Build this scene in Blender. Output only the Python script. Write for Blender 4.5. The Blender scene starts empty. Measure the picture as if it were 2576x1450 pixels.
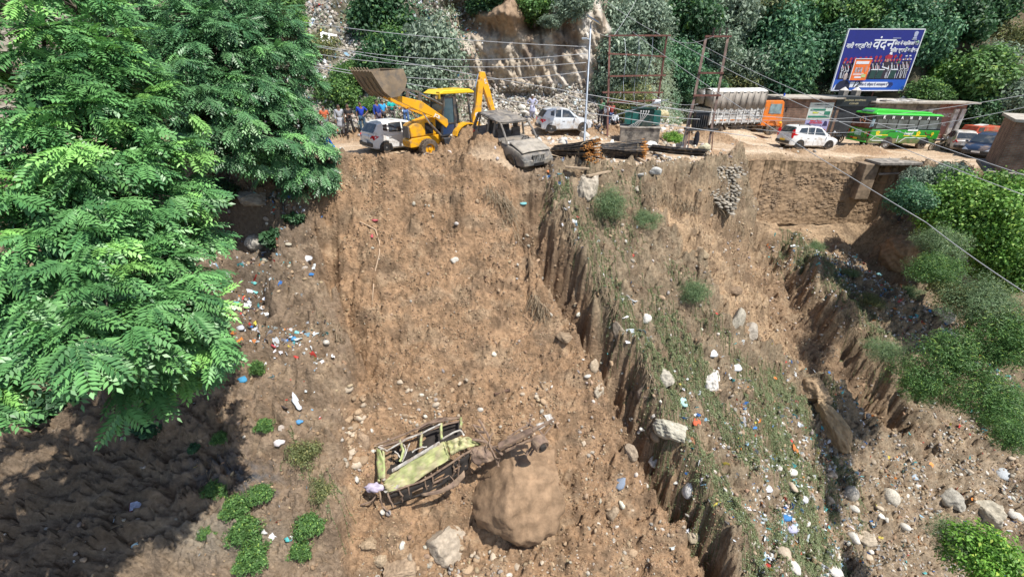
import bpy, bmesh, math, random
import numpy as np
from mathutils import Vector, Matrix, Euler, Quaternion
# ------------------------------------------------------------------ camera, sky, sun, exposure
SC = bpy.context.scene
COL = SC.collection
PITCH = math.radians(27.0)
FD = 1120.1; CX = 1287.5; CY = 725.0
cam_d = bpy.data.cameras.new('camera'); cam = bpy.data.objects.new('camera', cam_d); COL.objects.link(cam)
cam_d.sensor_width = 36.0; cam_d.lens = 36.0*FD/2575.0; cam_d.clip_end = 400; cam_d.clip_start = 0.1
cam.location = (0, 0, 0); cam.rotation_euler = (math.radians(90)-PITCH, 0, 0)
SC.camera = cam
w = bpy.data.worlds.new("World"); SC.world = w; w.use_nodes = True
SUN_V = Vector((0.37, -0.30, 0.87)).normalized()
elev = math.asin(SUN_V.z); azim = math.atan2(SUN_V.x, SUN_V.y)
wn = w.node_tree.nodes; wl = w.node_tree.links
sky = wn.new('ShaderNodeTexSky'); sky.sky_type = 'NISHITA'; sky.sun_disc = False
sky.sun_elevation = elev; sky.sun_rotation = azim
bg = wn['Background']; bg.inputs[1].default_value = 0.115
wl.new(sky.outputs[0], bg.inputs[0])
sd = bpy.data.lights.new('sun', 'SUN'); sd.energy = 5.0; sd.angle = math.radians(0.5); sd.color = (1.0, 0.955, 0.88)
sun = bpy.data.objects.new('sun', sd); COL.objects.link(sun)
sun.rotation_euler = SUN_V.to_track_quat('Z', 'Y').to_euler()
sun.location = (10, -5, 30)
SC.view_settings.view_transform = 'Standard'; SC.view_settings.look = 'None'
SC.view_settings.exposure = 0.40; SC.view_settings.gamma = 1.0
SC.cycles.max_bounces = 5; SC.cycles.diffuse_bounces = 3; SC.cycles.transparent_max_bounces = 6

# ------------------------------------------------------------------ projection helpers (u, v are pixels of a 2575 x 1450 view)
sP, cP = math.sin(PITCH), math.cos(PITCH)
def ray(u, v):
    t = (CY-v)/FD; s = (u-CX)/FD
    return Vector((s, cP + t*sP, -sP + t*cP))
def P(u, v, z): return ray(u, v)*z
def proj(x, y, z):
    dep = y*cP - z*sP; up = y*sP + z*cP
    return CX + FD*x/dep, CY - FD*up/dep
# ------------------------------------------------------------------ noise
def _tab(seed):
    r = np.random.RandomState(seed); p = r.permutation(256); a = r.rand(256)*2*np.pi
    return np.concatenate([p, p]), np.cos(a), np.sin(a)
_T = {}
def gn(x, y, seed=0):
    if seed not in _T: _T[seed] = _tab(seed)
    p, gx, gy = _T[seed]
    x = np.asarray(x, float); y = np.asarray(y, float)
    xi = np.floor(x).astype(int); yi = np.floor(y).astype(int); fx = x-xi; fy = y-yi
    def h(a, b): return p[p[a & 255] + (b & 255)]
    def d(a, b, dx, dy):
        k = h(a, b); return gx[k]*dx + gy[k]*dy
    sx = fx*fx*fx*(fx*(fx*6-15)+10); sy = fy*fy*fy*(fy*(fy*6-15)+10)
    n0 = d(xi, yi, fx, fy); n1 = d(xi+1, yi, fx-1, fy); n2 = d(xi, yi+1, fx, fy-1); n3 = d(xi+1, yi+1, fx-1, fy-1)
    a = n0+(n1-n0)*sx; b = n2+(n3-n2)*sx
    return (a+(b-a)*sy)*1.5
def fbm(x, y, octv=4, seed=0, gain=0.5):
    r = 0; a = 1.0; f = 1.0
    for i in range(octv):
        r = r + a*gn(x*f+i*17.3, y*f-i*9.1, seed+i); a *= gain; f *= 2.03
    return r
def ridg(x, y, octv=3, seed=0, gain=0.5):
    r = 0; a = 1.0; f = 1.0
    for i in range(octv):
        r = r + a*(1-2*np.abs(gn(x*f+i*7.7, y*f+i*3.1, seed+i))); a *= gain; f *= 2.1
    return r
def cell(x, y, seed=0):
    """distance to the nearest / second nearest jittered point, and a random value of the nearest"""
    r = np.random.RandomState(seed); J = r.rand(64, 64, 3)
    xi = np.floor(x).astype(int); yi = np.floor(y).astype(int)
    f1 = np.full(x.shape, 9.0); f2 = np.full(x.shape, 9.0); v = np.zeros(x.shape)
    for a in (-1, 0, 1):
        for b in (-1, 0, 1):
            j = J[(xi+a) & 63, (yi+b) & 63]
            d = np.hypot(xi+a+j[..., 0]-x, yi+b+j[..., 1]-y)
            m = d < f1
            f2 = np.where(m, f1, np.minimum(f2, d)); v = np.where(m, j[..., 2], v); f1 = np.where(m, d, f1)
    return f1, f2, v
def sst(a, b, x):
    t = np.clip((x-a)/(b-a), 0, 1); return t*t*(3-2*t)
def sdf(u, v, poly):
    """signed distance in pixels, positive inside"""
    n = len(poly); d2 = np.full(u.shape, 1e12); ins = np.zeros(u.shape, bool)
    for i in range(n):
        ax, ay = poly[i]; bx, by = poly[(i+1) % n]
        ex, ey = bx-ax, by-ay
        wx, wy = u-ax, v-ay
        t = np.clip((wx*ex+wy*ey)/(ex*ex+ey*ey+1e-9), 0, 1)
        d2 = np.minimum(d2, (wx-ex*t)**2+(wy-ey*t)**2)
        c = ((ay > v) != (by > v)) & (u < ex*(v-ay)/(ey if ey != 0 else 1e-9)+ax)
        ins ^= c
    return np.where(ins, 1, -1)*np.sqrt(d2)
def pld(u, v, pts):
    d2 = np.full(u.shape, 1e12)
    for (ax, ay), (bx, by) in zip(pts[:-1], pts[1:]):
        ex, ey = bx-ax, by-ay; wx, wy = u-ax, v-ay
        t = np.clip((wx*ex+wy*ey)/(ex*ex+ey*ey+1e-9), 0, 1)
        d2 = np.minimum(d2, (wx-ex*t)**2+(wy-ey*t)**2)
    return np.sqrt(d2)
# ------------------------------------------------------------------ terrain shape
EX = [-60, -30, -8, -3, 0, 3.4, 6, 9, 11, 12.8, 14, 16, 20, 24.5, 28, 60]
EY = [16, 17, 18.3, 18.6, 18.9, 19.8, 20.6, 22.0, 24.0, 26.2, 27.6, 28.8, 30.0, 30.3, 29.0, 28]
def yedge0(x): return np.interp(x, EX, EY)
def yedge(x):
    return yedge0(x)+ynoise(x)
def ynoise(x):
    x = np.asarray(x, float); k = 1-sst(12.5, 14, x)*(1-sst(24, 25.5, x)); return k*(0.45*gn(x*0.5, x*0+3, 97)+0.22*gn(x*1.9, x*0+7, 98)+0.10*gn(x*5, x*0+1, 99))
def hroad(x): return np.interp(x, [-60, -30, 2, 8, 14, 20, 30, 60], [4.0, 4.0, 4.2, 4.55, 5.15, 5.7, 6.1, 6.2])
def base(x, y):
    d0 = yedge0(x)-y; d = d0+ynoise(x)*np.exp(-np.maximum(d0, 0)/1.2)
    dd = np.maximum(d, 0)
    wall = sst(13.6, 14.4, x)*(1-0.35*sst(25.5, 29, x))
    drop = np.where(dd < 9.5, 0.97*dd, 0.97*9.5+0.74*(dd-9.5))
    drop2 = 3.45*sst(0.0, 0.35, dd)*(1-0.55*sst(1.5, 8, dd))+0.84*dd
    drop = drop*(1-wall)+drop2*wall
    drop = np.where(d > 0, drop-0.25*np.exp(-dd/0.8)*(1-wall)+0.25*(1-wall)*(d > 0)*0, 0)
    h = hroad(x)+drop
    # gentler left bank, closer to the viewer
    lb = 1-sst(-7.5, -4.0, x)
    h = h - lb*0.9*sst(3, 9, dd)
    return -np.minimum(h, 23.5+0.02*np.abs(x))
CH_A = [(800,480),(880,430),(1150,350),(1240,400),(1290,440),(1400,470),(1385,560),(1432,640),(1482,740),(1505,790),(1560,860),(1600,930),(1622,1000),(1665,1090),(1705,1165),(1745,1235),(1795,1330),(1835,1400),(1880,1500),(1900,1700),(850,1700),(862,1450),(872,1290),(850,1200),(850,1080),(868,950),(880,860),(850,800),(800,700),(775,610)]
CH_G = [(1262,425),(1350,440),(1395,470),(1385,560),(1432,640),(1482,740),(1505,790),(1560,860),(1600,930),(1622,1000),(1665,1090),(1705,1165),(1745,1235),(1795,1330),(1835,1400),(1800,1450),(1730,1350),(1650,1230),(1570,1090),(1520,960),(1470,860),(1390,740),(1330,620),(1290,540)]
CH_B = [(1640,440),(1700,445),(1790,490),(1850,525),(1900,570),(1985,625),(2045,710),(2100,800),(2160,865),(2225,955),(2300,1070),(2260,1110),(2170,1050),(2060,950),(1960,905),(1840,850),(1795,730),(1712,640),(1668,560)]
CH_B2 = [(1760,480),(1850,525),(1900,570),(1985,625),(2045,710),(2100,800),(2160,865),(2225,955),(2300,1070),(2400,1160),(2330,1170),(2230,1100),(2130,1010),(2040,900),(1960,780),(1880,680),(1800,560)]
CH_C = [(1895,530),(2160,470),(2215,560),(2300,700),(2310,770),(2240,740),(2130,690),(2010,625)]
CH_D = [(2120,565),(2165,560),(2215,590),(2235,650),(2310,690),(2290,730),(2230,700),(2160,640)]
CH_L = [(520,500),(640,520),(700,560),(700,640),(670,700),(690,800),(640,870),(590,780),(540,640)]
def rough_sdf(u, v, poly, a=16, seed=3):
    return sdf(u, v, poly) + a*fbm(u/70., v/70., 3, seed) + 0.35*a*gn(u/14., v/14., seed+5)
def bump_at(x, y, u, v, hh, rx, ry=None, rot=0):
    p = hit_base(u, v); dx = x-p[0]; dy = y-p[1]
    c, s = math.cos(rot), math.sin(rot); a = (dx*c+dy*s)/rx; b = (-dx*s+dy*c)/(ry or rx)
    return hh*np.exp(-(a*a+b*b))
def hit_base(u, v):
    r = ray(u, v); s = np.arange(3, 80, 0.02)
    X = r.x*s; Y = r.y*s; Z = r.z*s
    k = np.argmax(Z < base(X, Y)); return (X[k], Y[k], Z[k])
def height(x, y):
    b = base(x, y); u, v = proj(x, y, b)
    dep = y*cP-b*sP
    ok = dep > 2
    u = np.where(ok, u, -5000); v = np.where(ok, v, 5000)
    h = b.copy()
    onroad = sst(-0.3, 0.6, y-yedge(x)); sl = 1-onroad
    wall = sst(13.8, 14.4, x)*(1-sst(24.2, 25, x))*sst(-3, -0.6, y-yedge(x))*sl
    sa = rough_sdf(u, v, CH_A, 24, 3); ma = sst(-10, 26, sa)
    sg = rough_sdf(u, v, CH_G, 20, 9); mg = sst(-8, 34, sg)
    sb = rough_sdf(u, v, CH_B, 22, 13); mb = sst(-9, 26, sb)
    sb2 = rough_sdf(u, v, CH_B2, 20, 17); mb2 = sst(-8, 40, sb2)
    sc = rough_sdf(u, v, CH_C, 10, 21); mc = sst(-10, 20, sc)
    sdd = rough_sdf(u, v, CH_D, 8, 23); md = sst(-8, 22, sdd)
    slo = rough_sdf(u, v, CH_L, 8, 27); ml = sst(-10, 25, slo)
    nearedge = sst(0.0, 2.5, yedge(x)-y)
    h -= sl*((0.75+1.0*np.exp(-((sa-25)/45.)**2)*(u < 1000)*sst(470, 560, v)*(1-sst(860, 960, v)))*ma*nearedge + 1.45*mg*nearedge + 1.25*mb*sst(0, 1.2, yedge(x)-y) + 0.75*mb2*nearedge + 0.5*mc + 0.9*md + 1.1*ml)
    h += sl*(bump_at(x, y, 2270, 585, .7, 0.8, 1.2, .5)-bump_at(x, y, 2420, 700, 1.3, 2.0, 3.0, .3))
    # undercut gully below the burnt car
    h -= sl*(bump_at(x, y, 1310, 500, 1.0, 0.8, 1.3))
    h += sl*nearedge*(0.35*np.exp(-((sg+22)/20.)**2)+0.30*np.exp(-((sb+18)/18.)**2)*(u > 1750))*(u > 1330)
    # flutes and ribs running down the scarps
    s1 = (u-0.52*(v-700))*(u > 1100)+(u+0.1*v)*(u <= 1100); fl = ridg(s1/52.+0.9*gn(u/70., v/70., 32), v/110., 4, 31)
    near_s = np.exp(-np.abs(sg)/45.)+np.exp(-np.abs(sb)/35.)+0.8*np.exp(-np.abs(sb2)/40.)+0.5*np.exp(-np.abs(sa)/35.)*(u < 1000)
    h += sl*0.12*fl*np.clip(near_s, 0, 1.1)
    rib = np.exp(-((u-(1300+0.25*(v-500)))/70.)**2)*sst(440, 520, v)*(1-sst(700, 800, v))
    h += 0.22*rib*ridg(u/26., v/300., 2, 37)*sl
    # heaps of loose earth
    for (uu, vv, hh, rx, ry, rot) in [(1175,385,1.3,1.3,0.75,0.2),(1225,415,1.15,1.0,0.9,0),(1150,470,.55,1.6,1.4,0),(1120,410,0.35,1.0,0.6,0),(1000,425,0.3,1.6,0.5,0),(900,440,0.3,1.2,0.6,0),(820,470,0.35,1.0,0.8,0)]:
        h += bump_at(x, y, uu, vv, hh, rx, ry, rot)
    for (uu, vv, hh, rx, ry, rot) in [(900,352,0.45,2.0,0.6,0.0),(955,345,0.4,1.0,0.6,0),(1390,330,0.6,2.2,1.1,0),(1480,325,0.5,1.5,1.0,0),(1345,318,0.4,1.3,0.8,0),(1780,360,0.7,1.9,1.3,0),(1850,352,0.7,2.2,1.0,0),(1740,385,0.7,1.2,1.0,0),(1720,345,0.6,2.0,1.2,0),(1560,340,0.35,3.0,1.2,0),(1930,386,0.42,1.6,0.5,0),(2050,389,0.35,1.8,0.5,0),(2120,386,0.5,1.2,0.5,0),(2190,388,0.5,1.2,0.5,0),(1850,392,0.4,1.4,0.5,0),(1640,330,0.6,2.5,1.2,0)]:
        h += bump_at(x, y, uu, vv, hh, rx, ry, rot)
    # soft swells, then clods; noise runs along the slope
    ys = y+b*0.95
    wx = x+0.5*fbm(x*0.8, ys*0.8, 2, 91); wy = ys+0.5*fbm(x*0.8+9, ys*0.8, 2, 92)
    h += sl*(0.34*fbm(x*0.45, ys*0.45, 3, 41))
    calm = 1-0.45*ma
    h += sl*(1-wall)*((0.20*ridg(wx*0.9, wy*0.8, 3, 93)*calm+0.13*ridg(wx*2.1, wy*2.0, 3, 94)*calm))
    st = np.mod(h*1.4+0.5*fbm(x*0.7, y*0.7, 2, 95), 1.0); h += sl*(0.20*(sst(0.35, 0.65, st)-st))*np.clip(near_s+0.45*(u < 1000)*(1-ma)+0.25*(u > 1380)+0.2*(v > 1250), 0, 1)
    rough = 0.6+0.85*sst(-0.35, 0.45, fbm(x*0.6, ys*0.6, 3, 50))
    h += sl*(1-wall)*rough*(0.14*fbm(x*1.7, ys*1.7, 3, 43)+0.085*fbm(x*5.0, ys*5.0, 3, 47)-0.05*np.abs(gn(x*10, ys*10, 48)))
    for fr, amp, th, sd_ in ((4.6, 0.15, 0.45, 5), (2.2, 0.30, 0.68, 6), (8.5, 0.09, 0.3, 8)):
        qx = x+0.12*gn(x*4, ys*4, sd_+70); f1, f2, cv = cell(qx*fr, ys*fr, sd_)
        h += sl*(1-wall)*rough*amp*np.maximum(0.46-f1, 0)*(cv > th)*1.6
    # road surface: ruts, lumps and berms
    loose = 0
    for (uu, vv, rr) in [(1175,385,2.4),(1225,412,2.0),(1110,408,1.6),(1000,425,2.2),(900,352,2.2),(1390,325,3.0),(1790,360,3.2),(1560,340,3.5),(1190,390,1.6),(1980,386,1.6),(2150,386,1.6)]:
        loose = loose+bump_at(x, y, uu, vv, 1.0, rr, rr*0.5)
    loose = np.clip(loose, 0, 1)
    h += onroad*(0.035*fbm(x*1.2, y*1.2, 3, 61)+0.02*np.sin((y*6.0+0.6*fbm(x*.3, y*.3, 2, 63)*6))*sst(-0.2, 0.4, gn(x*.2, y*.2, 64))
                 + loose*(0.16*ridg(x*2.2, y*2.2, 3, 65)+0.12*fbm(x*5, y*5, 3, 66)))
    return h, dict(u=u, v=v, on=onroad, wall=wall, ma=ma, mg=mg, mb=mb, mb2=mb2, mc=mc, md=md, ml=ml, loose=loose)
GXs = np.unique(np.round(np.concatenate([np.arange(-70, -22, 1.2), np.arange(-22, -10, 0.14), np.arange(-10, 17, 0.05), np.arange(17, 30, 0.1), np.arange(30, 48, .4), np.arange(48, 90, 2.0)]), 3))
GYs = np.unique(np.round(np.concatenate([np.arange(-60, 2, 2.0), np.arange(2, 6, 0.2), np.arange(6, 24, 0.05), np.arange(24, 32, 0.07), np.arange(32, 48, 0.13), np.arange(48, 75, 1.0)]), 3))
GX, GY = np.meshgrid(GXs, GYs)
GZ, ZI = height(GX, GY)
def gh(x, y):
    """interpolated ground height"""
    x = np.asarray(x, float); y = np.asarray(y, float)
    i = np.clip(np.searchsorted(GXs, x)-1, 0, len(GXs)-2); j = np.clip(np.searchsorted(GYs, y)-1, 0, len(GYs)-2)
    fx = np.clip((x-GXs[i])/(GXs[i+1]-GXs[i]), 0, 1); fy = np.clip((y-GYs[j])/(GYs[j+1]-GYs[j]), 0, 1)
    return (GZ[j, i]*(1-fx)*(1-fy)+GZ[j, i+1]*fx*(1-fy)+GZ[j+1, i]*(1-fx)*fy+GZ[j+1, i+1]*fx*fy)
# mountainside: y as a function of x and z, so that it can overhang
def mside(x, z):
    yb = np.interp(x, [-60, -14, -4, 2, 7, 12, 16, 24, 32, 37, 60], [26, 28.5, 29.5, 34.0, 36.0, 37.5, 44.5, 46.5, 46, 42, 40])
    cot = np.interp(x, [-60, -8, -4.5, 7, 12, 20, 60], [1.35, 1.35, 1.0, 0.8, 0.7, 0.72, 0.75])
    zr = -hroad(x)-0.3
    yh = yb+(z-zr)*cot
    yh = yh+np.where(z > 7, (z-7)*0.5, 0)
    mc = sst(-5.6, -3.6, x+0.5*gn(z*0.6, z*0.1, 71))*(1-sst(6.6, 8.2, x+0.5*gn(z*0.7, z*.1, 72)))
    yc = 38.4+0.10*(z+3.3)+np.where(z < -2.3, (z+2.3)*1.55, 0)+np.where(z > 2.9, (z-2.9)*1.1, 0)
    y = yh*(1-mc)+yc*mc
    # caves and the hanging brown rock
    def blob(cx, cz, rx, rz): return np.exp(-(((x-cx)/rx)**2+((z-cz)/rz)**2)**1.5)
    y = y+3.2*blob(-4.2, 3.2, 1.5, 1.5)+2.2*blob(-1.6, 4.2, 1.3, 0.7)+2.0*blob(1.7, 2.6, 0.8, 0.8)+1.0*blob(-2.0, 2.3, 1.4, 0.6)
    y = y-1.9*blob(-0.6, 3.6, 1.15, 1.6)-1.0*blob(-3.0, 4.6, 1.0, 0.8)
    rock = np.clip(mc, 0, 1)*sst(-2.6, -1.8, z)
    y = y-rock*(0.26*ridg(x*0.7+0.5*z, z*0.3, 3, 73)+0.20*ridg(x*2.2+.5*z, z*0.5, 4, 77)+0.05*fbm(x*5, z*5, 3, 75)+0.22*(sst(.4, .6, np.mod(x*.45+.2*z+.3*gn(x, z, 74), 1))-.5)+0.12*(sst(.45, .55, np.mod(z*.7-.1*x+.5*gn(x*.7, z*.7, 76), 1))-.5))
    y = y-(1-rock)*(0.75*fbm(x*0.33, z*0.33, 3, 81)+0.30*fbm(x*1.1, z*1.1, 3, 83)+0.10*fbm(x*4, z*4, 2, 85))
    return y, rock
MXs = np.unique(np.round(np.concatenate([np.arange(-60, -20, 1.0), np.arange(-20, 14, 0.09), np.arange(14, 44, 0.2), np.arange(44, 80, 1.5)]), 3))
MZs = np.unique(np.round(np.concatenate([np.arange(-6.5, 8.5, 0.09), np.arange(8.5, 40, 1.0)]), 3))
MX, MZ = np.meshgrid(MXs, MZs)
MY, MROCK = mside(MX, MZ)
def mh(x, z):
    i = np.clip(np.searchsorted(MXs, x)-1, 0, len(MXs)-2); j = np.clip(np.searchsorted(MZs, z)-1, 0, len(MZs)-2)
    return MY[j, i]
def hit(u, v, smin=3.0, what='both'):
    """where the view ray through pixel (u, v) meets the ground or the mountainside"""
    r = ray(u, v); s = np.arange(smin, 90, 0.02)
    X = r.x*s; Y = r.y*s; Z = r.z*s
    m = np.zeros(s.shape, bool)
    if what != 'hill': m |= (Z < gh(X, Y))
    if what != 'ground': m |= ((Y > mh(X, Z)) & (Z < 39))
    if not m.any(): return Vector((X[-1], Y[-1], Z[-1]))
    k = int(np.argmax(m)); return Vector((X[k], Y[k], Z[k]))
def hits(us, vs, s0=4.0, s1=62.0, n=1100):
    """the same for many pixels"""
    us = np.asarray(us, float); vs = np.asarray(vs, float)
    t = (CY-vs)/FD; sx = (us-CX)/FD; dy = cP+t*sP; dz = -sP+t*cP
    out = np.full(us.shape, np.nan)
    for s in np.linspace(s0, s1, n):
        k = np.isnan(out)
        if not k.any(): break
        m = (dz[k]*s < gh(sx[k]*s, dy[k]*s)) | (dy[k]*s > mh(sx[k]*s, dz[k]*s))
        idx = np.where(k)[0][m]; out[idx] = s
    out = np.where(np.isnan(out), s1, out)
    return np.stack([sx*out, dy*out, dz*out], 1)
# ------------------------------------------------------------------ object helpers
def link(o, parent=None):
    COL.objects.link(o)
    if parent is not None: o.parent = parent
    return o
def tag(o, label=None, cat=None, group=None, kind=None):
    if label: o['label'] = label
    if cat: o['category'] = cat
    if group: o['group'] = group
    if kind: o['kind'] = kind
    return o
def empty(name, loc=(0, 0, 0), rot=(0, 0, 0), label=None, cat=None, group=None, scale=1.0):
    o = bpy.data.objects.new(name, None); o.empty_display_size = 0.3
    o.location = loc; o.rotation_euler = rot if len(rot) == 3 else rot; o.scale = (scale,)*3
    link(o); tag(o, label, cat, group); return o
def np_mesh(name, V, F, mats, parent=None, smooth=False, col=None, mi=None, nv=4):
    """V: n x 3, F: m x nv"""
    me = bpy.data.meshes.new(name); V = np.asarray(V, np.float32); F = np.asarray(F, np.int32)
    me.vertices.add(len(V)); me.vertices.foreach_set('co', V.ravel())
    me.loops.add(F.size); me.loops.foreach_set('vertex_index', F.ravel())
    me.polygons.add(len(F)); me.polygons.foreach_set('loop_start', np.arange(0, F.size, F.shape[1], dtype=np.int32))
    if smooth: me.polygons.foreach_set('use_smooth', np.ones(len(F), bool))
    if mi is not None: me.polygons.foreach_set('material_index', np.asarray(mi, np.int32))
    me.update(calc_edges=True)
    if col is not None:
        a = me.color_attributes.new('Col', 'FLOAT_COLOR', 'POINT')
        c = np.ones((len(V), 4), np.float32); c[:, :3] = col; a.data.foreach_set('color', c.ravel())
    for m in (mats if isinstance(mats, (list, tuple)) else [mats]): me.materials.append(m)
    o = bpy.data.objects.new(name, me)
    return link(o, parent)
def lin(c):
    return tuple((x/12.92 if x <= 0.04045 else ((x+0.055)/1.055)**2.4) for x in c)
def rgb(r, g, b): return lin((r/255., g/255., b/255.))
# ------------------------------------------------------------------ materials
MATS = {}
def NT(name):
    m = bpy.data.materials.new(name); m.use_nodes = True
    n = m.node_tree.nodes; l = m.node_tree.links
    return m, n, l, n['Principled BSDF']
def mat(name, c, rough=0.6, metal=0.0, var=0.12, vs=3.0, bump=0.0, bs=30.0, dirt=None, da=0.4, ds=2.0, spec=0.5, coat=0.0, emit=None):
    """colour with procedural variation, optional dirt in patches and bump"""
    if name in MATS: return MATS[name]
    m, n, l, p = NT(name)
    tc = n.new('ShaderNodeTexCoord')
    nz = n.new('ShaderNodeTexNoise'); nz.inputs['Scale'].default_value = vs; nz.inputs['Detail'].default_value = 6
    l.new(tc.outputs['Object'], nz.inputs['Vector'])
    mx = n.new('ShaderNodeMix'); mx.data_type = 'RGBA'; mx.blend_type = 'MIX'
    mx.inputs[6].default_value = (*[x*(1-var) for x in c], 1); mx.inputs[7].default_value = (*[min(1, x*(1+var)) for x in c], 1)
    rm = n.new('ShaderNodeMapRange'); rm.inputs[1].default_value = 0.35; rm.inputs[2].default_value = 0.65
    l.new(nz.outputs[0], rm.inputs[0]); l.new(rm.outputs[0], mx.inputs[0])
    out = mx.outputs[2]
    if dirt is not None:
        n2 = n.new('ShaderNodeTexNoise'); n2.inputs['Scale'].default_value = ds; n2.inputs['Detail'].default_value = 8; n2.inputs['Roughness'].default_value = 0.65
        l.new(tc.outputs['Object'], n2.inputs['Vector'])
        r2 = n.new('ShaderNodeMapRange'); r2.inputs[1].default_value = 0.62-da*0.35; r2.inputs[2].default_value = 0.80-da*0.3
        l.new(n2.outputs[0], r2.inputs[0])
        m2 = n.new('ShaderNodeMix'); m2.data_type = 'RGBA'; l.new(r2.outputs[0], m2.inputs[0]); l.new(out, m2.inputs[6]); m2.inputs[7].default_value = (*dirt, 1)
        out = m2.outputs[2]
    l.new(out, p.inputs['Base Color'])
    p.inputs['Roughness'].default_value = rough; p.inputs['Metallic'].default_value = metal
    p.inputs['Specular IOR Level'].default_value = spec; p.inputs['Coat Weight'].default_value = coat
    if bump > 0:
        n3 = n.new('ShaderNodeTexNoise'); n3.inputs['Scale'].default_value = bs; n3.inputs['Detail'].default_value = 5
        l.new(tc.outputs['Object'], n3.inputs['Vector'])
        b = n.new('ShaderNodeBump'); b.inputs['Strength'].default_value = bump; b.inputs['Distance'].default_value = 0.03
        l.new(n3.outputs[0], b.inputs['Height']); l.new(b.outputs[0], p.inputs['Normal'])
    if emit: p.inputs['Emission Color'].default_value = (*emit[0], 1); p.inputs['Emission Strength'].default_value = emit[1]
    MATS[name] = m; return m
def vmat(name, rough=0.85, bump=0.5, bs=12.0, var=0.25, vs=6.0, coord='Object', transl=0.0, spec=0.3, rnd=0.0, bd=0.06):
    """colour from the mesh's Col attribute times noise"""
    if name in MATS: return MATS[name]
    m, n, l, p = NT(name)
    at = n.new('ShaderNodeAttribute'); at.attribute_name = 'Col'
    tc = n.new('ShaderNodeTexCoord')
    nz = n.new('ShaderNodeTexNoise'); nz.inputs['Scale'].default_value = vs; nz.inputs['Detail'].default_value = 8; nz.inputs['Roughness'].default_value = 0.65
    l.new(tc.outputs[coord], nz.inputs['Vector'])
    rm = n.new('ShaderNodeMapRange'); rm.inputs[1].default_value = 0.3; rm.inputs[2].default_value = 0.7; rm.inputs[3].default_value = 1-var; rm.inputs[4].default_value = 1+var
    l.new(nz.outputs[0], rm.inputs[0])
    val = rm.outputs[0]
    if rnd > 0:
        oi = n.new('ShaderNodeObjectInfo'); r3 = n.new('ShaderNodeMapRange'); r3.inputs[3].default_value = 1-rnd; r3.inputs[4].default_value = 1+rnd
        l.new(oi.outputs['Random'], r3.inputs[0]); mm = n.new('ShaderNodeMath'); mm.operation = 'MULTIPLY'
        l.new(val, mm.inputs[0]); l.new(r3.outputs[0], mm.inputs[1]); val = mm.outputs[0]
    vm = n.new('ShaderNodeVectorMath'); vm.operation = 'SCALE'
    l.new(at.outputs['Color'], vm.inputs[0]); l.new(val, vm.inputs['Scale'])
    l.new(vm.outputs[0], p.inputs['Base Color'])
    p.inputs['Roughness'].default_value = rough; p.inputs['Specular IOR Level'].default_value = spec
    if bump > 0:
        n3 = n.new('ShaderNodeTexNoise'); n3.inputs['Scale'].default_value = bs; n3.inputs['Detail'].default_value = 8; n3.inputs['Roughness'].default_value = 0.7
        l.new(tc.outputs[coord], n3.inputs['Vector'])
        b = n.new('ShaderNodeBump'); b.inputs['Strength'].default_value = bump; b.inputs['Distance'].default_value = bd
        l.new(n3.outputs[0], b.inputs['Height']); l.new(b.outputs[0], p.inputs['Normal'])
    if transl > 0:
        tr = n.new('ShaderNodeBsdfTranslucent'); l.new(vm.outputs[0], tr.inputs[0])
        ms = n.new('ShaderNodeMixShader'); ms.inputs[0].default_value = transl
        l.new(p.outputs[0], ms.inputs[1]); l.new(tr.outputs[0], ms.inputs[2]); l.new(ms.outputs[0], n['Material Output'].inputs[0])
    MATS[name] = m; return m
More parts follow.
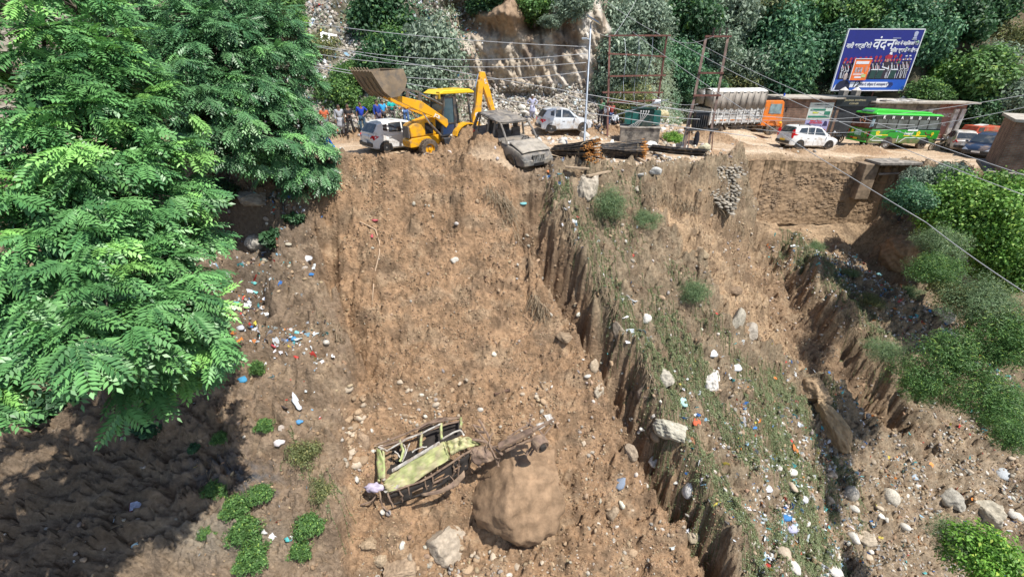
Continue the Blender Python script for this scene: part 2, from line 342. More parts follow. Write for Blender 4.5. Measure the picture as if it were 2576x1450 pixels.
# ------------------------------------------------------------------ ground sheet
def mixc(c, d, m): return c*(1-m[..., None])+np.array(d)*m[..., None]
def ground():
    x, y, z = GX, GY, GZ; I = ZI; u, v = I['u'], I['v']; Y0 = y; y = y+z*(1-I['on'])
    c = np.ones(x.shape+(3,))*np.array((0.245, 0.180, 0.125))
    # right bank: old mud between the debris
    c = mixc(c, (0.235, 0.185, 0.125), sst(1300, 1500, u)*(1-I['on']))
    c = mixc(c, (0.30, 0.235, 0.165), sst(1900, 2200, u+0.3*(v-900))*sst(1000, 1200, v))
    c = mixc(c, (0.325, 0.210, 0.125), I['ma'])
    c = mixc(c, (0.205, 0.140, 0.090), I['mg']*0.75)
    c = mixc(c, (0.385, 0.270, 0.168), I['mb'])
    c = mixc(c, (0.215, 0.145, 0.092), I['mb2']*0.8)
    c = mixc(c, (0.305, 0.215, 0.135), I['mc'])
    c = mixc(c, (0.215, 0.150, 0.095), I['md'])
    c = mixc(c, (0.330, 0.235, 0.150), sst(13.8, 14.4, x)*(1-sst(24.3, 25, x))*sst(-4, -1, Y0-yedge(x))*(1-I['on']))
    # dry crust and damp patches
    c = c*(1+0.20*fbm(x*0.7, y*0.7, 4, 101))[..., None]
    c = mixc(c, (0.38, 0.285, 0.19), 0.5*sst(0.15, 0.5, fbm(x*0.9+5, y*0.9, 4, 105))*(1-I['on']))
    c = mixc(c, (0.15, 0.105, 0.07), 0.6*sst(0.05, 0.5, fbm(x*1.1, y*1.1, 4, 107)))
    c = mixc(c, (0.17, 0.115, 0.07), 0.5*sst(0.2, 0.6, fbm(x*4.1, y*4.1, 3, 108))*(1-I['on']))
    # grey ash and gravel on the left bank
    g = np.exp(-(((u-560)/110)**2+((v-1200)/60)**2))+0.8*np.exp(-(((u-650)/60)**2+((v-1240)/50)**2))
    c = mixc(c, (0.10, 0.10, 0.105), np.clip(g, 0, 1)*sst(-0.4, 0.3, gn(x*3, y*3, 109)))
    g = np.exp(-(((u-560)/160)**2+((v-1370)/60)**2))
    c = mixc(c, (0.28, 0.25, 0.20), np.clip(g, 0, 1)*0.8)
    g = np.clip(1-sst(250, 620, u+60*gn(x, y, 9)), 0, 1)*sst(900, 1050, v)  # tree shade over the lower left bank, painted in as darker earth
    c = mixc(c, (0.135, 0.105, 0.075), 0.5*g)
    g = np.exp(-(((u-640)/110)**2+((v-640)/170)**2)); c = mixc(c, (0.12, 0.10, 0.08), 0.75*np.clip(g, 0, 1))  # shade in the left rubbish gully, put into the soil colour
    # road
    rc = np.ones(c.shape)*np.array((0.47, 0.355, 0.245))
    rc = mixc(rc, (0.36, 0.245, 0.155), sst(-0.1, 0.5, fbm(x*0.35, y*1.1, 3, 111)))
    rc = mixc(rc, (0.56, 0.45, 0.33), 0.7*sst(0.0, 0.5, fbm(x*0.25+9, y*1.6, 3, 113)))
    rc = mixc(rc, (0.285, 0.19, 0.115), np.clip(I['loose']*1.3, 0, 1))
    c = c*(1-I['on'][..., None])+rc*I['on'][..., None]
    c = np.where(I['on'][..., None] > .5, c, c*1.02)
    c = np.clip(c, 0.01, 0.9)
    ny, nx = x.shape
    idx = np.arange(nx*ny).reshape(ny, nx)
    F = np.stack([idx[:-1, :-1], idx[:-1, 1:], idx[1:, 1:], idx[1:, :-1]], -1).reshape(-1, 4)
    V = np.stack([x, Y0, z], -1).reshape(-1, 3)
    m = vmat('earth', rough=0.95, bump=1.0, bs=7.0, var=0.34, vs=7.0, bd=0.12, spec=0.15)
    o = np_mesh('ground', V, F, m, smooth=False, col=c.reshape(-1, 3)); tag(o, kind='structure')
    return o
ground()
def mountainside():
    x, z, y = MX, MZ, MY
    c = np.ones(x.shape+(3,))*np.array((0.075, 0.070, 0.045))
    left = 1-sst(-5.5, -3.0, x-0.2*z)
    c = mixc(c, (0.30, 0.27, 0.22), left*sst(-0.5, 0.2, fbm(x*.5, z*.5, 3, 121)))
    c = mixc(c, (0.15, 0.125, 0.085), left*sst(0.0, 0.35, fbm(x*.45+3, z*.45, 3, 123)))
    c = mixc(c, (0.33, 0.29, 0.24), (1-MROCK)*sst(-5, -3, x)*(1-sst(10, 13, x))*(1-sst(-2.4, -1.6, z)))
    rk = np.ones(c.shape)*np.array((0.40, 0.345, 0.275))
    rk = mixc(rk, (0.52, 0.48, 0.43), sst(-0.2, 0.4, fbm(x*.8, z*.18, 3, 125))*sst(2.0, 4.5, x)+0.8*(1-sst(-3.6, -2.6, x)))
    rk = mixc(rk, (0.14, 0.10, 0.075), sst(0.1, 0.5, fbm(x*1.2+3, z*.3, 3, 127))*0.8)
    rk = mixc(rk, (0.42, 0.33, 0.235), 0.5*sst(0.0, 0.5, fbm(x*.6+7, z*.6, 3, 129)))
    rk = mixc(rk, (0.27, 0.19, 0.125), sst(1.2, 2.4, z)*(1-sst(1.6, 3.0, x)))
    c = c*(1-MROCK[..., None])+rk*MROCK[..., None]
    c = mixc(c, (0.20, 0.15, 0.10), sst(33, 36, x)*sst(-2, 3, z)*0.7)
    ny, nx = x.shape; idx = np.arange(nx*ny).reshape(ny, nx)
    F = np.stack([idx[:-1, :-1], idx[:-1, 1:], idx[1:, 1:], idx[1:, :-1]], -1).reshape(-1, 4)
    V = np.stack([x, y, z], -1).reshape(-1, 3)
    o = np_mesh('mountainside', V, F, vmat('cliff_rock', rough=0.9, bump=0.9, bs=4.0, var=0.3, vs=2.5, spec=0.2), col=np.clip(c, 0.01, 0.9).reshape(-1, 3))
    tag(o, kind='structure')
mountainside()
# ------------------------------------------------------------------ vegetation and stones
rng = np.random.RandomState(11)
def ico(sub):
    bm = bmesh.new(); bmesh.ops.create_icosphere(bm, subdivisions=sub, radius=1.0)
    V = np.array([v.co[:] for v in bm.verts]); F = np.array([[v.index for v in f.verts] for f in bm.faces]); bm.free(); return V, F
ICO = {s: ico(s) for s in (1, 2, 3, 4, 5)}
def rock_geo(seed, sub=3, ang=0.6, rough=0.12, round_=False):
    V, F = ICO[sub]; V = V.copy(); r = np.random.RandomState(seed)
    if not round_:
        for i in range(int(10*ang)+4):
            d = r.normal(size=3); d /= np.linalg.norm(d); h = r.uniform(0.55, 0.88)
            k = V@d-h; V -= np.outer(np.maximum(k, 0)*0.92, d)
    n = fbm(V[:, 0]*1.3+V[:, 2]*0.7+seed, V[:, 1]*1.3-V[:, 2]*0.9, 4, seed % 50)
    n2 = fbm(V[:, 0]*4+seed, V[:, 1]*4+V[:, 2]*4, 3, seed % 37)
    V = V*(1+rough*n+rough*0.35*n2)[:, None]
    return V, F
def rotm(r, n):
    q = r.normal(size=(n, 4)); q /= np.linalg.norm(q, axis=1)[:, None]; w, x, y, z = q.T
    return np.stack([np.stack([1-2*(y*y+z*z), 2*(x*y-z*w), 2*(x*z+y*w)], -1), np.stack([2*(x*y+z*w), 1-2*(x*x+z*z), 2*(y*z-x*w)], -1), np.stack([2*(x*z-y*w), 2*(y*z+x*w), 1-2*(x*x+y*y)], -1)], 1)
def scatter(name, T, pos, size, r, mats, cols, flat=(1, .8, .6), smooth=False, R=None, kind='stuff'):
    """many copies of small template meshes T as ONE object"""
    n = len(pos); k = r.randint(0, len(T), n); VV = []; FF = []; CC = []; off = 0
    Rm = rotm(r, n) if R is None else R
    for t in range(len(T)):
        idx = np.where(k == t)[0]
        if len(idx) == 0: continue
        V, F = T[t]
        sc = np.array(flat)[None]*r.uniform(0.75, 1.25, (len(idx), 3))*size[idx][:, None]
        W = np.einsum('nij,nvj->nvi', Rm[idx], V[None]*sc[:, None])+pos[idx][:, None]
        VV.append(W.reshape(-1, 3)); FF.append((F[None]+(np.arange(len(idx))*len(V))[:, None, None]+off).reshape(-1, F.shape[1]))
        CC.append(np.repeat(cols[idx], len(V), 0)); off += len(idx)*len(V)
    o = np_mesh(name, np.concatenate(VV), np.concatenate(FF), mats, col=np.concatenate(CC), smooth=smooth)
    if kind: tag(o, kind=kind)
    return o
def pick(weights, n, r):
    """n random ground points, density weighted per square metre"""
    wx = np.gradient(GXs); wy = np.gradient(GYs); W = weights*wx[None]*wy[:, None]
    p = (W/W.sum()).ravel(); k = r.choice(len(p), n, p=p); j, i = np.unravel_index(k, W.shape)
    x = GXs[i]+r.uniform(-.5, .5, n)*wx[i]; y = GYs[j]+r.uniform(-.5, .5, n)*wy[j]
    return np.stack([x, y, gh(x, y)], 1)
PEB = [rock_geo(s, 1, .5, .2) for s in range(6)]
PEBR = [rock_geo(20+s, 2, .3, .10, True) for s in range(4)]
STM = vmat('stone', rough=0.9, bump=0.9, bs=5, var=0.34, vs=5.0, spec=0.3)
def palette(r, n, cs, ps, j=0.12):
    c = np.array(cs)[r.choice(len(cs), n, p=np.array(ps)/np.sum(ps))]
    return np.clip(c*(1+r.uniform(-j, j, (n, 1)))*(1+r.uniform(-.04, .04, (n, 3))), 0.005, 0.95)
I = ZI; U, Vv = I['u'], I['v']; vis = ((GY > 6.5) & (GY < 31) & (GX > -17) & (GX < 30)).astype(float)*(1-I['on'])
BR = (0.275, 0.185, 0.115); BR2 = (0.35, 0.26, 0.17); GR = (0.36, 0.32, 0.265); WH = (0.52, 0.48, 0.42); DK = (0.13, 0.10, 0.075)
# earth crumbs all over the slope
r = np.random.RandomState(1)
clump = sst(-0.5, 0.5, fbm(GX*0.8, GY*0.8, 3, 201))
wgt = vis*(0.25+0.9*I['ma']+0.5*I['mb']+0.5*I['mc'])*(1-I['wall'])*(0.25+clump)*(U > 500)
n = 60000; pos = pick(wgt, n, r); sz = 0.018+0.05*r.power(0.35, n)[::-1]*r.rand(n)**2
sz = 0.016+0.055*r.rand(n)**3
scatter('earth_crumbs', PEB, pos, sz, r, STM, palette(r, n, [BR, BR2, (0.20, 0.135, 0.085)], [5, 2, 4]))
# pebbles and cobbles
r = np.random.RandomState(2)
rightlow = sst(1750, 2150, U+0.25*(Vv-900))*sst(950, 1150, Vv)
gul = I['mg']*0.5+I['mb2']*0.5
strip = np.exp(-(pld(U, Vv, [(1990,590),(2120,690),(2290,800),(2400,900),(2560,1000)])/60.)**2)
side = np.exp(-(((U-880)/30)**2))*sst(900, 980, Vv)*(1-sst(1180, 1260, Vv))
foot = np.exp(-(((U-1180)/260)**2+((Vv-1420)/70)**2))
fan = np.exp(-(((U-1060)/60)**2+((Vv-1010)/50)**2))+np.exp(-(((U-1340)/40)**2+((Vv-1040)/90)**2))
wgt = vis*(0.10+1.6*rightlow+0.8*gul+0.9*strip+2.2*side+1.8*foot+2.0*fan+0.35*sst(1300, 1500, U)*(1-I['mb'])*(1-I['mc'])+1.3*np.exp(-(((U-680)/100)**2+((Vv-600)/140)**2)))*(1-I['wall'])*(0.2+clump)
n = 22000; pos = pick(wgt, n, r); sz = 0.025+0.11*r.rand(n)**3.2
scatter('pebbles', PEB+PEBR[:2], pos, sz, r, STM, palette(r, n, [BR2, GR, WH, BR, (0.3, 0.27, 0.24)], [4, 3, 1.6, 3, 2]))
# loose stones on the road shoulder
r = np.random.RandomState(3)
sh = I['on']*(GY < 48)*(np.exp(-((GX-6)/5.0)**2)*(0.4+np.exp(-((GY-yedge(GX)-1.5)/2.0)**2))+0.9*sst(31, 35, GY)*sst(-2, 0, GX)*(1-sst(14, 16, GX))+0.5*sst(27, 29, GY)*(1-sst(-3, 0, GX))+0.22*I['loose']+0.03)
n = 10000; pos = pick(sh*(0.3+clump), n, r); sz = 0.035+0.20*r.rand(n)**2.6
scatter('rubble', PEB+PEBR, pos, sz, r, STM, palette(r, n, [WH, GR, BR2, (0.5, 0.48, 0.45)], [4, 3, 2, 3]), smooth=False)
# rubble and rubbish tipped down the mountainside
def pickm(wf, n, r, zlo=-5.2, zhi=8):
    out = []
    while sum(len(a) for a in out) < n:
        x = r.uniform(-17, 34, n*3); z = r.uniform(zlo, zhi, n*3); k = r.rand(n*3) < wf(x, z)
        out.append(np.stack([x[k], mh(x[k], z[k]), z[k]], 1))
    return np.concatenate(out)[:n]
r = np.random.RandomState(4)
def wleft(x, z):
    a = (1-sst(-4.8, -2.5, x-0.25*z))*(0.12+0.88*sst(-0.15, 0.35, fbm(x*.5, z*.5, 3, 121)))
    b = sst(-4.5, -3, x)*(1-sst(7.5, 9, x))*(1-sst(-2.2, -1.2, z-0.15*(x+2)*0))*1.2
    c = sst(7, 8, x)*(1-sst(12, 15, x))*(1-sst(-3.6, -2.9, z))
    return np.clip(a+b+c, 0, 1)
n = 16000; pos = pickm(wleft, n, r); sz = 0.05+0.19*r.rand(n)**2.6
scatter('tipped_rubble', PEB, pos, sz, r, STM, palette(r, n, [WH, GR, (0.34, 0.31, 0.27), (0.17, 0.15, 0.12), (0.50, 0.54, 0.55)], [2.2, 3, 3, 3, 1.0]))
# ---- litter: crumpled sheets
def sheet(seed):
    r = np.random.RandomState(seed); g = np.linspace(-1, 1, 4); X, Y = np.meshgrid(g, g)
    Z = r.uniform(-.35, .35, X.shape); X = X+r.uniform(-.25, .25, X.shape); Y = Y+r.uniform(-.25, .25, Y.shape)
    V = np.stack([X, Y, Z], -1).reshape(-1, 3); i = np.arange(16).reshape(4, 4)
    F = np.stack([i[:-1, :-1], i[:-1, 1:], i[1:, 1:], i[1:, :-1]], -1).reshape(-1, 4); return V, F
SHT = [sheet(s) for s in range(6)]
LTM = vmat('litter', rough=0.45, bump=0.0, var=0.12, vs=8, transl=0.15, spec=0.5)
LC = [(0.75, 0.76, 0.78), (0.55, 0.60, 0.62), (0.10, 0.42, 0.44), (0.05, 0.20, 0.55), (0.55, 0.06, 0.05), (0.75, 0.25, 0.05), (0.65, 0.55, 0.10), (0.25, 0.42, 0.55), (0.08, 0.07, 0.07)]
LP = [6, 7, 2.5, 1.4, 1.1, .7, .5, 1.5, 1.5]
r = np.random.RandomState(5)
lg = np.exp(-(((U-620)/70)**2+((Vv-700)/130)**2))*2.2+np.exp(-(((U-760)/80)**2+((Vv-920)/90)**2))*1.4+np.exp(-(((U-720)/50)**2+((Vv-540)/50)**2))
edge1 = np.exp(-(pld(U, Vv, [(1400,470),(1440,560),(1500,700),(1560,780),(1600,860),(1680,1000),(1700,1100)])/28.)**2)
s1 = sst(1620, 1750, U)*sst(850, 1000, Vv)*(1-sst(2150, 2300, U))
low = np.exp(-(((U-1970)/90)**2+((Vv-1290)/90)**2))*2
wgt = vis*(0.015+lg+1.0*strip*1.6+0.8*edge1+0.45*s1+low+0.35*rightlow+0.3*np.exp(-(((U-740)/60)**2+((Vv-1340)/60)**2)))*(1-I['ma']*0.97)*(1-I['mb'])*(1-I['wall'])*(0.1+clump**2)
n = 7500; pos = pick(wgt, n, r); pos[:, 2] += 0.02; sz = 0.03+0.10*r.rand(n)**2.5
scatter('litter', SHT, pos, sz, r, LTM, palette(r, n, LC, LP), flat=(1, .6, .5))
r = np.random.RandomState(6)
n = 2600; pos = pickm(lambda x, z: (1-sst(-4.8, -2.0, x-0.25*z))*(0.3+0.7*sst(-.2, .3, fbm(x*.6, z*.6, 2, 311))), n, r); pos[:, 1] -= 0.05
scatter('tipped_litter', SHT, pos, 0.05+0.15*r.rand(n)**2.5, r, LTM, palette(r, n, LC, LP), flat=(1, .6, .5))
# ---- leaves
LFM = vmat('leaf', rough=0.55, bump=0, var=0.12, vs=2.0, transl=0.30, spec=0.45)
LFD = vmat('leaf_glossy', rough=0.42, bump=0, var=0.12, vs=2.0, transl=0.12, spec=0.5)
def quads(pos, nrm, tip, L, W, cols, fold=0.25):
    """one pointed four-vertex leaf each"""
    n = len(pos); tip = tip-nrm*(np.sum(tip*nrm, 1))[:, None]; tip /= np.linalg.norm(tip, axis=1)[:, None]+1e-9
    s = np.cross(nrm, tip); L = L[:, None]; W = W[:, None]
    V = np.stack([pos-tip*L*.5, pos-tip*L*.05+s*W*.5+nrm*W*fold, pos+tip*L*.5-nrm*L*.1, pos-tip*L*.05-s*W*.5+nrm*W*fold], 1)
    F = np.arange(4*n).reshape(n, 4); return V.reshape(-1, 3), F, np.repeat(cols, 4, 0)
def unit(a): return a/(np.linalg.norm(a, axis=-1, keepdims=True)+1e-9)
def cloud(r, clumps, per, L, cols, aspect=0.5, up=0.5, shell=0.45, spread=1.0):
    """leaves in clumps: clumps = n x 4 (x, y, z, radius)"""
    c = np.repeat(clumps, per, 0); n = len(c); d = unit(r.normal(size=(n, 3))*[1, 1, .85])
    rad = c[:, 3]*(shell+(1-shell)*r.rand(n)**0.6)*spread
    pos = c[:, :3]+d*rad[:, None]
    nrm = unit(d*0.7+np.array([0, 0, up])+r.normal(size=(n, 3))*0.45); tip = unit(d+r.normal(size=(n, 3))*0.8+np.array([0, 0, -.25]))
    Ls = L*r.uniform(.6, 1.35, n); k = r.rand(n)
    k2 = np.repeat(r.rand(len(clumps)), per)
    cc = cols[0][None]*(1-k[:, None])+cols[1][None]*k[:, None]
    cc = cc*(0.75+0.5*k2[:, None])
    m = (r.rand(n) < 0.06)[:, None]; cc = np.where(m, cols[2][None], cc)
    return quads(pos, nrm, tip, Ls, Ls*aspect*r.uniform(.8, 1.2, n), cc)
def crown_clumps(r, R, n, flat=0.8, rc=(0.28, 0.5)):
    d = unit(r.normal(size=(n, 3))); rad = r.rand(n)**0.45
    p = d*rad[:, None]*np.array([1, 1, flat])*R*0.8; p *= (1+0.25*gn(d[:, 0]*2+R, d[:, 2]*2, 33))[:, None]
    return np.concatenate([p, (R*r.uniform(*rc, n))[:, None]], 1)
def tube(pts, rad, sides=6):
    """tapered tube mesh along points"""
    pts = np.asarray(pts, float); n = len(pts); V = []
    rad = np.broadcast_to(rad, (n,)) if np.ndim(rad) else np.full(n, rad)
    up = np.array([0.13, 0.21, 1.0])
    for i in range(n):
        t = pts[min(i+1, n-1)]-pts[max(i-1, 0)]; t = t/(np.linalg.norm(t)+1e-9)
        a = np.cross(t, up); 
        if np.linalg.norm(a) < 1e-3: a = np.cross(t, [1, 0, 0])
        a /= np.linalg.norm(a); b = np.cross(t, a)
        for k in range(sides):
            an = 2*math.pi*k/sides; V.append(pts[i]+rad[i]*(math.cos(an)*a+math.sin(an)*b))
    F = [[i*sides+k, i*sides+(k+1) % sides, (i+1)*sides+(k+1) % sides, (i+1)*sides+k] for i in range(n-1) for k in range(sides)]
    return np.array(V), np.array(F)
def merge(parts):
    V = []; F = []; C = []; o = 0
    for p in parts:
        V.append(p[0]); F.append(p[1]+o); o += len(p[0])
        if len(p) > 2: C.append(p[2])
    return (np.concatenate(V), np.concatenate(F)) + ((np.concatenate(C),) if C else ())
BARK = mat('bark', (0.085, 0.065, 0.05), rough=0.95, var=0.35, vs=6, bump=0.8, bs=14)
TWIG = mat('dry_twig', (0.26, 0.20, 0.13), rough=0.9, var=0.3, vs=9)
GRN0 = {
 'vine': [np.array(c) for c in ((0.060, 0.150, 0.028), (0.150, 0.270, 0.050), (0.24, 0.35, 0.07))],
 'sage': [np.array(c) for c in ((0.060, 0.105, 0.045), (0.145, 0.210, 0.100), (0.22, 0.27, 0.10))],
 'dark': [np.array(c) for c in ((0.022, 0.060, 0.026), (0.050, 0.115, 0.048), (0.11, 0.20, 0.05))],
 'mid': [np.array(c) for c in ((0.045, 0.105, 0.030), (0.095, 0.185, 0.050), (0.20, 0.30, 0.06))],
 'grey': [np.array(c) for c in ((0.085, 0.125, 0.085), (0.20, 0.26, 0.19), (0.30, 0.36, 0.27))],
 'bright': [np.array(c) for c in ((0.070, 0.175, 0.025), (0.155, 0.305, 0.045), (0.30, 0.42, 0.07))],
 'olive': [np.array(c) for c in ((0.085, 0.105, 0.040), (0.165, 0.185, 0.075), (0.30, 0.27, 0.10))],
 'teal': [np.array(c) for c in ((0.035, 0.095, 0.050), (0.085, 0.185, 0.095), (0.14, 0.26, 0.10))],
}
GRN = {k: [np.minimum(a*1.55, .6) for a in v] for k, v in GRN0.items()}
BUSH = {}
def bush_mesh(key, R, tone, ncl, per, L, seed, aspect=0.5, flat=0.8, mat_=None, up=0.5, rc=(0.28, 0.5)):
    ncl = int(ncl*.85); r = np.random.RandomState(seed); cl = crown_clumps(r, R, ncl, flat, rc)
    V, F, C = cloud(r, cl, per, L, GRN[tone], aspect, up)
    o = np_mesh('crown', V, F, mat_ or LFM, col=C)
    # limbs
    parts = [tube([(0, 0, -R*flat*1.25), (0.05*R, 0, -R*flat*.6), (0, 0.03*R, 0)], [0.06*R, .045*R, .02*R], 6)]
    for c in cl[:7]: parts.append(tube([(0, 0, -R*flat*.9), c[:3]*.5+[0, 0, -.15*R], c[:3]], [0.035*R, .022*R, .008*R], 5))
    V, F = merge(parts); t = np_mesh('trunk', V, F, BARK)
    COL.objects.unlink(o); COL.objects.unlink(t); BUSH[key] = (o, t)
def put_bush(key, loc, scale, rz, label, name='bush', cat='bush', group=None, sz=1.0, tilt=0.0):
    e = empty(name, loc, (tilt, 0, rz), label, cat, group)
    e.scale = (scale, scale, scale*sz)
    for k, src in enumerate(BUSH[key]):
        c = src.copy(); c.name = ('crown', 'trunk')[k]; link(c, e)
    return e
bush_mesh('dark', 1.0, 'dark', 110, 90, 0.13, 1)
bush_mesh('mid', 1.0, 'mid', 110, 90, 0.12, 2)
bush_mesh('grey', 1.0, 'grey', 110, 70, 0.12, 3, rc=(0.2, 0.36))
bush_mesh('teal', 1.0, 'teal', 110, 90, 0.12, 4)
bush_mesh('bright', 1.0, 'bright', 90, 90, 0.11, 5)
bush_mesh('olive', 1.0, 'olive', 60, 60, 0.13, 6, aspect=0.3)
bush_mesh('vine', 1.0, 'vine', 260, 110, 0.055, 7, aspect=0.75, rc=(0.14, 0.34))
bush_mesh('feather', 1.0, 'sage', 120, 120, 0.085, 8, aspect=0.16, rc=(0.2, 0.42))
bush_mesh('featherd', 1.0, 'mid', 120, 130, 0.085, 9, aspect=0.2, rc=(0.2, 0.42))
bush_mesh('weed', 1.0, 'mid', 80, 70, 0.15, 10, aspect=0.34, flat=0.6, rc=(0.2, 0.36))
bush_mesh('broad', 1.0, 'dark', 30, 26, 0.36, 12, aspect=0.85, flat=0.5, up=1.6, rc=(0.2, 0.4))
# ------------------------------------------------------------------ trees with feathered leaves
def frond(seed, nl=8, L=0.42, w=0.026, ll=0.12):
    r = np.random.RandomState(seed); V = []; F = []
    for i in range(nl):
        t = 0.16+0.84*i/(nl-1); x = L*t; z = -0.28*L*t*t
        for s in (-1, 1):
            if i == nl-1 and s == -1: continue
            a = math.radians(r.uniform(50, 66)) if i < nl-1 else 0.05
            d = np.array([math.cos(a), s*math.sin(a), -0.22+r.uniform(-.12, .12)]); d /= np.linalg.norm(d)
            sd_ = np.cross(d, [0, 0, 1]); sd_ /= np.linalg.norm(sd_); le = ll*(1-0.45*abs(t-0.45))*r.uniform(.85, 1.1)
            b = np.array([x, 0, z]); k = len(V)
            V += [b, b+d*le*.4+sd_*w*.5+[0, 0, .006], b+d*le+[0, 0, -.012], b+d*le*.4-sd_*w*.5+[0, 0, .006]]; F.append([k, k+1, k+2, k+3])
    k = len(V); V += [np.array([0, -.004, 0]), np.array([0, .004, 0]), np.array([L*.6, .003, -.28*L*.36]), np.array([L*.6, -.003, -.28*L*.36])]; F.append([k, k+1, k+2, k+3])
    return np.array(V), np.array(F)
def feather_tree(name, label, foot, boughs, seed, cols, L=0.42, per=26, nf=8, trunk_r=0.22, pale=None, spread=(1, 1, .5), nl=8, droop=0.25, lean=None, lw=0.030, ll=0.13):
    r = np.random.RandomState(seed); T = [frond(seed*7+i, nl, L, lw, ll) for i in range(4)]
    foot = np.array(foot); bo = np.array([[*P(b[0], b[1], b[2]), b[3]] for b in boughs])
    root = empty(name, tuple(foot), (0, 0, 0), label, 'tree')
    top = bo[:, :3].mean(0)
    pts = []; 
    fork = foot*0.45+top*0.55 if lean is None else np.array(lean)
    parts = [tube([foot-[0, 0, .3], foot*0.7+fork*0.3+[0.1, 0, 0], fork], [trunk_r*1.25, trunk_r, trunk_r*.75], 9)]
    P0 = []; Rr = []; base_ = []
    for b in bo:
        c = b[:3]; mid = fork*.5+c*.5+np.array([0, 0, -.1]); parts.append(tube([fork, mid, c], [trunk_r*.42, trunk_r*.25, .03], 6))
        n = int(per*b[3]**1.6)
        d = unit(r.normal(size=(n, 3))); d[:, 2] = np.abs(d[:, 2])*0.9-0.25
        p = c+d*np.array(spread)*b[3]*(0.45+0.55*r.rand(n)**.5)[:, None]
        out = unit(unit(p-fork)*0.6+unit(p-c)*0.9+r.normal(size=(n, 3))*.25)
        for q in range(0, n, 3): parts.append(tube([c, (c+p[q])/2+[0, 0, .05], p[q]], [.022, .014, .006], 4))
        P0.append(p); base_.append(out)
    p = np.concatenate(P0); o = np.concatenate(base_); n = len(p)
    pp = np.repeat(p, nf, 0); oo = np.repeat(o, nf, 0); m = len(pp)
    az = np.tile(np.arange(nf)/nf*2*math.pi, n)+r.uniform(0, .6, m)
    side = unit(np.cross(oo, np.array([0, 0, 1.0]))); up = np.cross(side, oo)
    up = unit(up)
    fan = np.sin(az)
    X = unit(oo*(0.35+0.75*(0.5+0.5*np.cos(az)))[:, None]+side*(fan*0.95)[:, None]+np.array([0, 0, 1.0])*(r.uniform(-droop-.25, 0.18, m))[:, None])
    X0 = X.copy(); X = unit(X+np.array([0, 0, -.38])*(.5+r.rand(m))[:, None])
    Zt = unit(np.array([0, 0, .7])+X0*0.55+oo*.35+np.array([0, -.25, 0])+r.normal(size=(m, 3))*0.25); Y = unit(np.cross(Zt, X)); Z = np.cross(X, Y)
    R = np.stack([X, Y, Z], 2)
    kk = r.rand(m); bt = np.repeat(r.rand(n), nf)
    C = cols[0]*(1-kk[:, None])+cols[1]*kk[:, None]; yng = (np.repeat(r.rand(n), nf) < 0.13)[:, None]
    C = np.where(yng, cols[2], C); C = C*(0.8+.4*bt)[:, None]
    pos = pp+X*0.03
    oc = scatter('foliage', T, pos, np.ones(m)*1.0, r, LFD, C, flat=(1, 1, 1), R=R, kind=None)
    oc.parent = root; oc.matrix_parent_inverse = Matrix.Translation(-Vector(foot))
    V, F = merge(parts); ot = np_mesh('trunk', V-foot, F, BARK, parent=root, smooth=True)
    return root
NEARC = [np.array(c) for c in ((0.060, 0.170, 0.058), (0.165, 0.375, 0.115), (0.23, 0.47, 0.12))]
FARC = [np.array(c) for c in ((0.050, 0.145, 0.060), (0.135, 0.290, 0.115), (0.18, 0.40, 0.13))]
near_b = [(60,30,9.5,1.0),(190,20,10,1.0),(110,110,9.3,1.0),(250,120,10,1.0),(40,190,9,1.0),(170,200,9.3,1.0),(290,200,10,1.0),(90,290,8.8,1.0),(220,300,9.2,1.0),(350,290,10,1.0),
 (30,390,8.5,1.0),(150,390,8.7,1.0),(290,390,9.4,1.0),(390,380,10.2,0.9),(80,490,8.5,1.0),(200,500,8.8,1.0),(330,490,9.6,1.0),(430,490,10.4,0.9),(40,590,8.3,1.0),(160,600,8.4,1.0),(290,590,9.2,1.0),(400,590,10,.9),(450,600,10.6,.8),
 (90,690,8,0.9),(210,690,8.2,1.0),(340,690,8.8,1.0),(440,700,9.8,.8),(150,790,7.8,.8),(270,780,7.8,.9),(380,780,8.6,.9),(470,790,9.4,.6),(120,880,7.4,.7),(220,850,7.3,.7),(300,850,7.8,.7),(460,870,8.8,.7),(380,880,8.6,.8),(520,870,9.3,.5),(90,930,7.4,.5),(330,960,9.2,.8),(430,950,9.6,.7),(20,740,8.2,.9),(10,840,8.2,.8),(-90,880,7.6,1.1),(-180,960,7.4,1.2),(-300,900,7.6,1.3),(-250,1050,7,1.1),(-120,1040,6.9,.9),(-420,1000,7.5,1.3),(-380,800,8,1.4),(-60,960,7.2,.8)]  # boughs past the left frame edge are unseen, added to shade the bank
feather_tree('feather_leaved_tree', 'large near tree with bright feathery fronds filling the left edge of the view', (-12.8, 11.2, float(gh(-12.8, 11.2))), near_b, 3, NEARC, L=0.50, per=17, nf=11, trunk_r=0.28, nl=8, lw=0.056, ll=0.17, spread=(1, 1, .75), droop=.45)
far_b = [(330,40,15,1.3),(450,30,15.5,1.4),(580,20,16,1.4),(670,40,16.5,1.3),(400,130,14.5,1.4),(520,130,15,1.4),(640,130,16,1.4),(700,150,16.5,1.1),(470,230,14.6,1.3),(590,230,15.4,1.4),(690,250,16.4,1.2),(730,270,16.8,.9),(440,320,15,1.2),(550,330,15.2,1.3),(660,340,16,1.3),(740,350,16.8,1.0),(780,370,17,.7),(490,375,15.6,.9),(600,385,15.8,1.0),(690,400,16.4,1.0),(770,430,17.0,.8),(800,455,17.4,.5),(340,170,14,1.1),(380,240,14.4,1.0),(300,80,14.5,1.2),(700,80,16.8,1.0),(740,200,17,1.0),(760,310,17.2,1.0),(800,420,17.4,.7),(640,200,15.8,1.3),(530,260,14.8,1.3),(430,170,14.2,1.2),(620,290,15.4,1.2),(560,80,15.2,1.3),(720,110,17,1.0),(480,80,15,1.3)]
fp = hit(520, 470)
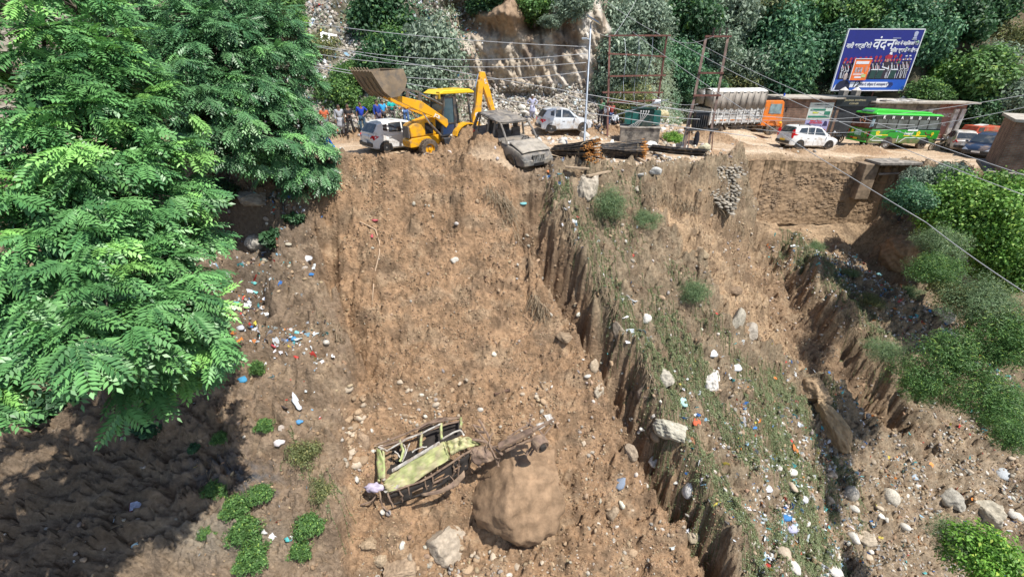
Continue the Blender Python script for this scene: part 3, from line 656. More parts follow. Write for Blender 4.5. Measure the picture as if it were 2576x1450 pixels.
feather_tree('feather_leaved_tree', 'dark green feathery tree beside the road, behind the large near tree', (fp.x, fp.y, fp.z), far_b, 5, FARC, L=0.46, per=24, nf=10, trunk_r=0.26, nl=7, lw=0.052, ll=0.16, lean=tuple(P(500, 330, 16.3)), spread=(1, 1, .75), droop=.4)
fp = hit(715, 470)
feather_tree('feather_leaved_tree', 'slim second roadside tree whose leaning stem stands right of the thick trunk', (fp.x, fp.y, fp.z), [(700,440,17.2,.7),(740,470,17.4,.6),(690,380,17.5,.8),(770,400,17.6,.7),(750,330,17.6,.7)], 9, FARC, L=0.42, per=20, nf=6, trunk_r=0.13, nl=8, lw=0.036, ll=0.14)
# ------------------------------------------------------------------ bushes on the mountainside (pixel, distance in metres, radius)
HB = [
 ('grey', 1085,150,35,2.1,1.35,'pale grey leafy young tree standing against the left side of the cliff'),
 ('grey', 1060,215,34,1.7,1.0,'low pale bush at the foot of the pale young tree left of the cliff'),
 ('mid', 850,235,31,1.3,.9,'round green bush halfway up the rubbish slope, upper of two'),
 ('mid', 880,190,33,1.1,.9,'yellow green bush above the round bush on the rubbish slope'),
 ('olive', 815,120,35,1.2,1.0,'dry olive bush high on the rubbish slope beside the white slab'),
 ('dark', 960,50,39,2.2,1.0,'dark bush at the top of the rubbish slope, left of the caves'),
 ('dark', 980,170,36,1.9,1.1,'shaded dark bush between the rubbish slope and the pale young tree'),
 ('bright', 745,60,33,1.0,.9,'fresh green shrub near the top left of the rubbish slope'),
 ('mid', 930,270,30,0.8,.8,'small green bush at the foot of the rubbish slope behind the onlookers'),
 ('mid', 1345,15,38,1.5,.8,'green bush trailing over the lip above the cave'),
 ('grey', 1440,15,37,1.5,.8,'dusty grey bush overhanging the top of the cliff'),
 ('grey', 1385,55,37.5,.9,.6,'dusty trailing plant on the left end of the cliff top'),
 ('grey', 1555,70,36,2.0,1.1,'big dusty grey tree between the solar lamp and the steel gantry, upper'),
 ('grey', 1560,160,35,2.4,1.1,'dusty grey tree seen through the upper half of the steel gantry'),
 ('grey', 1620,60,37,2.2,1.0,'dusty grey tree above the top beam of the steel gantry'),
 ('olive', 1580,260,34,1.7,1.0,'brownish creeper mass hanging behind the transformer'),
 ('grey', 1525,220,35.5,1.2,1.4,'grey creeper hanging beside the right edge of the cliff'),
 ('dark', 1720,60,41,2.6,1.1,'very dark tree in the hollow right of the gantry top'),
 ('teal', 1700,170,38,1.9,1.0,'dark green tree between the two steel structures'),
 ('teal', 1735,220,36,1.6,.9,'fresh feathery green bush left of the covered truck'),
 ('grey', 1830,50,40,2.6,1.0,'pale topped tree above the narrow pole structure'),
 ('grey', 1800,130,39,2.0,1.0,'pale leafed tree right behind the narrow pole structure'),
 ('olive', 1850,215,38,1.5,.9,'yellowish bush just above the truck canopy'),
 ('teal', 1960,80,42,2.6,1.1,'green tree high on the slope above the truck cab'),
 ('grey', 1890,180,39,2.0,1.0,'pale edged bush above the front of the truck canopy'),
 ('teal', 1965,165,39,2.5,1.1,'large rounded green tree standing above the brick shop'),
 ('dark', 1990,240,39,1.7,1.0,'dark low foliage over the roof of the brick shop'),
 ('mid', 2060,40,43,2.5,1.0,'yellow green tree near the top edge above the billboard'),
 ('teal', 2090,130,42,2.2,1.1,'green tree immediately left of the billboard'),
 ('olive', 1930,20,44,2.2,.9,'brownish scrub at the top of the slope above the truck'),
 ('mid', 2180,50,44,2.3,1.0,'sunlit green tree directly above the billboard'),
 ('teal', 2270,30,44,2.3,1.0,'tall dark green tree above the right corner of the billboard'),
 ('teal', 2330,110,42,2.0,1.2,'upright green tree right of the billboard'),
 ('bright', 2375,190,38,1.0,1.0,'small yellow green bush at the right edge of the billboard'),
 ('mid', 2330,240,38,1.4,1.0,'feathery bush below the right end of the billboard'),
 ('mid', 2440,190,38,2.5,.9,'broad pale green bush on the slope right of the billboard'),
 ('grey', 2500,150,39,1.7,.9,'pale bush behind the broad bush right of the billboard'),
 ('dark', 2480,30,43,2.2,1.0,'dark tree in the top right corner of the view'),
 ('grey', 2545,250,34,2.0,1.0,'pale bush above the brick building at the right edge'),
 ('dark', 2450,290,35,1.5,.9,'dark broadleaf bush hanging above the blue car'),
 ('dark', 2100,20,46,2.4,1.0,'deep green tree behind the tree left of the billboard'),
 ('dark', 1770,230,39,1.6,1.0,'dark foliage behind the rear of the truck canopy'),
 ('teal', 2230,120,44,2.2,1.1,'green tree hidden for the most part behind the billboard'),
 ('dark', 2400,60,44,2.3,1.0,'shadowy tree between the upright tree and the top right corner'),
 ('olive', 2555,90,41,1.8,1.0,'dry scrub on the bare slope at the right edge'),
 ('mid', 700,20,36,1.6,1.0,'green bush at the very top left of the rubbish slope'),
 ('dark', 1240,5,41,1.8,.7,'dark foliage hanging over the caves'),
 ('mid', 990,110,38,1.5,1.0,'green bush just left of the pale young tree top'),
]
for i, (k, u, v, z, R, sz, lab) in enumerate(HB):
    p = hit(u, v, 10); d = p.length
    dz_ = p.y*cP-p.z*sP
    if u > 1650: R = R*max(1.0, dz_/z)*1.02; z = 99
    q = P(u, v, min(z, dz_-0.25*R))
    R *= 1.18
    put_bush(k, q, R, i*1.3, lab, 'bush' if 'tree' not in lab.split(' ', 6)[:6] else 'tree', 'bush' if 'tree' not in lab.split(' ', 6)[:6] else 'tree', sz=sz)
# undergrowth clothing the mountainside
r = np.random.RandomState(21)
n = 90000; pos = pickm(lambda x, z: 0.9*sst(8, 11, x+0.8*gn(z, x, 5))*(0.35+0.65*sst(-.3, .2, fbm(x*.7, z*.7, 3, 401)))*(1-sst(33, 36, x)*sst(-1, 2, z)*.7)+0.30*(1-sst(-5, -3.5, x))*sst(0.05, 0.3, fbm(x*.45+3, z*.45, 3, 123))+0.5*sst(3.2, 4.5, z)*sst(1.5, 3, x)*(x < 9)+.35*np.exp(-((x+5)/1.2)**2), n, r)
nr = unit(np.stack([r.normal(size=n)*.5, -0.6+r.normal(size=n)*.4, 0.8+r.normal(size=n)*.3], 1)); pos = pos+nr*(r.rand(n)**2*0.5)[:, None]
k = r.rand(n)[:, None]; t = sst(-.3, .3, gn(pos[:, 0]*.35, pos[:, 2]*.35, 77))[:, None]
c = (GRN['dark'][0]*(1-k)+GRN['teal'][1]*k)*t+(GRN['olive'][0]*(1-k)+GRN['grey'][1]*k)*(1-t)
V, F, C = quads(pos, nr, unit(r.normal(size=(n, 3))), r.uniform(.10, .26, n), r.uniform(.05, .12, n), c)
tag(np_mesh('undergrowth', V, F, LFM, col=C), kind='stuff')
# ------------------------------------------------------------------ nearer bushes on the valley slope
NB = [
 ('vine', 2455,530,23.5,2.9,1.0,'vine covered bright green mound of foliage below the road, right of the culvert','bush'),
 ('vine', 2560,650,22.5,2.2,1.0,'lower right flank of vine covered foliage at the right edge','bush'),
 ('grey', 2310,455,26.5,1.1,1.0,'dusty bush beside the culvert opening','bush'),
 ('grey', 2390,440,25.8,1.2,.8,'dusty bush under the parked blue car','bush'),
 ('teal', 2290,500,24.0,1.1,1.0,'dark green bush right below the culvert','bush'),
 ('feather', 2365,610,22.0,1.3,.9,'green shrub left of the vine covered mound','bush'),
 ('featherd', 2355,680,21.2,1.2,.9,'shaded green shrub above the rubbish heap on the right','bush'),
 ('feather', 2470,760,19.5,1.7,.9,'drooping feathery shrub below the vine covered mound','bush'),
 ('featherd', 2540,850,18.3,1.8,.9,'feathery shrub at the right edge below the drooping shrub','bush'),
 ('featherd', 2420,900,18.5,1.7,.8,'dark feathery thicket beside the rubbish heap','bush'),
 ('featherd', 2330,960,18.8,1.4,.8,'left end of the dark feathery thicket','bush'),
 ('featherd', 2500,1010,17.0,1.5,.8,'dark thorny thicket reaching the right edge','bush'),
 ('feather', 2230,880,20.5,1.0,.6,'small feathery bush growing out of the rubbish strip','bush'),
 ('featherd', 2550,1090,15.8,1.0,.8,'lowest feathery branch of the right hand thicket','bush'),
 ('bright', 2480,1400,16.0,1.3,.9,'soft bright green shrub in the bottom right corner','bush'),
 ('feather', 2420,1360,16.6,1.1,.8,'soft green shrub just above the bottom right corner shrub','bush'),
 ('feather', 1530,510,18.9,0.95,1.0,'leafy green shrub beside the pale rock below the steel pipes','bush'),
 ('feather', 1620,560,18.7,0.80,.7,'feathery shrub leaning right below the leafy shrub under the pipes','bush'),
 ('feather', 1745,745,18.3,0.75,.9,'feathery shrub in the middle of the debris bank','bush'),
 ('feather', 2045,625,22.5,0.8,.7,'fresh green tuft on the crest of the second ridge','bush'),
 ('bright', 1690,355,23.2,0.75,.7,'bright green bush right of the concrete plinth','bush'),
 ('feather', 2140,690,21.5,.6,.6,'green tuft half way down the second ridge','bush'),
 ('olive', 2190,760,21.2,.8,.5,'olive tuft on the rubbish strip','bush'),
 ('feather', 2290,740,21.3,.8,.6,'green bush at the mouth of the dark hollow','bush'),
 ('olive', 2400,740,20.5,.9,1.0,'hanging yellow green plant beside the brown rock spur','bush'),
 ('weed', 545,1235,13.0,0.42,.9,'green weed clump on the lower left bank, uppermost of the row','plant'),
 ('weed', 600,1280,12.8,0.50,1.0,'green weed clump below the uppermost one on the left bank','plant'),
 ('weed', 655,1250,13.0,0.42,1.0,'green weed clump right of the row on the left bank','plant'),
 ('weed', 620,1350,12.4,0.55,1.1,'large green weed clump on the lower left bank','plant'),
 ('weed', 640,1410,12.1,0.55,1.0,'green weed clump near the bottom edge of the left bank','plant'),
 ('weed', 780,1330,12.8,0.48,1.1,'green weed clump at the brink of the slide near the bottom','plant'),
 ('weed', 755,1390,12.5,0.40,1.0,'small green weed clump beside the scattered plastic near the bottom','plant'),
 ('olive', 770,1150,14.2,0.50,1.3,'withered weeds hanging at the brink above the wreck','plant'),
 ('olive', 810,1240,13.6,0.40,1.2,'withered weeds hanging left of the wrecked van','plant'),
 ('weed', 665,1075,14.8,0.35,.8,'small weed clump above the withered weeds','plant'),
 ('weed', 555,1105,14.4,0.30,.8,'single low weed on the shaded bank','plant'),
 ('broad', 130,1030,12.5,0.75,1.0,'broad leaved dark plant in the deep shade at the left','plant'),
 ('broad', 375,1090,13.6,0.40,1.0,'broad leaved plant at the edge of the tree shade','plant'),
 ('broad', 490,1130,14.0,0.22,1.0,'small pale leaved plant on the shaded bank','plant'),
 ('broad', 690,610,17.3,0.55,1.2,'drooping leafy plant in the rubbish gully','plant'),
 ('broad', 740,560,17.8,0.4,1.2,'drooping leafy plant below the boulder under the trees','plant'),
 ('dark', 560,500,17.9,0.8,.8,'dark bush between the trunk and the boulder','bush'),
 ('weed', 525,1340,12.3,0.30,.9,'thin weed left of the large clump on the left bank','plant'),
 ('weed', 650,935,15.8,0.28,1.6,'upright weed beside the discarded frame','plant'),
]
for i, (k, u, v, z, R, sz, lab, cat) in enumerate(NB):
    p = hit(u, v, 8); q = P(u, v, p.y*cP-p.z*sP)+Vector((0, 0, R*0.35*sz))
    if R > 0.85: q = P(u, v, min(z, (p.y*cP-p.z*sP)-0.3*R))
    put_bush(k, q, R, i*2.1+.4, lab, cat, cat, sz=sz)
# weeds and creepers washed flat down the debris bank
def strands():
    r = np.random.RandomState(31)
    s1 = sst(0, 25, sdf(U, Vv, [(1385,440),(1600,440),(1690,560),(1740,700),(1800,780),(1840,890),(1960,930),(2080,970),(2120,1080),(2150,1210),(2170,1330),(2200,1450),(1850,1500),(1790,1320),(1700,1140),(1620,980),(1560,830),(1500,720),(1440,600)]))
    rdg = 0.7*np.exp(-(pld(U, Vv, [(1990,600),(2080,700),(2180,830),(2290,980)])/22.)**2)
    hang = 0.6*np.exp(-(pld(U, Vv, [(1400,470),(1440,560),(1500,690),(1560,800),(1600,880),(1650,1010),(1690,1110),(1740,1220),(1800,1330)])/16.)**2)
    lft = 0.35*np.exp(-(pld(U, Vv, [(730,1110),(790,1200),(830,1270)])/22.)**2)
    den = vis*(s1*sst(-0.25, 0.35, fbm((U-.55*Vv)/60., Vv/260., 3, 501))*(0.25+.75*sst(700, 900, Vv))+rdg+hang+lft)
    n = 6500; p0 = pick(den, n, r); cols = []; VV = []
    e = 0.15
    gx = (gh(p0[:, 0]+e, p0[:, 1])-gh(p0[:, 0]-e, p0[:, 1]))/(2*e); gy = (gh(p0[:, 0], p0[:, 1]+e)-gh(p0[:, 0], p0[:, 1]-e))/(2*e)
    d = unit(np.stack([-gx+0.25+r.normal(size=n)*.18, -gy-0.3+r.normal(size=n)*.18], 1))
    ln = r.uniform(0.35, 1.1, n); K = 16
    t = np.linspace(0, 1, K)
    X = p0[:, 0, None]+d[:, 0, None]*t*ln[:, None]*.75+0.03*np.sin(t*9+p0[:, 1, None]*7); Y = p0[:, 1, None]+d[:, 1, None]*t*ln[:, None]*.75
    Z = gh(X, Y)+0.035+0.03*r.rand(n, K)
    Q = np.stack([X, Y, Z], -1)
    # stems
    a = Q[:, :-1]; b = Q[:, 1:]; w = np.array([0.007, 0, 0.004])
    Vs = np.stack([a-w, a+w, b+w, b-w], 2).reshape(-1, 3); Fs = np.arange(len(Vs)).reshape(-1, 4)
    dry = (r.rand(n) < 0.36)
    cs = np.where(dry[:, None], np.array((0.33, 0.27, 0.17)), np.array((0.13, 0.15, 0.06)))
    Cs = np.repeat(cs, (K-1)*4, 0)
    L = np.repeat(Q[~dry], 2, 0).reshape(-1, 3); m = len(L); nr = unit(np.array([0, -.4, 1.0])+r.normal(size=(m, 3))*.5)
    k = r.rand(m)[:, None]; cl = np.array((0.11, 0.145, 0.06))*(1-k)+np.array((0.29, 0.34, 0.17))*k
    ql = quads(L+r.normal(size=(m, 3))*.022, nr, unit(r.normal(size=(m, 3))), r.uniform(.035, .09, m), r.uniform(.016, .035, m), cl)
    V, F, C = merge([(Vs, Fs, Cs), ql])
    tag(np_mesh('flattened_weeds', V, F, LFM, col=C), kind='stuff')
strands()
def roots():
    """roots and dry stalks hanging from broken edges, and straw on the left bank"""
    r = np.random.RandomState(33); VV = []
    lines = [([(1215,470),(1260,500),(1290,530)], 90), ([(1380,450),(1420,520),(1440,600)], 70), ([(1640,480),(1700,500),(1740,520)], 60), ([(1780,500),(1850,560),(1900,610)], 30), ([(2100,760),(2160,850),(2220,930)], 50), ([(1270,540),(1300,600)], 30),([(1340,740),(1365,790)], 50), ([(1610,890),(1640,960)], 40), ([(800,780),(870,850)], 40), ([(1500,700),(1560,780)], 50)]
    V = []; F = []
    for pts, n in lines:
        for i in range(n*2):
            t = r.rand(); k = min(int(t*(len(pts)-1)), len(pts)-2); f = t*(len(pts)-1)-k
            u = pts[k][0]*(1-f)+pts[k+1][0]*f+r.normal()*8; v = pts[k][1]*(1-f)+pts[k+1][1]*f+r.normal()*7
            V.append((u, v))
    q = hits([a[0] for a in V], [a[1] for a in V]); parts = []
    for p in q:
        l = r.uniform(.2, .7); d = np.array([r.normal()*.5, -0.5+r.normal()*.3, -0.9]); 
        parts.append(tube([p+[0, .05, .04], p+d*l*.4+[0, -.08, .03]+r.normal(size=3)*.04, p+d*l*.7+r.normal(size=3)*.05+[0, -.12, 0]], [.016, .011, .006], 3))
    # straw
    us = r.normal(560, 190, 420); vs = r.normal(1200, 110, 420); q = hits(us, vs)
    for p in q:
        a = r.uniform(0, 6.28); l = r.uniform(.1, .38); a2 = np.array([math.cos(a), math.sin(a), 0])*l; e = p+a2; e[2] = gh(e[0], e[1]); m = (p+e)/2+[0, 0, .03]
        parts.append(tube([p+[0, 0, .02], m, e+[0, 0, .02]], [.006, .006, .004], 3))
    V, F = merge(parts); tag(np_mesh('roots_and_straw', V, F, TWIG), kind='stuff')
roots()
# ------------------------------------------------------------------ mesh builder
class MB:
    def __init__(s): s.V = []; s.F = []; s.M = []
    def add(s, V, F, m=0):
        o = len(s.V); s.V += [tuple(map(float, v)) for v in V]; s.F += [tuple(int(i)+o for i in f) for f in F]; s.M += [m]*len(F); return s
    def box(s, c, d, m=0, rot=None, taper=None):
        x, y, z = [k/2 for k in d]; V = [Vector((a*x, b*y, e*z)) for e in (-1, 1) for b in (-1, 1) for a in (-1, 1)]
        if taper: V = [Vector((v.x*taper, v.y*taper, v.z)) if v.z > 0 else v for v in V]
        if rot is not None: R = Euler(rot).to_matrix() if not isinstance(rot, Matrix) else rot; V = [R@v for v in V]
        c = Vector(c); return s.add([v+c for v in V], [(0, 2, 3, 1), (4, 5, 7, 6), (0, 1, 5, 4), (2, 6, 7, 3), (0, 4, 6, 2), (1, 3, 7, 5)], m)
    def bar(s, a, b, w, h=None, m=0):
        a = Vector(a); b = Vector(b); d = b-a; L = d.length
        if L < 1e-6: return s
        q = d.to_track_quat('X', 'Z').to_matrix(); return s.box((a+b)/2, (L, w, h or w), m, q)
    def cyl(s, a, b, r, r2=None, n=12, m=0, cap=True):
        a = Vector(a); b = Vector(b); q = (b-a).to_track_quat('Z', 'Y').to_matrix(); r2 = r if r2 is None else r2; V = []
        for (p, rr) in ((a, r), (b, r2)):
            for k in range(n): t = 2*math.pi*k/n; V.append(p+q@Vector((rr*math.cos(t), rr*math.sin(t), 0)))
        F = [(k, (k+1) % n, n+(k+1) % n, n+k) for k in range(n)]
        if cap: F += [tuple(range(n))[::-1], tuple(range(n, 2*n))]
        return s.add(V, F, m)
    def ring(s, c, axis, R, r, n=24, k=8, m=0):
        q = Vector(axis).to_track_quat('Z', 'Y').to_matrix(); c = Vector(c); V = []
        for i in range(n):
            a = 2*math.pi*i/n
            for j in range(k):
                b = 2*math.pi*j/k; rr = R+r*math.cos(b); V.append(c+q@Vector((rr*math.cos(a), rr*math.sin(a), r*math.sin(b))))
        return s.add(V, [(i*k+j, ((i+1) % n)*k+j, ((i+1) % n)*k+(j+1) % k, i*k+(j+1) % k) for i in range(n) for j in range(k)], m)
    def tube(s, pts, r, n=6, m=0):
        V, F = tube(pts, r, n); s.add(V, F, m); L = len(V); s.add(V[:n], [tuple(range(n))], m); return s.add(V[L-n:], [tuple(range(n))[::-1]], m)
    def ell(s, c, d, m=0, sub=2, rot=None):
        V, F = ICO[sub]; V = V*np.array(d); 
        if rot is not None: V = V@np.array(Euler(rot).to_matrix()).T
        return s.add(V+np.array(c), F, m)
    def prism(s, pts, y0, y1, m=0, ax='y'):
        """2-D outline (x, z) extruded along y (or (x, y) along z, or (y, z) along x)"""
        f = {'y': lambda p, t: (p[0], t, p[1]), 'z': lambda p, t: (p[0], p[1], t), 'x': lambda p, t: (t, p[0], p[1])}[ax]
        n = len(pts); V = [f(p, y0) for p in pts]+[f(p, y1) for p in pts]
        return s.add(V, [tuple(range(n)), tuple(range(2*n-1, n-1, -1))]+[(k, n+k, n+(k+1) % n, (k+1) % n) for k in range(n)], m)
    def face(s, pts, m=0): return s.add(pts, [tuple(range(len(pts)))], m)
    def loft(s, secs, m=0, close=True, caps=True):
        n = len(secs[0]); V = [p for q in secs for p in q]; F = []
        for i in range(len(secs)-1):
            for k in range(n if close else n-1): F.append((i*n+k, i*n+(k+1) % n, (i+1)*n+(k+1) % n, (i+1)*n+k))
        if caps: F += [tuple(range(n))[::-1], tuple(range((len(secs)-1)*n, len(secs)*n))]
        return s.add(V, F, m)
    def build(s, name, mats, parent=None, smooth=False, bevel=0, solid=0, sub=0, angle=None):
        me = bpy.data.meshes.new(name); me.from_pydata(s.V, [], s.F); 
        for m in (mats if isinstance(mats, (list, tuple)) else [mats]): me.materials.append(m)
        me.polygons.foreach_set('material_index', s.M)
        bm = bmesh.new(); bm.from_mesh(me); bmesh.ops.remove_doubles(bm, verts=bm.verts, dist=1e-5) if smooth else None
        bmesh.ops.recalc_face_normals(bm, faces=bm.faces); bm.to_mesh(me); bm.free()
        if smooth: me.polygons.foreach_set('use_smooth', [True]*len(me.polygons))
        o = link(bpy.data.objects.new(name, me), parent)
        if smooth and angle: me.set_sharp_from_angle(angle=math.radians(angle))
        if solid: md = o.modifiers.new('s', 'SOLIDIFY'); md.thickness = solid; md.offset = 0
        if bevel: md = o.modifiers.new('b', 'BEVEL'); md.width = bevel; md.segments = 2; md.limit_method = 'ANGLE'
        if sub: md = o.modifiers.new('u', 'SUBSURF'); md.levels = md.render_levels = sub
        return o
def text(s, size, M4, material, parent, name='lettering', sx=1.0, shear=0.0, ext=0.004, bold=0.0, align='CENTER', spacing=1.0):
    cu = bpy.data.curves.new('t', 'FONT'); cu.body = s; cu.size = size; cu.align_x = align; cu.align_y = 'CENTER'; cu.extrude = ext; cu.shear = shear; cu.offset = bold; cu.resolution_u = 2; cu.space_character = spacing
    t = bpy.data.objects.new('t', cu); COL.objects.link(t); bpy.context.view_layer.update()
    me = bpy.data.meshes.new_from_object(t.evaluated_get(bpy.context.evaluated_depsgraph_get())); COL.objects.unlink(t); bpy.data.objects.remove(t)
    me.transform(M4 @ Matrix.Diagonal((sx, 1, 1, 1))); me.materials.clear(); me.materials.append(material); me.name = name
    return link(bpy.data.objects.new(name, me), parent)
def frame(o, X, Y):
    X = Vector(X).normalized(); Y = Vector(Y); Z = X.cross(Y).normalized(); Y = Z.cross(X)
    return Matrix.Translation(Vector(o)) @ Matrix((X, Y, Z)).transposed().to_4x4()
# ------------------------------------------------------------------ paints
MUD = (0.30, 0.21, 0.13)
def paint(n, c, dirt=0.35, rough=0.32): return mat(n, c, rough=rough, var=0.03, vs=1.5, coat=0.4, dirt=MUD, da=dirt, ds=1.3)
WHITE = paint('white_paint', (0.78, 0.78, 0.77), 0.25); SILVER = paint('pale_silver_paint', (0.60, 0.64, 0.68), 0.35)
GLASS = mat('dark_glass', (0.03, 0.04, 0.05), rough=0.08, var=0.2, vs=1.0, spec=0.8, dirt=(.16, .15, .13), da=0.3)
TYRE = mat('tyre_rubber', (0.035, 0.033, 0.032), rough=0.9, var=0.2, dirt=(0.16, 0.12, 0.085), da=0.75, ds=3, bump=.4)
RIM = mat('alloy', (0.42, 0.43, 0.44), rough=0.4, metal=0.7, var=0.1, dirt=(0.2, 0.16, 0.12), da=.5)
BLACKP = mat('black_plastic', (0.025, 0.026, 0.028), rough=0.55, var=0.2, dirt=(0.14, 0.11, 0.08), da=.35)
REDL = mat('red_lens', (0.55, 0.015, 0.02), rough=0.15, var=.1); CLEARL = mat('clear_lens', (0.75, 0.78, 0.8), rough=0.1, var=.1, metal=.3)
PLATE = mat('white_plate', (0.78, 0.78, 0.76), rough=.5, var=.05); PLATEY = mat('yellow_plate', (0.80, 0.52, 0.03), rough=.5, var=.05)
INK = mat('black_ink', (0.012, 0.012, 0.014), rough=.6, var=.1); CHROME = mat('chrome', (0.7, 0.7, 0.7), rough=.2, metal=1.0, var=.05)
AMBER = mat('amber_lens', (0.8, 0.28, 0.02), rough=.2, var=.1)
def wheel(root, x, y, r, w, rim=RIM, spokes=6, rimr=0.62, knob=False):
    s = 1 if y > 0 else -1; m = MB(); n = 28
    sec = []
    prof = [(r*rimr, -w/2), (r*.93, -w/2), (r, -w*.36), (r, w*.36), (r*.93, w/2), (r*rimr, w/2)]
    V = []; 
    for i in range(n):
        a = 2*math.pi*i/n
        for (rr, yy) in prof:
            k = 1.0+(0.035 if knob and rr >= r*.99 and i % 2 else 0); V.append((x+rr*k*math.cos(a), y+yy, r+rr*k*math.sin(a)))
    K = len(prof); m.add(V, [(i*K+j, ((i+1) % n)*K+j, ((i+1) % n)*K+(j+1) % K, i*K+(j+1) % K) for i in range(n) for j in range(K)])
    t = m.build('wheel', TYRE, root, smooth=True, angle=35)
    q = MB(); yo = y+s*w*.30; q.cyl((x, y-s*w*.3, r), (x, yo, r), r*rimr*1.01, n=20); q.ring((x, yo, r), (0, 1, 0), r*rimr*.93, r*.05, 20, 6)
    for i in range(spokes):
        a = 2*math.pi*i/spokes; q.bar((x, yo+s*.015, r), (x+r*rimr*.9*math.cos(a), yo+s*.015, r+r*rimr*.9*math.sin(a)), r*.12, .03)
    q.cyl((x, yo, r), (x, yo+s*.04, r), r*.16, n=10); q.build('rim', [rim], t)
    return t
def lerp(a, b, t): return a+(b-a)*t
def car(name, label, loc, heading, L, W, H, mpaint, st, cab, wx, wr, rims=6, glass=GLASS, rails=False, doors=(), plate=PLATE, rot=(0, 0), open_win=False, win=None, cat='car', group=None, tail='side', grille=True, rimm=RIM, two_tone=None, extra=None):
    """st: body stations (x, sill, belt, half width); cab: (x, base z, top z, base half width, top half width)"""
    root = empty(name, loc, (rot[0], rot[1], heading), label, cat, group)
    m = MB(); secs = []
    for (x, zs, zb, hw) in st:
        zm = (zs+zb)/2
        half = [(0, zs), (hw*.86, zs), (hw*.97, zs+.08*(zb-zs)), (hw, zm), (hw*.985, lerp(zm, zb, .7)), (hw*.93, zb-.015), (hw*.75, zb+.012), (0, zb+.035)]
        secs.append([(x, y, z) for y, z in half]+[(x, -y, z) for y, z in half[::-1][1:-1]])
    m.loft(secs); m.build('body', mpaint, root, smooth=True, angle=38)
    if not open_win:
        c = MB(); secs = []
        for (x, zb, zt, wb, wt) in cab:
            half = [(0, zb-.05), (wb, zb-.05), (wb, zb), (lerp(wb, wt, .9), lerp(zb, zt, .9)), (wt*.93, zt-.005), (wt*.6, zt+.012), (0, zt+.02)]
            secs.append([(x, y, z) for y, z in half]+[(x, -y, z) for y, z in half[::-1][1:-1]])
        c.loft(secs); c.build('roof', mpaint, root, smooth=True, angle=30)
    def cabw(x, f):
        xs = [q[0] for q in cab]; i = 0
        for i in range(len(cab)-1):
            a, b = cab[i], cab[i+1]
            if (a[0]-x)*(b[0]-x) <= 0: break
        t = (x-a[0])/(b[0]-a[0]); zb, zt, wb, wt = [lerp(a[k], b[k], t) for k in (1, 2, 3, 4)]
        return lerp(wb, wt, f*.9/.9*1.0 if f < .9 else f), lerp(zb, zt, f)
    # windscreens: between cab[0]-cab[1] (front) and last two (rear)
    def screen(a, b, nm, off):
        k = 0.90; f0, f1 = .08, .90
        def pt(t, s_):
            return (lerp(a[0], b[0], t)+off, s_*lerp(a[4], b[4], t)*k, lerp(a[2], b[2], t)+.022)
        MB().face([pt(f0, -1), pt(f0, 1), pt(f1, 1), pt(f1, -1)]).build(nm, glass, root, solid=0.012)
    if not open_win:
        screen(cab[0], cab[1], 'windscreen', 0.012); screen(cab[-1], cab[-2], 'rear_window', -0.012)
        for s in (1, -1):
            for poly in win:
                P_ = []
                for (x, f) in poly: w_, z_ = cabw(x, f); P_.append((x, s*(w_+.008), z_))
                MB().face(P_).build('side_window', glass, root, solid=0.012)
    def bw(x):
        for a, b in zip(st[:-1], st[1:]):
            if a[0] <= x <= b[0]: t = (x-a[0])/(b[0]-a[0]); return [lerp(a[k], b[k], t) for k in (1, 2, 3)]
        return st[0][1:] if x < st[0][0] else st[-1][1:]
    for s in (1, -1):
        for (x0, x1) in doors:
            z0, z1, hw = bw((x0+x1)/2)
            pts = []
            for x in (x0, x1):
                a = bw(x); pts.append([(x, s*(a[2]*.985+.006), lerp(a[0], a[1], .12)), (x, s*(a[2]+.007), lerp(a[0], a[1], .5)), (x, s*(a[2]*.975+.006), lerp(a[0], a[1], .90))])
            d = MB(); d.add(pts[0]+pts[1], [(0, 1, 4, 3), (1, 2, 5, 4)]); do = d.build('door', mpaint, root, solid=0.010, bevel=.003)
            MB().box((x0+.12, s*(hw*.985+.03), lerp(z0, z1, .78)), (.15, .03, .03)).build('handle', mpaint if not open_win else BLACKP, do)
        for x in wx:
            a = bw(x); m = MB(); n = 14; R = wr*1.20
            arc = [(x+R*math.cos(math.pi*k/n), wr+R*math.sin(math.pi*k/n)) for k in range(n+1)]
            arc = [(px_, max(pz, wr*.55)) for px_, pz in arc]
            m.prism([(x+R, wr*.5)]+arc+[(x-R, wr*.5)], s*(a[2]-.25), s*(a[2]+.010)); m.build('wheel_arch', BLACKP, root)
            wheel(root, x, s*(a[2]-.085), wr, .19, rimm, rims)
        xm = cab[1][0] if False else cab[0][0]-.28; MB().ell((cab[0][0]-.30, s*(bw(cab[0][0])[2]+.09), cab[0][1]+.08), (.06, .10, .07), sub=2).build('mirror', mpaint if not open_win else BLACKP, root, smooth=True)
        # lamps
        xr, xf = st[0][0], st[-1][0]; ar, af = st[1], st[-2]
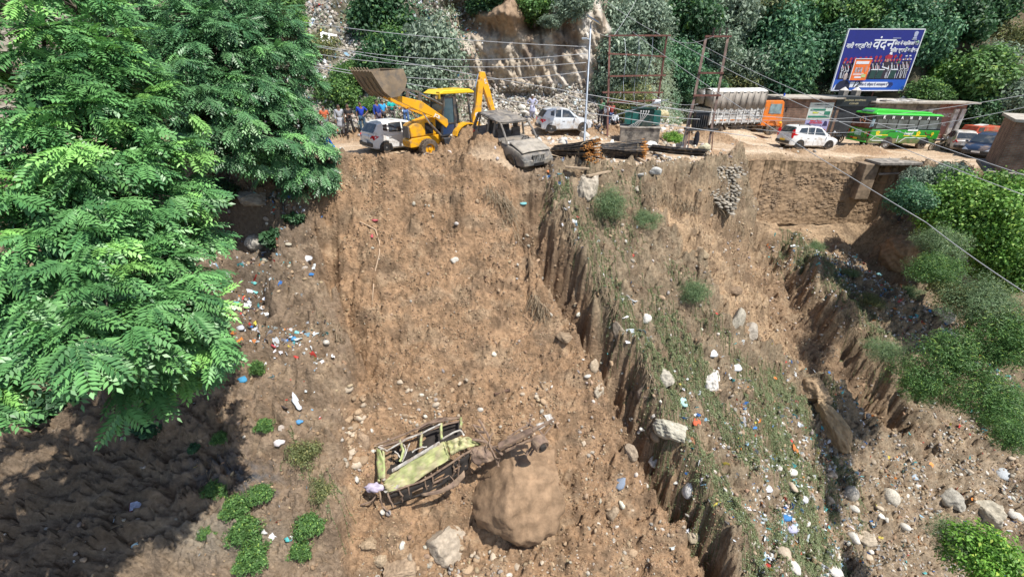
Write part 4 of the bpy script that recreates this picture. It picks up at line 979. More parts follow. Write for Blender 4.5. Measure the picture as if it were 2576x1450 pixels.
        if tail == 'side':
            MB().face([(ar[0]-.14, s*ar[3]*.62, ar[2]-.17), (ar[0]-.05, s*(ar[3]*.96), ar[2]-.24), (ar[0]+.22, s*(ar[3]*1.0+.012), ar[2]-.10), (ar[0]+.02, s*ar[3]*.93, ar[2]-.02), (ar[0]-.10, s*ar[3]*.78, ar[2]-.04)]).build('tail_light', REDL, root, solid=.05)
        else:
            MB().box((ar[0]-.06, s*ar[3]*.90, ar[2]-.02), (.14, .13, .42), rot=(0, -.15, 0)).build('tail_light', REDL, root, bevel=.03)
            if tail == 'high': MB().prism([(ar[0]-.10, ar[2]-.05), (ar[0]+.35, ar[2]+.0), (ar[0]+.06, ar[2]+.08), (ar[0]-.02, ar[2]+.36), (ar[0]-.12, ar[2]+.2)], s*(ar[3]*.80), s*(ar[3]*.995)).build('tail_light', REDL, root)
        MB().face([(af[0]+.16, s*af[3]*.50, af[2]-.22), (af[0]+.08, s*af[3]*.97, af[2]-.20), (af[0]-.20, s*(af[3]+.012), af[2]-.06), (af[0]+.06, s*af[3]*.80, af[2]-.04)]).build('headlight', CLEARL if not open_win else MATS['burnt_dull'], root, solid=.06)
    xr = st[0][0]; xf = st[-1][0]
    MB().box((xr-.02, 0, st[0][1]+.16), (.12, W*.80, .20)).build('rear_bumper', BLACKP if name != 'white_mpv' else mpaint, root, bevel=.03)
    MB().box((xf-.01, 0, st[-1][1]+.14), (.14, W*.84, .24)).build('front_bumper', BLACKP if not open_win else MATS['burnt_dull'], root, bevel=.04)
    if grille:
        g = MB(); g.box((xf+.015, 0, st[-1][2]-.12), (.05, W*.42, .14)); g.build('grille', BLACKP, root)
    if plate is not None:
        pl = MB().box((xr-.085, 0, st[0][1]+.30), (.02, .46, .11)).build('number_plate', plate, root)
        MB().box((xf+.085, 0, st[-1][1]+.16), (.02, .46, .11)).build('number_plate', plate, root)
    if rails:
        for s in (1, -1):
            m = MB(); zt = cab[2][2]+.07; m.bar((cab[1][0]-.1, s*cab[2][4]*.9, zt), (cab[-2][0]+.1, s*cab[2][4]*.9, zt), .035)
            for x in (cab[1][0]-.15, cab[-2][0]+.15, (cab[1][0]+cab[-2][0])/2): m.bar((x, s*cab[2][4]*.9, zt-.07), (x, s*cab[2][4]*.9, zt), .035)
            m.build('roof_rail', BLACKP, root)
    return root
def ground_at(u, v):
    p = hit(u, v, what='ground'); return p
def std_car(name, label, u, v, heading, L, W, H, mp, kind, dz=0.0, **kw):
    p = ground_at(u, v); x, y = p.x, p.y
    f = Vector((math.cos(heading), math.sin(heading))); sd_ = Vector((-f.y, f.x)); wb = L*.3
    def g(a, b): return float(gh(x+f.x*a+sd_.x*b, y+f.y*a+sd_.y*b))
    z = max((g(wb, .7)+g(-wb, .7)+g(wb, -.7)+g(-wb, -.7))/4, g(0, 0)-.1)+dz
    pitch = -math.atan2((g(wb, 0)-g(-wb, 0)), 2*wb)*.8
    h = L/2; w = W/2; b = H*.60
    if kind == 'hatch':
        st = [(-h+.02, .28, .78*b/.9, w*.80), (-h+.14, .22, b, w*.93), (-h+.5, .20, b+.02, w*.985), (0, .18, b, w), (h-1.1, .18, b-.02, w*.99), (h-.5, .20, b-.10, w*.96), (h-.14, .22, b-.22, w*.88), (h-.02, .26, b-.38, w*.72)]
        cab = [(h-.95, b-.03, b+.0, w*.90, w*.86), (h-1.62, b, H-.10, w*.93, w*.76), (h-2.1, b, H-.02, w*.94, w*.74), (-h+.75, b+.02, H-.04, w*.93, w*.72), (-h+.42, b+.02, H-.12, w*.92, w*.72), (-h+.10, b, b+.03, w*.88, w*.82)]
        win = [[(h-1.25, .12), (h-1.62, .82), (h-2.05, .86), (h-2.08, .10)], [(h-2.16, .10), (h-2.13, .86), (-h+.98, .84), (-h+.92, .12)], [(-h+.84, .2), (-h+.88, .8), (-h+.66, .74), (-h+.62, .3)]]
        doors = [(h-2.1, h-1.15), (h-2.95, h-2.14)]; wx = (h-.70, -h+.66); wr = .285
    elif kind == 'mpv':
        st = [(-h+.02, .30, .80*b, w*.82), (-h+.16, .24, b+.02, w*.94), (-h+.6, .22, b+.02, w*.985), (0, .20, b-.01, w), (h-1.2, .20, b-.05, w*.99), (h-.5, .22, b-.13, w*.96), (h-.14, .24, b-.25, w*.88), (h-.02, .28, b-.42, w*.72)]
        cab = [(h-.85, b-.07, b-.04, w*.90, w*.86), (h-1.65, b-.02, H-.12, w*.93, w*.76), (h-2.2, b, H-.04, w*.94, w*.75), (-h+.75, b+.02, H-.06, w*.93, w*.74), (-h+.38, b+.02, H-.12, w*.92, w*.74), (-h+.12, b, b+.05, w*.88, w*.82)]
        win = [[(h-1.25, .15), (h-1.68, .82), (h-2.15, .86), (h-2.2, .10)], [(h-2.28, .10), (h-2.23, .86), (-h+1.30, .85), (-h+1.28, .12)], [(-h+1.20, .14), (-h+1.22, .85), (-h+.70, .8), (-h+.52, .3)]]
        doors = [(h-2.2, h-1.2), (-h+1.25, h-2.25)]; wx = (h-.80, -h+.80); wr = .31
    root = car(name, label, (x, y, z), heading, L, W, H, mp, st, cab, wx, wr, doors=doors, win=win, rot=(0, pitch), **kw)
    return root
HERE = None
std_car('hatchback', 'white hatchback seen from behind, squeezed between the yellow digger and the onlookers', 1008, 374, math.radians(42), 3.77, 1.68, 1.52, WHITE, 'hatch', tail='side')
std_car('hatchback', 'pale silver hatchback standing among white stones behind the burnt car', 1417, 338, math.radians(12), 3.45, 1.50, 1.48, SILVER, 'hatch', tail='side', dz=.05)
mv = std_car('minivan', 'white seven seat minivan with roof rails on the road left of the green bus', 2022, 373, math.radians(10), 4.05, 1.70, 1.62, WHITE, 'mpv', tail='high', rails=True, plate=PLATEY, dz=.03)
NAVY = paint('navy_paint', (0.018, 0.035, 0.075), .3); GREYW = paint('dusty_white_paint', (0.62, 0.60, 0.57), .5)
std_car('hatchback', 'dusty white hatchback seen from behind next to the motorcycle', 2400, 378, math.radians(60), 3.5, 1.5, 1.5, GREYW, 'hatch', tail='side', dz=.03)
std_car('suv', 'dark blue car facing the camera beside the brick building', 2470, 392, math.radians(212), 4.0, 1.8, 1.6, NAVY, 'mpv', tail='side', dz=.03)
# the burnt car
BURNT = mat('burnt_metal', (0.145, 0.135, 0.125), rough=0.75, metal=.15, var=0.4, vs=3, dirt=(0.30, 0.26, 0.21), da=.55, ds=2.5, bump=.25, bs=12)
BURNTD = mat('burnt_dull', (0.17, 0.17, 0.165), rough=0.8, var=0.35, vs=5, dirt=(0.32, 0.28, 0.22), da=.5, ds=3)
SEAT = mat('scorched_seat', (0.10, 0.085, 0.075), rough=.95, var=.3, vs=6)
def burnt():
    pr = ground_at(1215, 352); hd = math.radians(-57); L, W, H = 4.4, 1.82, 1.85; h = L/2; w = W/2; b = 1.06
    st = [(-h+.02, .40, .9, w*.84), (-h+.14, .34, b+.02, w*.95), (-h+.6, .32, b, w), (0, .32, b, w), (h-1.45, .32, b-.02, w*.99), (h-.9, .34, b-.02, w*.97), (h-.35, .36, b-.10, w*.93), (h-.10, .38, b-.20, w*.86), (h, .42, b-.34, w*.78)]
    cab = [(h-1.25, b, b+.02, w*.9, w*.85), (h-1.95, b, H-.1, w*.93, w*.78), (h-2.5, b, H, w*.94, w*.76), (-h+.5, b, H-.02, w*.93, w*.76), (-h+.1, b, b+.2, w*.9, w*.8)]
    c0 = P(1283, 372, 20.7)
    root = car('burnt_car', 'burnt out grey off road car without glass, its nose hanging over the broken edge', (c0.x, c0.y, c0.z-.55), hd, L, W, H, BURNT, st, cab, (h-.85, -h+.85), .35, doors=[(h-2.35, h-1.35), (-h+1.05, h-2.40)], plate=None, open_win=True, rot=(math.radians(2), math.radians(7)), tail='side', rimm=BURNTD)
    m = MB(); R = .045
    top = lambda x: H-.03-.05*max(0, (x-(h-2.3)))
    for s in (1, -1):
        m.tube([(h-1.22, s*w*.88, b), (h-1.6, s*w*.84, b+.42), (h-1.98, s*w*.78, H-.08)], .045, 6)
        for x, l in ((h-2.42, 0), (-h+1.45, 0)): m.bar((x, s*w*.93, b-.02), (x, s*w*.78, H-.05), .09, .05)
        m.bar((-h+.14, s*w*.9, b), (-h+.45, s*w*.78, H-.06), .10, .10); m.bar((-h+.62, s*w*.92, b), (-h+.62, s*w*.78, H-.05), .08, .05)
        m.bar((h-1.98, s*w*.78, H-.07), (-h+.45, s*w*.77, H-.04), .08, .06)
    m.bar((h-1.98, -w*.78, H-.08), (h-1.98, w*.78, H-.08), .07, .05); m.bar((-h+.12, -w*.85, b+.03), (-h+.12, w*.85, b+.03), .08)
    m.build('window_pillars', BURNT, root)
    # sagging roof skin
    n = 14; V = []
    for i in range(n):
        for j in range(n):
            x = lerp(h-1.94, -h+.36, i/(n-1)); y = lerp(-w*.78, w*.78, j/(n-1))
            sag = .13*math.exp(-((x-(h-2.3))/.4)**2)*math.cos(y/w*1.5)+.035*math.sin(i*2.1)*math.cos(y*2)+.02*math.sin(x*23)
            V.append((x, y, H-.015-sag+.03*math.cos(y/w*1.4)))
    m = MB(); m.add(V, [(i*n+j, i*n+j+1, (i+1)*n+j+1, (i+1)*n+j) for i in range(n-1) for j in range(n-1)]); m.build('roof', BURNT, root, smooth=True, solid=.02)
    # bonnet, buckled
    V = []
    for i in range(n):
        for j in range(n):
            t = i/(n-1); x = lerp(h-1.22, h-.16, t); y = lerp(-w*.80, w*.80, j/(n-1)); z = lerp(b+.09, b-.10, t**1.6)+.05*math.exp(-((y+.2)/.25)**2)*math.sin(t*3)+.03*math.cos(y*5+1)*math.sin(t*3.1)-.05*(y/w)**4
            V.append((x, y, z+.03))
    m = MB(); m.add(V, [(i*n+j, i*n+j+1, (i+1)*n+j+1, (i+1)*n+j) for i in range(n-1) for j in range(n-1)]); m.build('bonnet', mat('scorched_bonnet', (0.26, 0.235, 0.20), rough=.7, var=.35, vs=3, dirt=(0.42, .37, .30), da=.5, metal=.1), root, smooth=True, solid=.02)
    g = MB(); 
    for k in range(7): g.box((h+.03, -.27+.09*k, .76), (.06, .035, .20), rot=(0, -.25, 0), m=0)
    g.box((h+.02, 0, .88), (.07, .68, .04)); g.box((h+.03, 0, .80), (.09, .13, .15)); g.box((h-.01, 0, .76), (.03, .64, .2), m=1); g.build('slatted_grille', [CHROME if False else BURNTD, INK], root)
    MB().box((h+.085, 0, .50), (.03, .5, .12)).build('number_plate_holder', INK, root)
    for k, (sx_, sy_) in enumerate([(h-2.15, .40), (h-2.15, -.40), (h-3.1, .40), (h-3.1, -.40)]):
        q = MB(); q.box((sx_, sy_, .80), (.5, .46, .14)); q.box((sx_-.26, sy_, 1.13), (.13, .44, .62), rot=(0, -.18, 0)); q.box((sx_-.34, sy_, 1.52), (.10, .26, .18)); q.build('seat', SEAT, root, bevel=.04)
    q = MB(); q.ring((h-1.62, .38, 1.08), (-.9, 0, .45), .18, .018, 20, 5); q.bar((h-1.62, .38, 1.08), (h-1.3, .38, .95), .04); q.build('steering_wheel', INK, root)
    q = MB(); q.box((h-1.36, 0, b-.02), (.35, W*.82, .12)); q.build('dashboard', mat('ash', (.45, .43, .40), rough=1, var=.4, vs=12), root, bevel=.03)
burnt()
# ------------------------------------------------------------------ the digger
YEL = mat('digger_yellow', (0.80, 0.40, 0.012), rough=.38, var=.06, vs=2, coat=.3, dirt=(0.33, 0.21, 0.10), da=.35, ds=2.2)
STEEL = mat('worn_steel', (0.16, 0.145, 0.13), rough=.5, metal=.5, var=.3, dirt=(0.24, 0.18, 0.12), da=.5, ds=3)
BUCK = mat('muddy_bucket', (0.235, 0.175, 0.115), rough=.75, var=.2, vs=3, dirt=(0.14, 0.12, 0.10), da=.45, ds=2.5, bump=.3, bs=8)
CABG = mat('cab_glass', (0.06, 0.10, 0.12), rough=.06, var=.3, vs=1.2, spec=.8); DKG = mat('dark_grey_frame', (0.035, 0.038, 0.045), rough=.5, var=.15, dirt=(.2, .15, .1), da=.3)
def digger():
    hd = math.radians(218); f = Vector((math.cos(hd), math.sin(hd), 0)); s_ = Vector((-f.y, f.x, 0))
    c = P(1080, 398, 21.6)               # contact of the near front wheel
    o = c-f*1.25-s_*(.78)                # local origin; near side is +y
    z0 = c.z+.0
    root = empty('backhoe_loader', (o.x, o.y, z0), (0, 0, hd), 'yellow backhoe loader with raised mud caked bucket, parked behind the heap of earth', 'excavator')
    # chassis and bonnet
    m = MB(); m.prism([(.35, .55), (2.0, .50), (2.02, .80), (1.9, .92), (.35, 1.0)], -.42, .42); m.build('front_chassis', YEL, root, bevel=.03)
    m = MB(); m.box((1.25, 0, .55), (.22, 1.75, .14)); m.build('front_axle', STEEL, root)
    m = MB(); m.prism([(.55, 1.0), (1.92, .95), (1.96, 1.42), (1.80, 1.56), (.55, 1.88)], -.40, .40); m.build('bonnet', YEL, root, bevel=.05)
    m = MB(); m.box((1.965, 0, 1.18), (.06, .66, .52), rot=(0, -.05, 0)); m.build('radiator_grille', mat('grille_grey', (.10, .10, .105), rough=.6, dirt=(.25, .2, .15), da=.5), root, bevel=.02)
    for s in (1, -1):
        MB().box((.95, s*.405, 1.32), (.42, .03, .50)).build('engine_vent', INK, root)
        m = MB(); m.prism([(-.75, .48), (.35, .48), (.42, .85), (-.62, .88)], s*.45, s*.86); m.build('step_tank', DKG, root, bevel=.03)
    # wheels
    def big(x, y, r, w):
        m = MB(); n = 40; V = []; prof = [(r*.55, -w/2), (r*.90, -w/2), (r*.97, -w*.42), (r*.97, w*.42), (r*.90, w/2), (r*.55, w/2)]
        K = len(prof)
        for i in range(n):
            a = 2*math.pi*i/n
            for rr, yy in prof: V.append((x+rr*math.cos(a), y+yy, r+rr*math.sin(a)))
        m.add(V, [(i*K+j, ((i+1) % n)*K+j, ((i+1) % n)*K+(j+1) % K, i*K+(j+1) % K) for i in range(n) for j in range(K)])
        for i in range(20):
            a = 2*math.pi*i/20
            for s in (1, -1):
                a2 = a+(.08 if s > 0 else -.08); p = Vector((x+r*.97*math.cos(a2), y+s*w*.24, r+r*.97*math.sin(a2))); R = Euler((0, -a2, 0)).to_matrix()@Euler((s*.7, 0, 0)).to_matrix()
                m.box(p, (r*.10, w*.55, r*.075), 0, R)
        t = m.build('wheel', TYRE, root)
        q = MB(); s = 1 if y > 0 else -1; q.cyl((x, y-s*w*.25, r), (x, y+s*w*.28, r), r*.56, r*.50, n=20); q.cyl((x, y, r), (x, y+s*w*.42, r), r*.16, n=10); q.ring((x, y+s*w*.40, r), (0, 1, 0), r*.53, r*.04, 20, 6); q.build('rim', YEL, t)
    for s in (1, -1): big(1.25, s*.78, .45, .33); big(-.92, s*.82, .68, .46)
    for s in (1, -1):
        m = MB(); n = 10; R = .82; a0 = [math.pi*(1.02-k/n*.92) for k in range(n+1)]
        o_ = [(-.92+R*math.cos(a), .68+R*math.sin(a)) for a in a0]; i_ = [(-.92+(R-.06)*math.cos(a), .68+(R-.06)*math.sin(a)) for a in a0[::-1]]
        m.prism(o_+i_, s*.55, s*1.08); m.build('mudguard', YEL, root)
    # cab
    fl = .95; ct = 2.78; m = MB()
    x0, x1 = -1.35, .42; wl = .62; wt = .60
    P4 = {}
    for s in (1, -1):
        m.bar((x1, s*wl, fl), (x1-.30, s*wt, ct), .07, .08); m.bar((-.45, s*wl, fl), (-.45, s*wt, ct), .09, .07); m.bar((x0-.02, s*wl, fl+.35), (x0+.18, s*wt, ct), .08)
        m.bar((x1, s*wl, fl), (x0, s*wl, fl+.1), .07, .08)
    m.bar((x1, -wl, fl), (x1, wl, fl), .08); m.bar((x0, -wl, fl+.38), (x0, wl, fl+.38), .07); m.box((-.45, 0, fl-.02), (1.8, 1.25, .06)); m.build('cab_frame', DKG, root)
    for s in (1, -1):
        d = MB().face([(x1-.05, s*(wl+.012), fl+.08), (-.38, s*(wl+.012), fl+.08), (-.38, s*(wt+.012), ct-.08), (x1-.27, s*(wt+.012), ct-.08)]).build('door', CABG, root, solid=.02)
        q = MB(); q.bar((x1-.05, s*(wl+.03), fl+.10), (x1-.28, s*(wt+.03), ct-.1), .06); q.bar((-.36, s*(wl+.03), fl+.10), (-.36, s*(wt+.03), ct-.1), .07); q.bar((-.36, s*(wl+.03), fl+.55), (x1-.1, s*(wl+.03), fl+.55), .05); q.bar((-.36, s*(wt+.03), ct-.1), (x1-.28, s*(wt+.03), ct-.1), .05); q.build('door_frame', DKG, d)
        MB().box((.0, s*(wl+.02), fl+.28), (.75, .02, .5)).build('lower_door_panel', mat('navy_panel', (.02, .045, .11), rough=.3), d)
        MB().bar((-.9, s*(wl+.04), fl+.42), (x0+.05, s*(wl+.04), fl+.42), .05).build('side_rail', DKG, root)
    MB().box((x1-.17, 0, 1.95), (.015, 1.1, 1.45), rot=(0, -.17, 0)).build('windscreen', CABG, root)
    m = MB(); m.prism([(x1+.12, ct+.02), (x1-.2, ct+.19), (x0+.1, ct+.22), (x0-.16, ct+.10), (x0-.16, ct+.03)], -.74, .74); m.build('cab_roof', mat('roof_yellow', (.85, .56, .02), rough=.35, var=.05, coat=.3), root, bevel=.05)
    for s in (.5, -.5): MB().cyl((x1+.0, s, ct-.10), (x1+.08, s, ct-.12), .08, n=12).build('work_lamp', CLEARL, root)
    MB().box((x1+.02, .62, ct-.02), (.03, .3, .3), rot=(0, 0, 0)).build('number_plate', PLATEY, root)
    q = MB(); q.box((-.55, 0, 1.32), (.5, .5, .14)); q.box((-.78, 0, 1.62), (.12, .48, .6)); q.build('seat', INK, root, bevel=.03)
    # loader arms, raised
    pv = Vector((.28, 0, 1.72)); kn = Vector((1.72, 0, 2.55)); tip = Vector((2.75, 0, 2.75))
    pv = Vector((.15, 0, 1.55)); kn = Vector((1.45, 0, 2.42)); tip = Vector((2.85, 0, 2.95))
    for s in (1, -1):
        y = s*.62
        prof = [(.02, 1.45), (.15, 1.30), (.75, 1.82), (1.55, 2.15), (2.9, 2.80), (2.92, 2.98), (2.1, 2.74), (1.35, 2.55), (.55, 2.02), (.05, 1.68)]
        MB().prism(prof, y-.07, y+.07).build('loader_arm', YEL, root, bevel=.02)
        MB().prism([(-.12, 1.0), (.32, 1.0), (.34, 1.75), (.02, 1.85), (-.12, 1.6)], y-.12, y-.09).build('arm_tower', YEL, root)
        m = MB(); m.cyl((.45, y+.0, .98), (1.0, y, 1.55), .06, n=10); m.cyl((1.0, y, 1.55), (1.35, y, 2.12), .035, n=8, m=1); m.build('lift_cylinder', [STEEL, CHROME], root)
        m = MB(); m.bar((1.50, y, 2.35), (1.36, y, 2.95), .06, .16); m.bar((1.38, y, 2.93), (2.75, y, 3.22), .05, .09); m.cyl((.28, y-.0, 2.35), (.95, y, 2.68), .06, n=10); m.cyl((.95, y, 2.68), (1.42, y, 2.90), .035, n=8, m=1); m.build('tilt_linkage', [STEEL, CHROME], root)
        if s == 1: text('JCB', .20, frame((.62, y+.085, 1.86), (-.86, 0, -.5), (-.5, 0, .86)), PLATE, root, bold=.006)
    MB().cyl((1.45, -.62, 2.2), (1.45, .62, 2.2), .07, n=10).build('cross_tube', YEL, root)
    # bucket
    m = MB(); by = 1.15; an = math.radians(34); rb = lambda P_: [(2.78+(x-2.78)*math.cos(an)-(z-2.95)*math.sin(an), 2.95+(x-2.78)*math.sin(an)+(z-2.95)*math.cos(an)) for x, z in P_]
    cup = [(2.75, 2.72), (3.05, 2.62), (3.80, 3.02), (4.05, 3.18), (3.98, 3.26)]
    back = [(2.62, 3.05), (2.66, 3.55), (2.95, 3.98)]
    outer = [(2.95, 3.98), (2.60, 3.70), (2.52, 3.30), (2.62, 2.92), (2.90, 2.68), (3.30, 2.72), (4.10, 3.10)]
    inner = [(4.08, 3.14), (3.28, 2.78), (2.93, 2.74), (2.68, 2.95), (2.58, 3.30), (2.66, 3.66), (2.99, 3.94)]
    m.prism(rb(outer+inner), -by, by)
    for s in (1, -1): m.prism(rb([(2.95, 3.98), (2.60, 3.70), (2.52, 3.30), (2.62, 2.92), (2.90, 2.68), (3.30, 2.72), (4.10, 3.10), (3.55, 3.5)]), s*by-.02, s*by+.02)
    m.build('bucket', BUCK, root)
    m = MB()
    tx, tz = rb([(4.16, 3.12)])[0]
    for k in range(7): m.box((tx, -1.0+.333*k, tz), (.2, .09, .04), rot=(0, -.45-an, 0))
    for k in range(4): m.prism(rb([(2.90, 2.66), (3.30, 2.70), (3.9, 2.98), (3.9, 2.96), (3.3, 2.66), (2.9, 2.62)]), -.85+.56*k, -.80+.56*k)
    m.build('bucket_teeth_and_ribs', BUCK, root)
    # backhoe, folded
    m = MB(); m.box((-1.75, 0, 1.0), (.30, 1.6, .55)); m.build('backhoe_frame', YEL, root, bevel=.02)
    for s in (1, -1): m = MB(); m.bar((-1.8, s*.85, 1.2), (-1.8, s*.85, .35), .16); m.box((-1.8, s*.85, .30), (.5, .3, .06)); m.build('stabiliser_leg', YEL, root)
    bp = Vector((-1.95, 0, .85))
    m = MB(); m.prism([(-1.80, .75), (-2.25, .70), (-2.20, 1.9), (-2.62, 3.25), (-2.80, 3.32), (-2.88, 3.18), (-2.55, 2.0), (-2.35, 1.2)][::-1] if False else [(-1.78, .70), (-1.72, 1.30), (-2.02, 2.30), (-2.20, 3.28), (-2.36, 3.45), (-2.55, 3.40), (-2.50, 3.22), (-2.36, 2.2), (-2.22, 1.3), (-2.24, .70)], -.14, .14); m.build('boom', YEL, root, bevel=.02)
    m = MB(); m.prism([(-2.28, 3.48), (-2.42, 3.72), (-2.62, 3.70), (-2.78, 3.30), (-3.35, 1.50), (-3.22, 1.44), (-2.95, 1.9), (-2.42, 3.2)], -.11, .11); m.build('dipper_arm', YEL, root, bevel=.02)
    m = MB(); m.cyl((-1.98, 0, 2.1), (-2.06, 0, 3.0), .06, n=10, m=0); m.cyl((-2.06, 0, 3.0), (-2.28, 0, 3.62), .035, n=8, m=1); m.build('boom_cylinder', [STEEL, CHROME], root)
    m = MB(); m.prism([(-3.22, 1.55), (-3.42, 1.50), (-3.60, 1.05), (-3.45, .62), (-3.05, .50), (-2.85, .75), (-3.1, 1.0)], -.30, .30); m.build('backhoe_bucket', BUCK, root)
    for sx_, zz, sz_, an in ((-2.13, 1.9, .26, 1.40), (-2.52, 3.38, .17, 1.9)):
        pass
    text('JCB', .30, frame((-2.05, .150, 1.62), (.12, 0, 1), (1, 0, -.12)), PLATE, root, bold=.008)
    text('JCB', .16, frame((-2.62, .120, 3.28), (.3, 0, 1), (1, 0, -.3)), PLATE, root, bold=.004)
    return root
digger()
# ------------------------------------------------------------------ lorry and bus
def lorry():
    p = ground_at(1860, 350); hd = math.radians(11)
    p = P(1818, 341, 37.5); p.z = float(gh(p.x, p.y))
    root = empty('lorry', (p.x, p.y, p.z), (0, 0, hd), 'orange cab lorry with a grey tarpaulin over its white slatted load body', 'lorry')
    OR = mat('orange_paint', (.72, .19, .02), rough=.4, var=.06, dirt=MUD, da=.35); WS = mat('white_slats', (.62, .62, .60), rough=.6, var=.12, vs=4, dirt=(.3, .26, .22), da=.45, ds=3)
    TP = mat('grey_tarpaulin', (.30, .27, .235), rough=.85, var=.2, vs=2, bump=.4, bs=6); TPT = mat('pale_tarpaulin', (.62, .61, .57), rough=.85, var=.12, vs=2, bump=.3, bs=5)
    L0, L1, W = -2.3, 2.35, 2.3; zb, zm, zt = 1.05, 2.15, 3.45
    m = MB(); m.box(((L0+L1)/2, 0, zb-.05), (L1-L0, W*.9, .1)); m.bar((L0+.1, -.45, .85), (4.1, -.45, .85), .12, .22); m.bar((L0+.1, .45, .85), (4.1, .45, .85), .12, .22)
    for x in np.linspace(L0+.3, L1-.2, 8): m.bar((x, -W/2, zb-.12), (x, W/2, zb-.12), .07)
    m.build('chassis', STEEL, root)
    m = MB()
    for s in (1, -1):
        m.box(((L0+L1)/2, s*W/2, (zb+zm)/2), (L1-L0, .04, zm-zb-.02))
        for k in range(5): m.box(((L0+L1)/2, s*(W/2+.028), zb+.12+.2*k), (L1-L0, .02, .10))
    m.box((L0, 0, (zb+zm)/2), (.05, W, zm-zb)); m.box((L1, 0, (zb+zm)/2), (.05, W, zm-zb)); lb = m.build('load_body', WS, root)
    for s in (1, -1):
        for x in np.linspace(L0+.02, L1-.02, 9): MB().box((x, s*(W/2+.05), (zb+zm)/2-.04), (.07, .05, zm-zb+.1)).build('stake', WS, lb)
    m = MB()
    for x in np.linspace(L0+.45, L1-.45, 6): m.box((x, -W/2-.055, zb+.25), (.5, .012, .07))
    m.build('coloured_band', mat('orange_band', (.7, .25, .05), rough=.6, dirt=(.5, .4, .3), da=.5), lb)
    text('Goods  Jee  Smyle  And', .34, frame((-.6, -W/2-.068, 1.80), (1, 0, 0), (0, 0, 1)), INK, lb)
    m = MB(); m.ring((1.9, -W/2-.06, 1.72), (0, 1, 0), .26, .02, 24, 5); m.build('round_emblem', INK, lb)
    # tarpaulin: pale top with ridged bows and darker hanging sides
    n = 46; V = []; 
    for i in range(n):
        t = i/(n-1); x = lerp(L0-.04, L1+.05, t)
        for (y, z) in ((-W/2-.04, zm-.05), (-W/2-.03, (zm+zt)/2), (-W/2+.03, zt-.06)):
            V.append((x, y-.05*math.sin(t*51+z*2)-.02*math.sin(t*120), z))
    m = MB(); K = 3; m.add(V, [(i*K+j, i*K+j+1, (i+1)*K+j+1, (i+1)*K+j) for i in range(n-1) for j in range(K-1)])
    m.add([(x, -y, z) for x, y, z in V], [(i*K+j, i*K+j+1, (i+1)*K+j+1, (i+1)*K+j) for i in range(n-1) for j in range(K-1)])
    m.face([(L1+.06, -W/2, zm-.05), (L1+.06, W/2, zm-.05), (L1+.06, W/2-.1, zt), (L1+.06, -W/2+.1, zt)])
    m.face([(L0-.05, -W/2, zm+.1), (L0-.05, -.2, zm+.2), (L0-.05, -.1, zt), (L0-.05, -W/2+.05, zt)]); m.face([(L0-.06, 0, zm+.3), (L0-.06, W/2, zm+.2), (L0-.06, W/2-.05, zt), (L0-.06, -.05, zt)])
    tp = m.build('tarpaulin', TP, root, smooth=True, solid=.02)
    V = []; rows = [(-W/2+.0, zt-.10), (-W/2+.12, zt-.02), (-.5, zt+.10), (0, zt+.14), (.5, zt+.10), (W/2-.12, zt-.02), (W/2, zt-.10)]; K = len(rows)
    for i in range(n):
        t = i/(n-1); x = lerp(L0-.06, L1+.08, t)
        for (y, z) in rows: V.append((x, y, z-.035*abs(math.sin(t*math.pi*8))*(1-abs(y)/W)))
    m = MB(); m.add(V, [(i*K+j, i*K+j+1, (i+1)*K+j+1, (i+1)*K+j) for i in range(n-1) for j in range(K-1)]); m.build('tarpaulin_top', TPT, tp, smooth=True, solid=.02)
    m = MB()
    for x in np.linspace(L0+.1, L1-.1, 9): m.bar((x, -W/2-.10, zm-.1), (x+.12, -W/2-.03, zt-.05), .018)
    m.build('rope', INK, tp)
    # cab
    m = MB(); m.prism([(2.5, .75), (4.35, .70), (4.42, 1.5), (4.22, 2.55), (4.05, 2.68), (2.62, 2.70), (2.5, 2.6)], -1.08, 1.08); cb = m.build('cab', OR, root, bevel=.06)
    for s in (1, -1):
        MB().face([(2.95, s*1.095, 1.72), (4.12, s*1.095, 1.66), (4.02, s*1.095, 2.42), (2.98, s*1.095, 2.42)]).build('side_window', mat('pale_glass', (.20, .28, .30), rough=.1, spec=.8, var=.3), root, solid=.02)
        MB().prism([(3.0, .8), (2.95, 1.05), (3.15, 1.30), (3.75, 1.30), (4.0, 1.05), (4.05, .8), (3.9, .8), (3.8, 1.0), (3.65, 1.15), (3.25, 1.15), (3.12, 1.0), (3.12, .8)], s*1.04, s*1.16).build('wheel_arch', OR, root)
        MB().box((4.45, s*1.15, 2.0), (.08, .10, .38)).build('mirror', INK, root)
    MB().box((4.36, 0, 2.05), (.03, 1.9, .75), rot=(0, -.19, 0)).build('windscreen', GLASS, root)
    m = MB(); m.box((4.43, 0, .78), (.16, 2.2, .35)); m.build('bumper', OR, root, bevel=.03)
    m = MB(); m.bar((2.7, -1.0, 2.95), (4.0, -1.0, 2.95), .04); m.bar((2.7, 1.0, 2.95), (4.0, 1.0, 2.95), .04); m.bar((4.0, -1, 2.95), (4.0, 1, 2.95), .04)
    for x in (2.8, 3.4, 4.0): m.bar((x, -1, 2.68), (x, -1, 2.95), .03); m.bar((x, 1, 2.68), (x, 1, 2.95), .03)
    m.box((3.3, 0, 2.80), (1.2, 1.7, .18)); m.build('roof_carrier', INK, root)
    MB().box((4.1, -.95, 3.1), (.1, .1, .2)).build('blue_flag', mat('flag_blue', (.02, .08, .5)), root)
    MB().box((4.28, -1.1, 1.0), (.2, .02, .14)).build('marker_plate', PLATEY, root)
    for x in (3.55, -1.3):
        for s in (1, -1): wheel(root, x, s*.92, .50, .30, STEEL, 8, .52)
